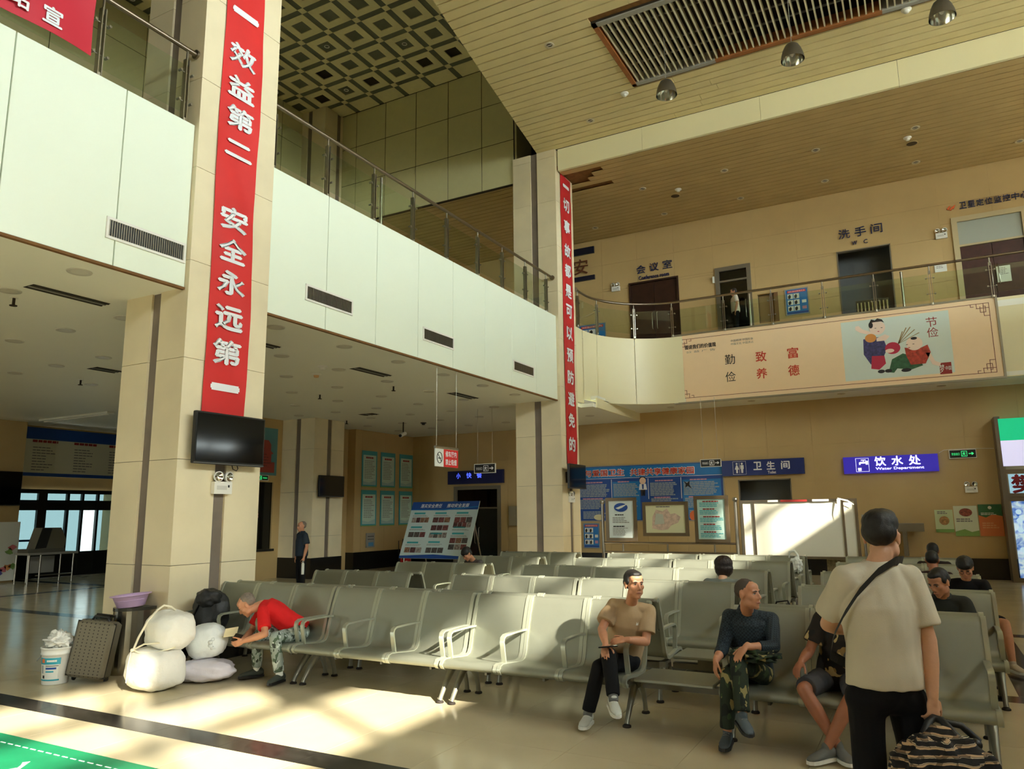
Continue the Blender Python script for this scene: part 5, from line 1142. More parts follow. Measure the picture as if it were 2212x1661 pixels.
# green floor mat with white lettering
t = empty('floor_mat', (-6, 3.0, 0), 0, 'green floor mat with white stitching and lettering', 'mat'); MB().bbox((-6.2, 2.85, 0.003), (3.4, 1.62, 0.006)).build('mat_sheet', mat('mat_green', (22, 124, 84), 0.45, var=0.1), t, True)
for k_ in range(34): box('stitch', -7.85 + k_ * 0.1, -7.79 + k_ * 0.1, 3.515, 3.525, 0.006, 0.008, M_TXTW, t)
rot = (Vector((-1, 0, 0)), Vector((0, -1, 0)), Vector((0, 0, 1)))
for s_, x in (('出', -6.35), ('入', -5.65), ('平', -5.0), ('安', -7.05)): text(s_, 'z+', (x, 3.12, 0.0085), 0.5, 0.44, M_TXTW, t, 0.01, name='character')
# ------------------------------------------------------------------ luggage by the near column
def lump(c, r, p=2.6, amp=0.03, fs=4.0, seed=0, nu=40, nv=26, rot=None, pleat=0.0, flatz=None):
    """A stuffed bag: superellipsoid with folds. flatz: rests on that height."""
    vs = []; c = Vector(c); off = Vector((seed * 3.1, seed * 1.7, seed * 0.9)); rt = rot.to_matrix() if rot else Matrix.Identity(3)
    sg = lambda v, e: math.copysign(abs(v) ** e, v)
    for j in range(nv + 1):
        t = math.pi * j / nv
        for i in range(nu):
            a = 2 * math.pi * i / nu; e = 2 / p
            d = Vector((sg(math.sin(t), e) * sg(math.cos(a), e), sg(math.sin(t), e) * sg(math.sin(a), e), sg(math.cos(t), e)))
            n_ = noise.noise(d * fs * 0.6 + off) * amp + noise.noise(d * fs * 1.7 + off) * amp * 0.45 + pleat * math.sin(a * 14) * abs(math.sin(t * 2)) ** 3
            q = rt @ Vector((d.x * r[0], d.y * r[1], d.z * r[2])) * (1 + n_ / max(0.1, sum(r) / 3)) + c
            if flatz is not None and q.z < flatz: q.z = flatz + (q.z - flatz) * 0.02
            vs.append(q)
    fs_ = []
    for j in range(nv):
        for i in range(nu):
            a, b = j * nu + i, j * nu + (i + 1) % nu; fs_.append((a, a + nu, b + nu, b))
    mb = MB(); mb._add(vs, fs_, None, True); return mb


M_SACK = mat('white_sackcloth', (232, 230, 222), 0.7, var=0.04, vscale=5, bump=0.3, bscale=22)
M_SACK2 = mat('bluish_sack', (222, 228, 228), 0.6, var=0.04, bump=0.3, bscale=18); M_SACK3 = mat('lilac_sack', (220, 214, 222), 0.65, var=0.04, bump=0.25, bscale=18)
M_ROPE = mat('cream_rope', (236, 228, 204), 0.7)
t = empty('bundled_sacks', (-6.97, 5.27, 0), 0, 'two white sacks roped one on top of the other', 'sack')
lump((-6.98, 5.24, 0.205), (0.285, 0.24, 0.205), 2.9, 0.02, 3, 1, flatz=0.0).build('lower_sack', M_SACK, t, True); lump((-6.93, 5.34, 0.565), (0.235, 0.215, 0.195), 2.7, 0.02, 3, 2).build('upper_sack', M_SACK, t, True)
MB().tube([(-7.1, 5.06, 0.40), (-7.06, 5.08, 0.52), (-7.01, 5.14, 0.68), (-6.97, 5.21, 0.78), (-6.94, 5.26, 0.82), (-6.91, 5.32, 0.80), (-6.9, 5.37, 0.76)], 0.011, 8).build('rope_loop', M_ROPE, t, True)
MB().tube([(-7.1, 5.06, 0.40), (-7.0, 5.05, 0.385), (-6.85, 5.12, 0.38), (-6.74, 5.27, 0.42)], 0.009, 8).build('rope', M_ROPE, t, True); MB().tube([(-7.1, 5.06, 0.4), (-6.98, 5.09, 0.46), (-6.83, 5.14, 0.475), (-6.74, 5.22, 0.48)], 0.009, 8).build('rope', M_ROPE, t, True); MB().tube([(-7.09, 5.03, 0.40), (-7.08, 4.995, 0.25), (-7.08, 4.99, 0.1)], 0.005, 6).build('rope', M_ROPE, t, True)
MB().ell((-7.1, 5.05, 0.4), (0.022, 0.02, 0.018)).build('knot', M_ROPE, t, True)
s_ = lump((-6.83, 5.72, 0.115), (0.31, 0.2, 0.115), 2.3, 0.03, 4, 4, flatz=0.0, rot=Euler((0, 0, R(28)))); o = s_.build('flat_sack', M_SACK3); tag(o, 'pale lilac sack lying under the bluish bundle', 'sack')
t = empty('round_bundle', (-6.86, 5.74, 0.2), 0, 'bluish white round bundle on the lilac sack, its knot to the right', 'sack'); lump((-6.86, 5.75, 0.405), (0.21, 0.185, 0.18), 2.4, 0.014, 4, 5, rot=Euler((0, R(-12), R(28))), pleat=0.004).build('cloth', M_SACK2, t, True)
kd = Vector((0.72, -0.1, -0.05)); kc = Vector((-6.69, 5.70, 0.40))
for k_ in range(9): a = k_ * 0.7; MB().ell(kc + Vector((0, 0.05 * math.cos(a), 0.05 * math.sin(a))) * 1.0, (0.03, 0.022, 0.022)).build('knot_fold', M_SACK2, t, True)
# black holdall on the bench seat
t = empty('black_bag', (-7.36, 6.2, 0.4), 0, 'large black nylon bag standing on the bench seat', 'bag'); M_BLKN = mat('black_nylon', (30, 31, 32), 0.55, bump=0.3, bscale=20)
lump((-7.36, 6.2, 0.63), (0.235, 0.15, 0.245), 2.5, 0.03, 3, 7, flatz=0.4).build('body', M_BLKN, t, True); lump((-7.28, 6.1, 0.8), (0.14, 0.12, 0.1), 2.3, 0.025, 3, 8).build('top_flap', M_BLKN, t, True); MB().tube([(-7.5, 6.07, 0.42), (-7.47, 6.05, 0.6), (-7.38, 6.06, 0.75)], 0.014, 8).build('strap', M_BLACK, t, True)
# litter bin: half-round steel with a dark lid
t = empty('litter_bin', (-8.02, 5.66, 0), 0, 'half-round steel litter bin under the lilac basin', 'bin'); M_BINS = mat('bin_steel', (150, 146, 136), 0.22, 1.0, var=0.05)
pr = [(-0.2, 0.16)] + [(0.2 * math.cos(math.pi + math.pi * k_ / 16) , 0.16 + 0.36 * -math.sin(math.pi * k_ / 16)) for k_ in range(17)] + [(0.2, 0.16)]
MB().prism([(-8.02 + a, 5.66 + b, 0.0) for a, b in pr[1:-1]], (0, 0, 0.68)).build('body', M_BINS, t, True); MB().prism([(-8.02 + a * 1.05, 5.66 + b * 1.03, 0.68) for a, b in pr[1:-1]], (0, 0, 0.035)).build('lid', mat('bin_lid', (70, 68, 62), 0.3, 0.6), t, True); box('mouth', -8.12, -7.92, 5.295, 5.31, 0.5, 0.62, M_BLACK, t)
# lilac basin
t = empty('basin', (-7.98, 5.62, 0.718), 0, 'lilac plastic wash basin standing on the litter bin', 'basin'); M_LIL = mat('lilac_plastic', (202, 172, 216), 0.4)
MB().lathe([(0.0, 0.0), (0.13, 0.0), (0.145, 0.01), (0.185, 0.12), (0.215, 0.128), (0.218, 0.136), (0.20, 0.138), (0.175, 0.12), (0.135, 0.018), (0.0, 0.012)], 36).build('bowl', M_LIL, t); MB().lathe([(0.168, 0.075), (0.172, 0.08), (0.168, 0.085)], 36).build('ridge', M_LIL, t); t.rotation_euler = (R(3), R(-4), 0)
# dotted suitcase
def dot_mat():
    m = bpy.data.materials.new('dotted_fabric'); m.use_nodes = True; nt = m.node_tree; b = nt.nodes['Principled BSDF']; tc = nt.nodes.new('ShaderNodeTexCoord'); v = nt.nodes.new('ShaderNodeTexVoronoi'); v.inputs['Scale'].default_value = 30; v.inputs['Randomness'].default_value = 0.0
    mp = nt.nodes.new('ShaderNodeMapping'); mp.inputs['Rotation'].default_value = (0, 0, R(45)); nt.links.new(tc.outputs['Object'], mp.inputs[0]); nt.links.new(mp.outputs[0], v.inputs['Vector'])
    r = nt.nodes.new('ShaderNodeValToRGB'); r.color_ramp.elements[0].position = 0.22; r.color_ramp.elements[1].position = 0.3; r.color_ramp.elements[0].color = (*lin((38, 34, 28)), 1); r.color_ramp.elements[1].color = (*lin((104, 98, 82)), 1)
    nt.links.new(v.outputs['Distance'], r.inputs[0]); nt.links.new(r.outputs[0], b.inputs['Base Color']); b.inputs['Roughness'].default_value = 0.6
    return m
t = empty('suitcase', (-7.93, 5.13, 0), R(24), 'grey dotted fabric suitcase leaning beside the litter bin', 'suitcase'); t.rotation_euler = (R(-5), R(7), R(30))
MB().bbox((0, 0, 0.34), (0.40, 0.20, 0.58), None, 0.03).build('shell', dot_mat(), t)
for x in (-0.16, 0.16):
    MB().cyl((x, 0.06, 0.035), (x * 1.12, 0.06, 0.035), 0.035, n=14).build('wheel', M_BLACK, t); MB().tube([(x * 0.6, 0.09, 0.6), (x * 0.6, 0.09, 0.68)], 0.008, 8).build('handle_tube', M_BLACK, t)
MB().tube([(-0.09, 0, 0.63), (-0.07, 0, 0.67), (0.07, 0, 0.67), (0.09, 0, 0.63)], 0.014, 8).build('carry_handle', M_BLACK, t); MB().tube([(-0.1, 0.09, 0.68), (0.1, 0.09, 0.68)], 0.014, 8).build('pull_bar', M_BLACK, t); box('zip_line', -0.205, 0.205, -0.07, -0.06, 0.06, 0.62, M_BLACK, t, False)
# paint bucket with rags
t = empty('paint_bucket', (-8.22, 4.97, 0), 0, 'white plastic paint bucket with a teal label, rags inside', 'bucket'); M_BKT = mat('bucket_white', (232, 232, 226), 0.4)
MB().lathe([(0.0, 0.0), (0.118, 0.0), (0.122, 0.01), (0.142, 0.3), (0.152, 0.302), (0.152, 0.315), (0.148, 0.32), (0.152, 0.36), (0.158, 0.362), (0.158, 0.375), (0.146, 0.375), (0.12, 0.02), (0.0, 0.02)], 36).build('pail', M_BKT, t)
lb = MB(); av = [R(a) for a in range(205, 345, 7)]; lb.grid([[((0.1255 + 0.0667 * (z - 0.05)) * math.cos(a), (0.1255 + 0.0667 * (z - 0.05)) * math.sin(a), z) for a in av] for z in (0.05, 0.28)]); lab = lb.build('label', M_PAPER, t)
for z0, z1, a0, a1, m in ((0.21, 0.275, 205, 345, mat('label_teal', (40, 158, 178), 0.45)), (0.045, 0.06, 205, 345, mat('label_teal', (40, 158, 178), 0.45)), (0.16, 0.18, 285, 330, M_DEEP), (0.13, 0.145, 285, 320, mat('label_teal', (40, 158, 178), 0.45)), (0.07, 0.1, 268, 280, M_TXTK), (0.225, 0.265, 262, 280, mat('orange_print', (220, 110, 60), 0.6)), (0.19, 0.2, 285, 338, M_TXTG), (0.12, 0.2, 262, 272, M_GREYT), (0.235, 0.255, 290, 330, M_PAPER)):
    q = MB(); av = [R(a0 + (a1 - a0) * k_ / 12) for k_ in range(13)]; q.grid([[((0.1275 + 0.0667 * (z - 0.05)) * math.cos(a), (0.1275 + 0.0667 * (z - 0.05)) * math.sin(a), z) for a in av] for z in (z0, z1)]); q.build('label_print', m, lab)
MB().tube([(-0.155, 0, 0.33), (-0.17, -0.06, 0.28), (-0.1, -0.15, 0.24)], 0.004, 6).build('bail', M_GREYP, t)
o = lump((-8.21, 4.97, 0.43), (0.12, 0.11, 0.085), 2.1, 0.07, 7, 11, flatz=0.36).build('rag', M_SACK); tag(o, 'crumpled off-white rags on top of the paint bucket', 'rag')
# small things on the seats
t = empty('carrier_bag', (-2.05, 13.9, 0.9), 0, 'white plastic bag hanging on a back row bench', 'bag'); MB().tube([(-2.12, 14.0, 0.9), (-2.1, 13.98, 1.0), (-2.02, 13.98, 1.02), (-1.97, 13.97, 0.95), (-1.95, 13.96, 0.86)], [0.01, 0.02, 0.025, 0.02, 0.012], 8).build('handle', M_PAPER, t, True); lump((-2.0, 13.95, 0.78), (0.1, 0.06, 0.12), 2.2, 0.04, 5, 14).build('bag_body', M_PAPER, t, True)
t = empty('handbag', (-1.5, 9.2, 0.4), 0, 'small black bag on the side table, second row', 'bag'); lump((-1.5, 9.2, 0.49), (0.17, 0.12, 0.085), 2.8, 0.04, 5, 15, flatz=0.4).build('body', M_BLKN, t, True); MB().tube([(-1.62, 9.2, 0.55), (-1.56, 9.18, 0.68), (-1.44, 9.18, 0.7), (-1.38, 9.2, 0.56)], 0.01, 8).build('handle', M_BLACK, t, True)
# ------------------------------------------------------------------ people
# Each figure is grown from tapered limbs and sections that are fused by a voxel remesh into one skin; clothes are fused the same way, a little larger.
JOBS = []
BR = None


def v3(*a): return Vector(a)


class Grow:
    def __init__(s): s.mb = MB()

    def cap(s, p0, p1, r0, r1=None, n=14):
        """Tapered limb with round ends."""
        r1 = r0 if r1 is None else r1; p0, p1 = Vector(p0), Vector(p1); s.mb.ell(p0, (r0,) * 3, n, 8); s.mb.ell(p1, (r1,) * 3, n, 8); s.mb.cyl(p0, p1, r0, r1, n); return s

    def cone(s, p0, p1, r0, r1, n=18):
        """Tapered sleeve with flat ends."""
        s.mb.cyl(p0, p1, r0, r1, n); return s

    def ball(s, c, r, rot=None): s.mb.ell(c, r if isinstance(r, tuple) else (r,) * 3, 16, 10, None, rot); return s

    def loft(s, secs, n=24):
        """Closed tube through elliptical sections (centre, across, ahead, half-width, half-depth)."""
        vs = []
        for c, a, b, ra, rb in secs:
            c = Vector(c); vs += [c + a * (ra * math.cos(2 * math.pi * k / n)) + b * (rb * math.sin(2 * math.pi * k / n)) for k in range(n)]
        N = len(secs); fs = [tuple(range(n - 1, -1, -1)), tuple(range((N - 1) * n, N * n))]
        for i in range(N - 1): fs += [(i * n + k, i * n + (k + 1) % n, (i + 1) * n + (k + 1) % n, (i + 1) * n + k) for k in range(n)]
        s.mb._add(vs, fs, None, True); return s


def fuse(g, name, m, parent, voxel, smooth=4, crease=0.0, cfreq=9.0, seed=0, label=None):
    me = bpy.data.meshes.new(name); me.from_pydata(g.mb.v, [], g.mb.f); o = bpy.data.objects.new(name, me); COL.objects.link(o)
    md = o.modifiers.new('r', 'REMESH'); md.mode = 'VOXEL'; md.voxel_size = voxel; md.use_smooth_shade = True
    if smooth: sm = o.modifiers.new('s', 'SMOOTH'); sm.iterations = smooth; sm.factor = 0.5
    JOBS.append((o, m, crease, cfreq, seed)); adopt(o, parent, True)
    if label: o['label'] = label
    return o


def grow_all():
    dg = bpy.context.evaluated_depsgraph_get(); done = []
    for o, m, cr, cf, sd in JOBS: done.append(bpy.data.meshes.new_from_object(o.evaluated_get(dg)))
    for (o, m, cr, cf, sd), me in zip(JOBS, done):
        old = o.data; o.modifiers.clear(); o.data = me; me.materials.clear(); me.materials.append(m); bpy.data.meshes.remove(old)
        if cr:
            off = Vector((sd * 1.3, sd * 0.7, sd * 2.1))
            n = len(me.vertices); co = [0.0] * (3 * n); me.vertices.foreach_get('co', co); nr = [0.0] * (3 * n); me.vertex_normals.foreach_get('vector', nr)
            for i in range(0, 3 * n, 3):
                q = Vector((co[i] * cf, co[i + 1] * cf, co[i + 2] * cf * 0.42)) + off; w = cr * (noise.noise(q) + 0.5 * noise.noise(q * 2.3))
                co[i] += nr[i] * w; co[i + 1] += nr[i + 1] * w; co[i + 2] += nr[i + 2] * w
            me.vertices.foreach_set('co', co); me.update()
        me.polygons.foreach_set('use_smooth', [True] * len(me.polygons))


def headframe(d, up=(0, 0, 1)):
    f = Vector(d).normalized(); Y = -f; X = Y.cross(Vector(up)).normalized(); Z = X.cross(Y)
    return Matrix((X, Y, Z)).transposed()


def hand(g, w, d, n, side, curl=0.5, k=1.0, spread=1.0, thumb=0.6):
    """Palm, four fingers of unequal length with knuckle bends, thumb from the side of the palm. d = along, n = palm normal (fingers bend that way)."""
    d = Vector(d).normalized(); n = Vector(n); n = (n - d * n.dot(d)).normalized(); a = d.cross(n) * side
    M = Matrix((a, d, n)).transposed(); w = Vector(w)
    g.ball(w + d * 0.047 * k, (0.040 * k, 0.052 * k, 0.017 * k), M); g.ball(w + d * 0.075 * k, (0.041 * k, 0.02 * k, 0.014 * k), M); g.cap(w - d * 0.02, w + d * 0.03 * k, 0.025 * k, 0.024 * k)
    for i, (u, L) in enumerate(((0.031, 0.066), (0.0105, 0.076), (-0.0105, 0.071), (-0.031, 0.056))):
        b = w + (d * (0.088 - 0.004 * abs(i - 1)) + a * u) * k; dr = (d + a * u * 2.2 * spread).normalized(); ang = curl * (0.55 + 0.06 * i)
        r = 0.0093 * k
        for j, f in enumerate((0.44, 0.31, 0.25)):
            dr = (dr * math.cos(ang) + n * math.sin(ang)).normalized(); e = b + dr * L * f * k; g.cap(b, e, r, r * 0.9, 8); b = e; r *= 0.92; ang = curl * (0.75 - 0.1 * j)
    b = w + (d * 0.026 + a * 0.034) * k; dr = (a * thumb + d * 0.75 + n * 0.25).normalized()
    for f in (0.036, 0.03, 0.022): e = b + dr * f * k; g.cap(b, e, 0.0125 * k if f > 0.03 else 0.0105 * k, 0.0105 * k, 8); b = e; dr = (dr + d * 0.35 + n * 0.25 * curl).normalized()


SKIN = {'tan': (196, 138, 104), 'fair': (214, 164, 130), 'brown': (166, 108, 78)}
def skin(k): return mat('skin_' + k, SKIN[k], 0.5, var=0.07, vscale=14, bump=0.05, bscale=120)
M_HAIR = mat('black_hair', (20, 17, 15), 0.5, bump=0.25, bscale=300); M_EYEW = mat('eye_white', (214, 206, 196), 0.3); M_IRIS = mat('eye_dark', (24, 16, 12), 0.2); M_LIP = mat('lips', (168, 108, 90), 0.5)


def head(g, c, F, k, ear=True):
    """Skull, face, jaw, nose, lips, brow, ears, in the frame F (x right, -y ahead, z up)."""
    def P(x, y, z): return Vector(c) + F @ Vector((x, y, z)) * k
    def E(x, y, z, a, b, d): g.ball(P(x, y, z), (a * k, b * k, d * k), F)
    E(0, .018, .036, .077, .094, .084); E(0, -.03, -.018, .064, .062, .092); E(0, -.036, -.072, .05, .05, .042); E(0, -.07, -.098, .026, .022, .02)
    for s_ in (-1, 1):
        E(s_ * .043, -.052, -.016, .026, .028, .026); E(s_ * .05, -.02, -.06, .02, .036, .034); E(s_ * .028, -.0735, .031, .030, .013, .011)
        if ear: E(s_ * .079, .012, -.006, .009, .021, .033); E(s_ * .083, .02, .012, .010, .013, .016)
        E(s_ * .0125, -.094, -.030, .010, .011, .009)
    g.cap(P(0, -.086, .022), P(0, -.108, -.020), .0095 * k, .0135 * k, 10); E(0, -.106, -.026, .012, .011, .010); E(0, -.083, -.056, .027, .016, .012); E(0, -.082, -.07, .022, .014, .01); E(0, -.040, .058, .064, .044, .042)


def face_parts(t, c, F, k, brow=M_HAIR, gaze=0.0):
    def P(x, y, z): return Vector(c) + F @ Vector((x, y, z)) * k
    for s_ in (-1, 1):
        MB().ell(P(s_ * .0315, -.0735, .008), (.0135 * k, .0095 * k, .0062 * k), 12, 8, None, F).build('eye', M_EYEW, t, True); MB().ell(P(s_ * .0315 + gaze, -.0805, .0085), (.0058 * k, .0035 * k, .0056 * k), 10, 6, None, F).build('iris', M_IRIS, t, True)
        MB().tube([P(s_ * .017, -.086, .0135), P(s_ * .03, -.0855, .0175), P(s_ * .046, -.0775, .012)], [.0018 * k, .003 * k, .0016 * k], 6).build('eyelid', M_IRIS, t, True)
        MB().tube([P(s_ * .014, -.0915, .028), P(s_ * .03, -.0915, .0335), P(s_ * .05, -.077, .028)], [.0035 * k, .0048 * k, .002 * k], 6).build('eyebrow', brow, t, True)
    MB().tube([P(-.025, -.0885, -.0625), P(-.01, -.0975, -.060), P(.01, -.0975, -.060), P(.025, -.0885, -.0625)], [.003 * k, .0058 * k, .0058 * k, .003 * k], 8).build('lips', M_LIP, t, True)


def hair(t, c, F, k, style, m):
    g = Grow()
    def E(x, y, z, a, b, d): g.ball(Vector(c) + F @ Vector((x, y, z)) * k, (a * k, b * k, d * k), F)
    if style == 'short': E(0, .030, .053, .0815, .0925, .081); E(0, .05, .02, .080, .074, .07); E(0, -.022, .090, .060, .056, .034); E(.070, .0, .034, .014, .034, .036); E(-.070, .0, .034, .014, .034, .036)
    elif style == 'buzz': E(0, .026, .0445, .0785, .0925, .0815); E(0, .045, .02, .0765, .074, .06)
    elif style == 'recede': E(0, .042, .048, .0795, .088, .078); E(0, .055, .01, .079, .066, .056)
    elif style == 'flat': E(0, .02, .072, .086, .098, .07); E(0, .045, .03, .084, .08, .075); E(0, .0, .11, .07, .075, .036)
    elif style == 'mop': E(0, .02, .062, .094, .106, .086); E(0, -.045, .065, .072, .052, .05); E(0, .05, .0, .086, .07, .07)
    elif style == 'bob': E(0, .03, .045, .118, .122, .100); E(0, .04, -.015, .119, .11, .09); E(0, .045, -.055, .112, .09, .07); E(.05, .01, -.08, .04, .06, .05); E(-.05, .01, -.08, .04, .06, .05)
    return fuse(g, 'hair', m, t, 0.007, 3, 0.002, 60, 3)


def shoe(t, a, tip, m, sole, laces=None, k=1.0, nm='shoe', up=(0, 0, 1)):
    """Low shoe from the ankle a to the toe tip."""
    a, tip = Vector(a), Vector(tip); up = Vector(up).normalized(); d = (tip - a); d -= up * d.dot(up); d.normalize(); s_ = d.cross(up); L = max((tip - a).dot(d), .1) + .075; base = tip - d * L; base -= up * ((base - tip).dot(up))
    g = Grow(); S = lambda f, w, z0, z1: (base + d * (f * L) + up * ((z0 + z1) / 2), s_, up, w * k, (z1 - z0) / 2)
    g.loft([S(0.0, .022, .022, .066), S(.06, .034, .015, .085), S(.2, .038, .013, .098), S(.36, .038, .013, .092), S(.55, .043, .012, .074), S(.75, .046, .012, .058), S(.9, .038, .012, .046), S(1.0, .018, .014, .032)], 18); g.cap(base + d * L * .2 + up * .07, a + up * .01, .036 * k, .036 * k)
    o = fuse(g, nm, m, t, 0.006, 2); q = MB(); P = []
    for f, w in ((-.01, .02), (.06, .037), (.3, .039), (.55, .045), (.78, .048), (.93, .038), (1.02, .014)): P.append((f, w))
    ring = [base + d * (f * L) + s_ * w * k for f, w in P] + [base + d * (f * L) - s_ * w * k for f, w in P[::-1]]; q.prism(ring, up * .022); q.build('sole', sole, o, True)
    if laces:
        for f in (.4, .48, .56, .64): c = base + d * (f * L); z = .094 - (f - .36) * .12; MB().tube([c - s_ * .022 + up * (z - .006), c + up * z, c + s_ * .022 + up * (z - .006)], .0028, 6).build('lace', laces, o, True)
    return o


def person(label, J, o):
    """J: joints in world space. o: looks. Builds skin, shirt, trousers, hair, shoes as parts of one person."""
    k = o.get('k', 1.0); vx = o.get('voxel', 0.008); J = {a: Vector(b) for a, b in J.items()}
    lo = min((J[a].z for a in ('tL', 'tR') if a in J), default=0.0); base = J['pel'].copy(); base.z = o.get('z0', 0.0)
    t = empty('person', base, 0, label, 'person', o.get('group'))
    F = headframe(o['look'], o.get('hup', (0, 0, 1))); hc = J['head']; sh = (J['sL'] - J['sR']); ax = sh.normalized(); sk = skin(o.get('skin', 'tan'))
    sp = (J['neck'] - J['pel']).normalized(); fw = ax.cross(sp).normalized() * 1.0
    if fw.dot(Vector(o['face'])) < 0: fw = -fw
    g = Grow(); head(g, hc, F, k); nb = hc + F @ Vector((0, .022, -.075)) * k
    g.cap(J['neck'] - sp * .01, nb, .056 * k, .052 * k); g.ball(J['chest'], (.13 * k, .08 * k, .14 * k), Matrix((ax, fw, sp)).transposed()); g.cap(J['chest'], J['pel'], .1 * k, .11 * k)
    for s_ in 'LR':
        S, E_, Wv, H, K, A = (J[q + s_] for q in 'sewhka'); T_ = J['t' + s_]
        g.cap(S, E_, .046 * k, .038 * k); g.cap(J['chest'] + sp * .08, S, .06 * k, .045 * k); g.cap(E_, E_ * .6 + Wv * .4, .039 * k, .041 * k); g.cap(E_ * .6 + Wv * .4, Wv, .041 * k, .026 * k)
        hd = o.get('hand' + s_, ((Wv - E_).normalized(), Vector((0, 0, -1)), 0.4)); hand(g, Wv, hd[0], hd[1], 1 if s_ == 'R' else -1, hd[2], k * 0.95, thumb=hd[3] if len(hd) > 3 else .6)
        g.cap(J['pel'], H, .1 * k, .075 * k); g.cap(H, K, .075 * k, .052 * k); g.cap(K, K * .65 + A * .35, .052 * k, .055 * k); g.cap(K * .65 + A * .35, A, .055 * k, .034 * k)
    fuse(g, 'body', sk, t, vx, 4)
    # shirt: lofted trunk, shoulders, sleeves with open flat hems
    if o.get('shirt'):
        g = Grow(); hem = J['pel'] - sp * o.get('hem', .04); lz = o.get('loose', 1.0); wd = max(.155, min(.2, sh.length * .5)) * 1.0; mid = J['pel'].lerp(J['chest'], .5) + fw * o.get('belly', .0); dv = .118
        g.loft([(hem, ax, fw, .168 * lz * k, .125 * lz * k), (J['pel'] + sp * .06, ax, fw, .165 * lz * k, .128 * lz * k), (mid, ax, fw, .158 * lz * k, .122 * lz * k), (J['chest'], ax, fw, .172 * lz * k, dv * lz * k), (J['chest'] + sp * .09, ax, fw, (wd + .0) * k, .105 * k), (J['neck'] - sp * .03, ax, fw, .115 * k, .085 * k), (J['neck'] + sp * .012, ax, fw, .068 * k, .062 * k)])
        for s_ in 'LR':
            S, E_, Wv = (J[q + s_] for q in 'sew'); g.cap(J['neck'] - sp * .03, S, .058 * k, .062 * k); g.cap(J['chest'] + sp * .05, S, .07 * k, .062 * k); f = o.get('sleeve', .68); d = (E_ - S)
            if f <= 1: g.ball(S, .064 * k); g.cone(S, S + d * f, .066 * k, .070 * lz * k)
            else: g.cap(S, E_, .062 * k, .055 * k); g.cone(E_, E_ + (Wv - E_) * (f - 1), .055 * k, .046 * k)
        so = fuse(g, 'shirt', o['shirt'], t, vx * 1.1, 4, o.get('crease', .008), 8, hash(label) % 50)
        if o.get('collar'):
            c0 = J['neck'] + sp * .02
            q = MB(); pts = [c0 + ax * (.068 * k * math.sin(a)) - fw * (.062 * k * math.cos(a)) for a in [R(x) for x in range(-150, 151, 20)]]; q.grid([[p for p in pts], [p + sp * .03 for p in pts]]); q.grid([[p + sp * .03 for p in pts], [p - sp * .012 + (p - c0) * .35 for p in pts]]); q.build('collar', o['shirt'], so, True)
    if o.get('trousers'):
        g = Grow(); g.ball(J['pel'], (.15 * k, .125 * k, .12 * k), Matrix((ax, fw, sp)).transposed())
        for s_ in 'LR':
            H, K, A = (J[q + s_] for q in 'hka'); g.cap(J['pel'] - sp * .02, H, .115 * k, .098 * k)
            f = o.get('leg', 1.92)
            if f <= 1: g.cap(H, H.lerp(K, f * .8), .092 * k, .084 * k); g.cone(H.lerp(K, f * .5), H.lerp(K, f), .088 * k, .084 * k)
            else: g.cap(H, K, .09 * k, .067 * k); g.cap(K, K.lerp(A, .3), .067 * k, .062 * k); g.cone(K.lerp(A, .1), K.lerp(A, f - 1), .066 * k, o.get('cuff', .056) * k)
        fuse(g, 'trousers', o['trousers'], t, vx * 1.1, 4, .008, 9, 5)
    if o.get('hair'): hair(t, hc, F, k, o['hair'], o.get('hairm', M_HAIR))
    if o.get('eyes', True): face_parts(t, hc, F, k, o.get('browm', M_HAIR), o.get('gaze', 0.0))
    for s_ in 'LR':
        if o.get('shoe'): shoe(t, J['a' + s_], J['t' + s_], o['shoe'], o.get('sole', M_PAPER), o.get('laces'), k, 'shoe', o.get('up' + s_, (0, 0, 1)))
        if o.get('sock'): d = (J['k' + s_] - J['a' + s_]).normalized(); g = Grow(); g.cone(J['a' + s_] - d * .02, J['a' + s_] + d * .1, .04 * k, .043 * k); fuse(g, 'sock', o['sock'], t, 0.008, 1)
    return t


def cloth_mat(name, rgb, rough=0.85, bump=0.12): return mat(name, rgb, rough, var=0.05, vscale=5, bump=bump, bscale=260, spec=0.2)


def camo(name, cols, scale=9.0):
    m = bpy.data.materials.new(name); m.use_nodes = True; nt = m.node_tree; b = nt.nodes['Principled BSDF']; b.inputs['Roughness'].default_value = 0.85; tc = nt.nodes.new('ShaderNodeTexCoord'); prev = None
    for i, c in enumerate(cols):
        if i == 0: prev = nt.nodes.new('ShaderNodeRGB').outputs[0]; prev.default_value = (*lin(c), 1); continue
        n = nt.nodes.new('ShaderNodeTexNoise'); n.inputs['Scale'].default_value = scale * (1 + .25 * i); n.inputs['Detail'].default_value = 1.5; mp = nt.nodes.new('ShaderNodeMapping'); mp.inputs['Location'].default_value = (i * 3.7, i * 1.9, i * 5.1); mp.inputs['Scale'].default_value = (1, 1, .7)
        nt.links.new(tc.outputs['Object'], mp.inputs[0]); nt.links.new(mp.outputs[0], n.inputs['Vector']); r = nt.nodes.new('ShaderNodeValToRGB'); r.color_ramp.interpolation = 'CONSTANT'; r.color_ramp.elements[1].position = .56 + .02 * i; r.color_ramp.elements[0].color = (0, 0, 0, 1); r.color_ramp.elements[1].color = (1, 1, 1, 1)
        nt.links.new(n.outputs['Fac'], r.inputs[0]); mx = nt.nodes.new('ShaderNodeMix'); mx.data_type = 'RGBA'; nt.links.new(r.outputs[0], mx.inputs[0]); nt.links.new(prev, mx.inputs[6]); mx.inputs[7].default_value = (*lin(c), 1); prev = mx.outputs[2]
    nt.links.new(prev, b.inputs['Base Color']); MATS[name] = m; return m


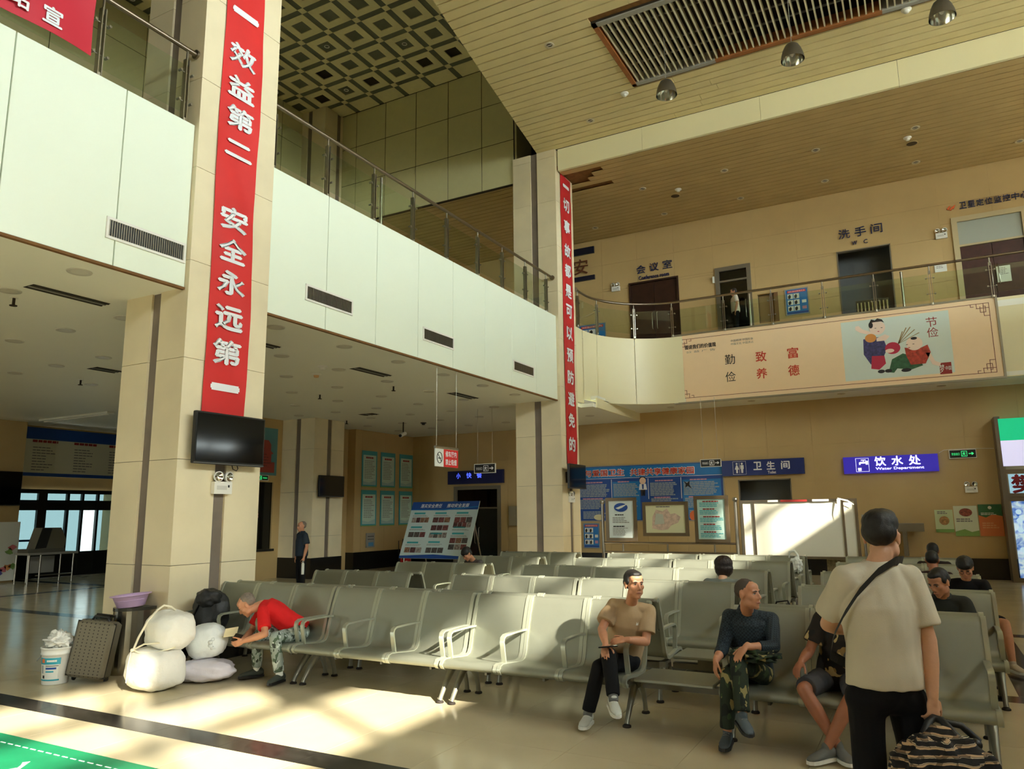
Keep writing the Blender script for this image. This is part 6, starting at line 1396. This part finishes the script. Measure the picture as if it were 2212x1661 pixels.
def check_mat(name, c0, c1, s=60):
    m = bpy.data.materials.new(name); m.use_nodes = True; nt = m.node_tree; b = nt.nodes['Principled BSDF']; b.inputs['Roughness'].default_value = 0.85; tc = nt.nodes.new('ShaderNodeTexCoord'); ch = nt.nodes.new('ShaderNodeTexChecker'); ch.inputs['Scale'].default_value = s; ch.inputs[1].default_value = (*lin(c0), 1); ch.inputs[2].default_value = (*lin(c1), 1); nt.links.new(tc.outputs['Object'], ch.inputs[0]); nt.links.new(ch.outputs[0], b.inputs['Base Color']); MATS[name] = m; return m


M_BLKT = cloth_mat('black_trousers', (22, 22, 24)); M_SNEAK = mat('grey_sneaker', (196, 200, 192), 0.6, bump=0.2, bscale=90); M_DSHOE = mat('dark_shoe', (52, 54, 54), 0.6); M_BSHOE = mat('blue_grey_shoe', (78, 90, 98), 0.6)
dn = Vector((0, 0, -1))
# the man in beige, right leg crossed over the left, phone in his right hand
J = dict(head=(-2.165, 6.10, 1.112), neck=(-2.235, 6.21, .945), chest=(-2.27, 6.25, .79), pel=(-2.385, 6.34, .50), sR=(-2.405, 6.23, .925), sL=(-2.095, 6.25, .885), eR=(-2.45, 6.06, .745), wR=(-2.345, 5.87, .665), eL=(-2.10, 6.15, .655), wL=(-2.205, 5.97, .69),
         hR=(-2.475, 6.30, .47), hL=(-2.30, 6.30, .47), kR=(-2.335, 5.90, .575), aR=(-2.245, 5.75, .275), tR=(-2.175, 5.645, .165), kL=(-2.43, 5.92, .47), aL=(-2.53, 5.90, .10), tL=(-2.515, 5.74, .02))
t = person('seated man in a beige T-shirt and black trousers, legs crossed, holding a phone', J, dict(k=.93, voxel=.0065, look=(.72, -.69, -.03), face=(.2, -1, 0), skin='tan', shirt=cloth_mat('beige_tee', (178, 152, 118)), sleeve=.72, hem=.06, loose=1.12, crease=.010, trousers=M_BLKT, hair='short', shoe=M_SNEAK, sole=M_PAPER, laces=M_PAPER, sock=cloth_mat('grey_sock', (110, 112, 112)),
    handR=((.15, -.55, -.45), (.1, .4, -.9), .55), handL=((-.85, -.35, -.08), (.1, .55, -.6), .5), upR=(.14, -.14, .98)))
flat('shirt_mark', (Vector((.9, .3, 0)).normalized(), Vector((0, 0, 1)), Vector((.3, -.95, 0)).normalized()), (-2.15, 6.098, .80), [(-.012, -.012), (-.004, .014), (.002, .0), (.012, .014), (.006, -.012)], M_PAPER, t, 0, True, 0.004)
p = MB().bbox((0, 0, 0), (.075, .155, .009), None, .003).build('phone', M_BLACK); p.location = (-2.30, 5.80, .655); p.rotation_euler = (R(4), R(-6), R(-62)); tag(p, 'dark mobile phone in the hand of the man in beige', 'phone')
q = MB().bbox((0, .06, .005), (.07, .03, .002)).build('screen_edge', M_PAPER, p)
# the man in the dark checked shirt, left leg crossed over
J = dict(head=(-1.235, 6.06, 1.075), neck=(-1.275, 6.18, .925), chest=(-1.27, 6.22, .78), pel=(-1.30, 6.34, .48), sR=(-1.42, 6.20, .885), sL=(-1.105, 6.24, .875), eR=(-1.455, 6.08, .66), wR=(-1.47, 5.90, .60), eL=(-1.07, 6.05, .70), wL=(-1.235, 5.86, .72),
         hR=(-1.39, 6.30, .46), hL=(-1.21, 6.30, .46), kR=(-1.385, 5.90, .50), aR=(-1.41, 5.87, .10), tR=(-1.40, 5.68, .02), kL=(-1.30, 5.88, .585), aL=(-1.265, 5.75, .26), tL=(-1.195, 5.64, .15))
M_JUNG = camo('jungle_camouflage', [(38, 50, 36), (24, 30, 24), (58, 76, 48), (150, 140, 92)], 9)
t = person('seated man in a dark checked shirt and camouflage trousers, looking aside', J, dict(k=.93, voxel=.0065, look=(.93, -.36, .0), face=(.15, -1, 0), skin='tan', shirt=check_mat('dark_check', (22, 30, 38), (40, 54, 62), 70), sleeve=1.55, hem=.05, loose=1.08, collar=True, trousers=M_JUNG, cuff=.06, hair='buzz', hairm=mat('grey_buzz', (72, 62, 54), .7), shoe=M_BSHOE, sole=M_DSHOE, laces=M_GREYP,
    handR=((-.05, -.3, -.8), (.3, .1, -.3), .6), handL=((-.45, -.5, -.55), (.2, .45, -.7), .35), upL=(.12, -.14, .98)))
o = lump((-1.20, 5.98, .645), (.16, .12, .05), 2.2, .06, 6, 21).build('folded_jacket', M_JUNG); tag(o, 'crumpled camouflage jacket on the lap of the man in the checked shirt', 'jacket')
# the man in red, bent over his phone
J = dict(head=(-6.515, 5.96, .765), neck=(-6.42, 6.08, .765), chest=(-6.33, 6.16, .695), pel=(-6.12, 6.34, .48), sL=(-6.285, 5.975, .71), sR=(-6.53, 6.22, .70), eL=(-6.14, 5.88, .50), wL=(-6.32, 5.76, .435), eR=(-6.60, 6.12, .47), wR=(-6.47, 5.90, .425),
         hL=(-6.03, 6.26, .46), hR=(-6.20, 6.41, .46), kL=(-6.02, 5.90, .47), aL=(-5.995, 5.96, .10), tL=(-5.985, 5.80, .02), kR=(-6.37, 6.02, .46), aR=(-6.42, 6.05, .10), tR=(-6.52, 5.90, .02))
t = person('seated man in a red T-shirt bent over his phone', J, dict(k=.93, voxel=.0065, look=(-.62, -.45, -.72), hup=(-.5, -.4, .75), face=(-.6, -.8, -.3), skin='tan', shirt=cloth_mat('red_tee', (214, 36, 38)), sleeve=.75, hem=.05, loose=1.08, crease=.011, trousers=camo('grey_green_camouflage', [(138, 150, 142), (70, 88, 70), (186, 196, 190), (48, 56, 48)], 16), hair='recede', hairm=mat('grey_hair', (120, 108, 96), .6, var=.3, vscale=40), shoe=mat('green_canvas_shoe', (60, 66, 58), .8), sole=M_BLACK, sock=M_PAPER,
    handR=((-.1, -.75, -.3), (.7, .1, .2), .75), handL=((-.55, -.5, -.25), (-.4, .6, .2), .75)))
p = MB().bbox((0, 0, 0), (.08, .16, .010), None, .003).build('phone', M_BLACK); p.location = (-6.44, 5.78, .455); p.rotation_euler = (R(20), R(15), R(35)); tag(p, 'phone held by the man in red', 'phone')
t = empty('open_booklet', (-6.62, 5.83, .42), 0, 'cream phone cover or booklet open above the hands of the man in red', 'booklet'); MB().grid([[(-6.72, 5.80, .455), (-6.60, 5.74, .455)], [(-6.66, 5.92, .46), (-6.54, 5.86, .46)]], smooth=False).grid([[(-6.60, 5.74, .456), (-6.55, 5.72, .55)], [(-6.54, 5.86, .46), (-6.49, 5.84, .56)]], smooth=False).build('cover', mat('cream_cover', (226, 216, 178), .5), t, True)
# the man in the camouflage T-shirt and shorts, mostly hidden
J = dict(head=(-.50, 6.10, 1.11), neck=(-.56, 6.18, .95), chest=(-.59, 6.22, .80), pel=(-.66, 6.34, .48), sR=(-.735, 6.20, .905), sL=(-.41, 6.20, .905), eR=(-.83, 6.12, .68), wR=(-.87, 5.97, .63), eL=(-.37, 6.08, .68), wL=(-.43, 5.90, .58),
         hR=(-.755, 6.30, .46), hL=(-.58, 6.30, .46), kR=(-.86, 5.90, .45), kL=(-.53, 5.90, .46), aR=(-.655, 5.87, .10), tR=(-.565, 5.73, .02), aL=(-.725, 5.80, .10), tL=(-.83, 5.66, .02))
t = person('seated man in a camouflage T-shirt and grey shorts behind the standing man', J, dict(k=.93, voxel=.0065, look=(.2, -1, 0), face=(.1, -1, 0), skin='brown', shirt=camo('brown_camouflage', [(34, 28, 22), (156, 126, 76), (24, 24, 24), (196, 172, 120)], 8), sleeve=.75, hem=.06, loose=1.1, trousers=cloth_mat('grey_shorts', (74, 74, 76)), leg=.9, hair='short', shoe=mat('canvas_slip_on', (104, 106, 100), .8), sole=M_PAPER, handR=((-.3, -.5, -.5), (.2, .2, -.9), .6), handL=((-.2, -.6, -.4), (0, .3, -1), .5)))
# the standing man with his back to the camera
J = dict(head=(-.175, 3.90, 1.575), neck=(-.205, 3.865, 1.46), chest=(-.215, 3.86, 1.27), pel=(-.215, 3.87, .93), sL=(-.340, 3.79, 1.395), sR=(-.085, 3.94, 1.39), eL=(-.435, 3.87, 1.18), wL=(-.37, 4.07, 1.13), eR=(-.03, 3.93, 1.13), wR=(-.035, 3.87, .90),
         hL=(-.30, 3.83, .87), hR=(-.14, 3.92, .87), kL=(-.31, 3.85, .48), kR=(-.12, 3.97, .48), aL=(-.32, 3.83, .09), aR=(-.10, 3.95, .09), tL=(-.38, 4.0, .02), tR=(-.14, 4.13, .02))
t = person('man in a white T-shirt standing with his back turned, carrying a patterned bag', J, dict(k=.92, voxel=.0065, look=(.25, .95, -.05), face=(-.45, .88, 0), skin='fair', shirt=cloth_mat('white_tee', (208, 200, 178), .9, .12), sleeve=.78, hem=.0, loose=1.1, crease=.012, trousers=M_BLKT, hair='flat', shoe=M_DSHOE, handR=((-.05, -.1, -1), (-.6, .6, -.1), 1.3, .5), handL=((.5, .8, -.1), (.2, 0, -1), .5)))
sb = empty('shoulder_bag', (-.25, 4.02, .95), 0, 'black crossbody bag strap over the back of the standing man', 'bag'); sp_ = [(-.10, 3.95, 1.47), (-.13, 3.80, 1.475), (-.20, 3.735, 1.43), (-.28, 3.70, 1.345), (-.345, 3.70, 1.25), (-.40, 3.73, 1.15), (-.43, 3.83, 1.05), (-.36, 3.98, .98)]
rw = [[Vector(a) + Vector((-.3, -.1, -.95)).normalized() * w for a in sp_] for w in (-.021, .021)]; MB().grid(rw).grid([[a + Vector((0, .004, 0)) for a in r_] for r_ in rw], flip=True).build('strap', M_BLKN, sb, True); lump((-.27, 4.06, .98), (.12, .05, .09), 3, .02, 4, 31).build('pouch', M_BLKN, sb, True)
def bag_mat():
    m = bpy.data.materials.new('patterned_bag'); m.use_nodes = True; nt = m.node_tree; b = nt.nodes['Principled BSDF']; b.inputs['Roughness'].default_value = .8; tc = nt.nodes.new('ShaderNodeTexCoord'); w = nt.nodes.new('ShaderNodeTexWave'); w.bands_direction = 'Z'; w.inputs['Scale'].default_value = 5.5; w.inputs['Distortion'].default_value = 2.0; w.inputs['Detail Scale'].default_value = 1.2
    nt.links.new(tc.outputs['Object'], w.inputs[0]); r = nt.nodes.new('ShaderNodeValToRGB'); r.color_ramp.interpolation = 'CONSTANT'; e = r.color_ramp.elements; e[0].color = (*lin((24, 22, 22)), 1); e[1].position = .25; e[1].color = (*lin((206, 176, 138)), 1); x = e.new(.62); x.color = (*lin((40, 36, 34)), 1); x = e.new(.70); x.color = (*lin((226, 214, 184)), 1); x = e.new(.8); x.color = (*lin((26, 24, 24)), 1)
    n = nt.nodes.new('ShaderNodeTexVoronoi'); n.inputs['Scale'].default_value = 26; nt.links.new(tc.outputs['Object'], n.inputs['Vector']); r2 = nt.nodes.new('ShaderNodeValToRGB'); r2.color_ramp.interpolation = 'CONSTANT'; r2.color_ramp.elements[1].position = .62; r2.color_ramp.elements[0].color = (1, 1, 1, 1); r2.color_ramp.elements[1].color = (.25, .22, .2, 1)
    nt.links.new(n.outputs['Distance'], r2.inputs[0]); nt.links.new(w.outputs['Fac'], r.inputs[0]); mx = nt.nodes.new('ShaderNodeMix'); mx.data_type = 'RGBA'; mx.blend_type = 'MULTIPLY'; mx.inputs[0].default_value = .8; nt.links.new(r.outputs[0], mx.inputs[6]); nt.links.new(r2.outputs[0], mx.inputs[7]); nt.links.new(mx.outputs[2], b.inputs['Base Color']); return m
t = empty('travel_bag', (-.02, 3.68, .45), 0, 'black and beige patterned bag hanging from the standing man\'s hand', 'bag'); lump((-.03, 3.70, .60), (.20, .13, .185), 2.4, .05, 5, 33, rot=Euler((0, R(14), R(28)))).build('body', bag_mat(), t, True); MB().tube([(-.10, 3.72, .74), (-.06, 3.80, .81), (-.04, 3.84, .82), (-.01, 3.83, .815), (.03, 3.78, .78), (.08, 3.76, .72)], .016, 8).build('handle', M_BLKN, t, True); MB().ell((.1, 3.80, .74), (.03, .02, .025)).build('tassel', M_BLACK, t, True); MB().tube([(0, 3.83, .81), (.06, 3.84, .80), (.12, 3.86, .74)], .014, 8).build('loose_strap', M_BLKN, t, True)


def sit(x, y, rz, lean=0.0, side=0.0, k=.93, z0=0.0, arm='lap'):
    """Joint set of a seated figure facing -Y before the turn rz."""
    Q = Matrix.Rotation(rz, 3, 'Z'); o = Vector((x, y, z0)); L = lean; s = side
    d = dict(pel=(0, 0, .48), chest=(s * .6, -.25 * L, .78 - .05 * L), neck=(s, -.45 * L, .93 - .12 * L), head=(s * 1.1, -.08 - .62 * L, 1.085 - .2 * L), sR=(-.165 + s, -.42 * L, .885 - .1 * L), sL=(.165 + s, -.42 * L, .885 - .1 * L), eR=(-.21 + s, -.05 - .5 * L, .64), eL=(.21 + s, -.05 - .5 * L, .64), wR=(-.09, -.27 - .2 * L, .60), wL=(.09, -.27 - .2 * L, .60), hR=(-.09, -.04, .46), hL=(.09, -.04, .46), kR=(-.13, -.43, .47), kL=(.13, -.43, .47), aR=(-.13, -.42, .10), aL=(.13, -.42, .10), tR=(-.14, -.58, .02), tL=(.14, -.58, .02))
    return {a: o + Q @ Vector(b) for a, b in d.items()}


def stand(x, y, z0, rz, h=1.6):
    Q = Matrix.Rotation(rz, 3, 'Z'); o = Vector((x, y, z0)); f = h / 1.7
    d = dict(pel=(0, 0, .93), chest=(0, -.01, 1.25), neck=(0, 0, 1.42), head=(0, -.03, 1.575), sR=(-.18, 0, 1.38), sL=(.18, 0, 1.38), eR=(-.24, .03, 1.12), eL=(.24, .03, 1.12), wR=(-.25, -.04, .87), wL=(.25, -.04, .87), hR=(-.09, 0, .88), hL=(.09, 0, .88), kR=(-.1, -.02, .48), kL=(.1, 0, .48), aR=(-.1, .02, .09), aL=(.1, .02, .09), tR=(-.12, -.15, .02), tL=(.12, -.15, .02))
    return {a: o + Q @ (Vector(b) * f) for a, b in d.items()}


FARV = dict(voxel=.011, skin='tan')
J = stand(-12.25, 12.7, 0, R(-25), 1.6)
t = person('elderly man in a navy polo shirt standing by the column, holding a bottle', J, dict(FARV, k=.95, look=(-.25, -.95, -.05), face=(.2, -.9, 0), skin='tan', shirt=cloth_mat('navy_polo', (44, 54, 66)), sleeve=.8, hem=.04, loose=1.12, collar=True, trousers=M_BLKT, hair='recede', hairm=mat('grey_hair', (120, 108, 96), .6, var=.3, vscale=40), shoe=M_DSHOE, sole=M_BLACK, handL=((0, -.05, -1), (-.4, 0, 0), 1.0)))
w_ = J['wL']; t = empty('bottle', (w_.x + .02, w_.y - .04, w_.z - .36), 0, 'slim white bottle in the hand of the elderly man', 'bottle'); MB().lathe([(0, 0), (.03, 0), (.032, .01), (.032, .22), (.02, .25), (0, .25)], 14).build('flask', M_PAPER, t); MB().lathe([(.021, .25), (.021, .29), (0, .29)], 12).build('cap', M_GREYP, t)
person('bowed man in a grey top before the leaning display board', sit(-7.2, 12.12, R(-15), .45, -.05), dict(FARV, k=.92, look=(-.35, -.75, -.75), hup=(-.3, -.6, .7), face=(-.2, -1, 0), shirt=cloth_mat('dark_grey_top', (84, 80, 80)), sleeve=.8, trousers=M_BLKT, hair='mop', shoe=M_DSHOE))
person('woman with a short dark bob seen from behind', sit(-2.13, 9.0, math.pi, .1), dict(FARV, k=.92, look=(-.3, .95, 0), face=(0, 1, 0), skin='fair', shirt=cloth_mat('grey_green_tee', (116, 122, 116)), sleeve=.7, trousers=M_BLKT, hair='bob', hairm=mat('dark_brown_hair', (38, 24, 20), .4, bump=.4, bscale=150), shoe=M_DSHOE, eyes=False))
person('man in a dark polo shirt looking down, second row', sit(.16, 8.2, R(-6), .22, -.06), dict(FARV, voxel=.009, k=.98, look=(-.55, -.72, -.42), face=(0, -1, 0), skin='tan', shirt=cloth_mat('charcoal_polo', (50, 52, 48)), sleeve=.8, hem=.06, loose=1.15, collar=True, trousers=cloth_mat('navy_jeans', (34, 42, 66)), hair='short', shoe=M_DSHOE))
J = sit(.36, 10.15, 0, .2, 0); J['kL'] = Vector((.66, 9.72, .50)); J['aL'] = Vector((.68, 9.62, .11)); J['tL'] = Vector((.76, 9.47, .03))
t = person('young man in a black T-shirt and glasses looking at his phone, third row', J, dict(FARV, voxel=.009, k=.95, look=(-.1, -.85, -.5), face=(0, -1, 0), skin='tan', shirt=cloth_mat('black_tee', (22, 22, 24)), sleeve=.8, trousers=cloth_mat('dark_shorts', (36, 36, 38)), leg=.85, hair='mop', shoe=mat('beige_sneaker', (184, 170, 150), .6), sole=M_PAPER, laces=M_PAPER))
F = headframe((-.1, -.85, -.5)); hc = J['head']
for s_ in (-1, 1): MB().tube([hc + F @ Vector((s_ * .032 + .022 * math.cos(a), -.098, .006 + .017 * math.sin(a))) * .95 for a in [i * math.pi / 5 for i in range(10)]], .0025, 6, closed=True).build('glasses', M_BLACK, t, True)
person('dark figure with black hair seen from behind, near the back wall', sit(.08, 12.95, math.pi, .0), dict(FARV, k=.98, look=(0, 1, 0), face=(0, 1, 0), skin='brown', shirt=cloth_mat('dark_brown_shirt', (44, 36, 34)), sleeve=.8, trousers=M_BLKT, hair='short', shoe=M_DSHOE, eyes=False))
person('low dark-haired figure from behind, one row before the wall sitter', sit(.05, 11.0, math.pi, .15), dict(FARV, k=.95, look=(0, 1, -.2), face=(0, 1, 0), skin='brown', shirt=cloth_mat('dark_red_brown', (52, 34, 32)), sleeve=.8, trousers=M_BLKT, hair='short', shoe=M_DSHOE, eyes=False))
person('man in a white short-sleeved shirt on the upper gallery', stand(-4.22, 21.45, 6.6, R(-70), 1.5), dict(FARV, z0=6.6, k=.9, look=(-.9, -.3, -.2), face=(-.9, -.3, 0), skin='tan', shirt=cloth_mat('white_shirt', (216, 208, 190)), sleeve=.75, loose=1.1, trousers=M_BLKT, hair='short', shoe=M_DSHOE))
grow_all()
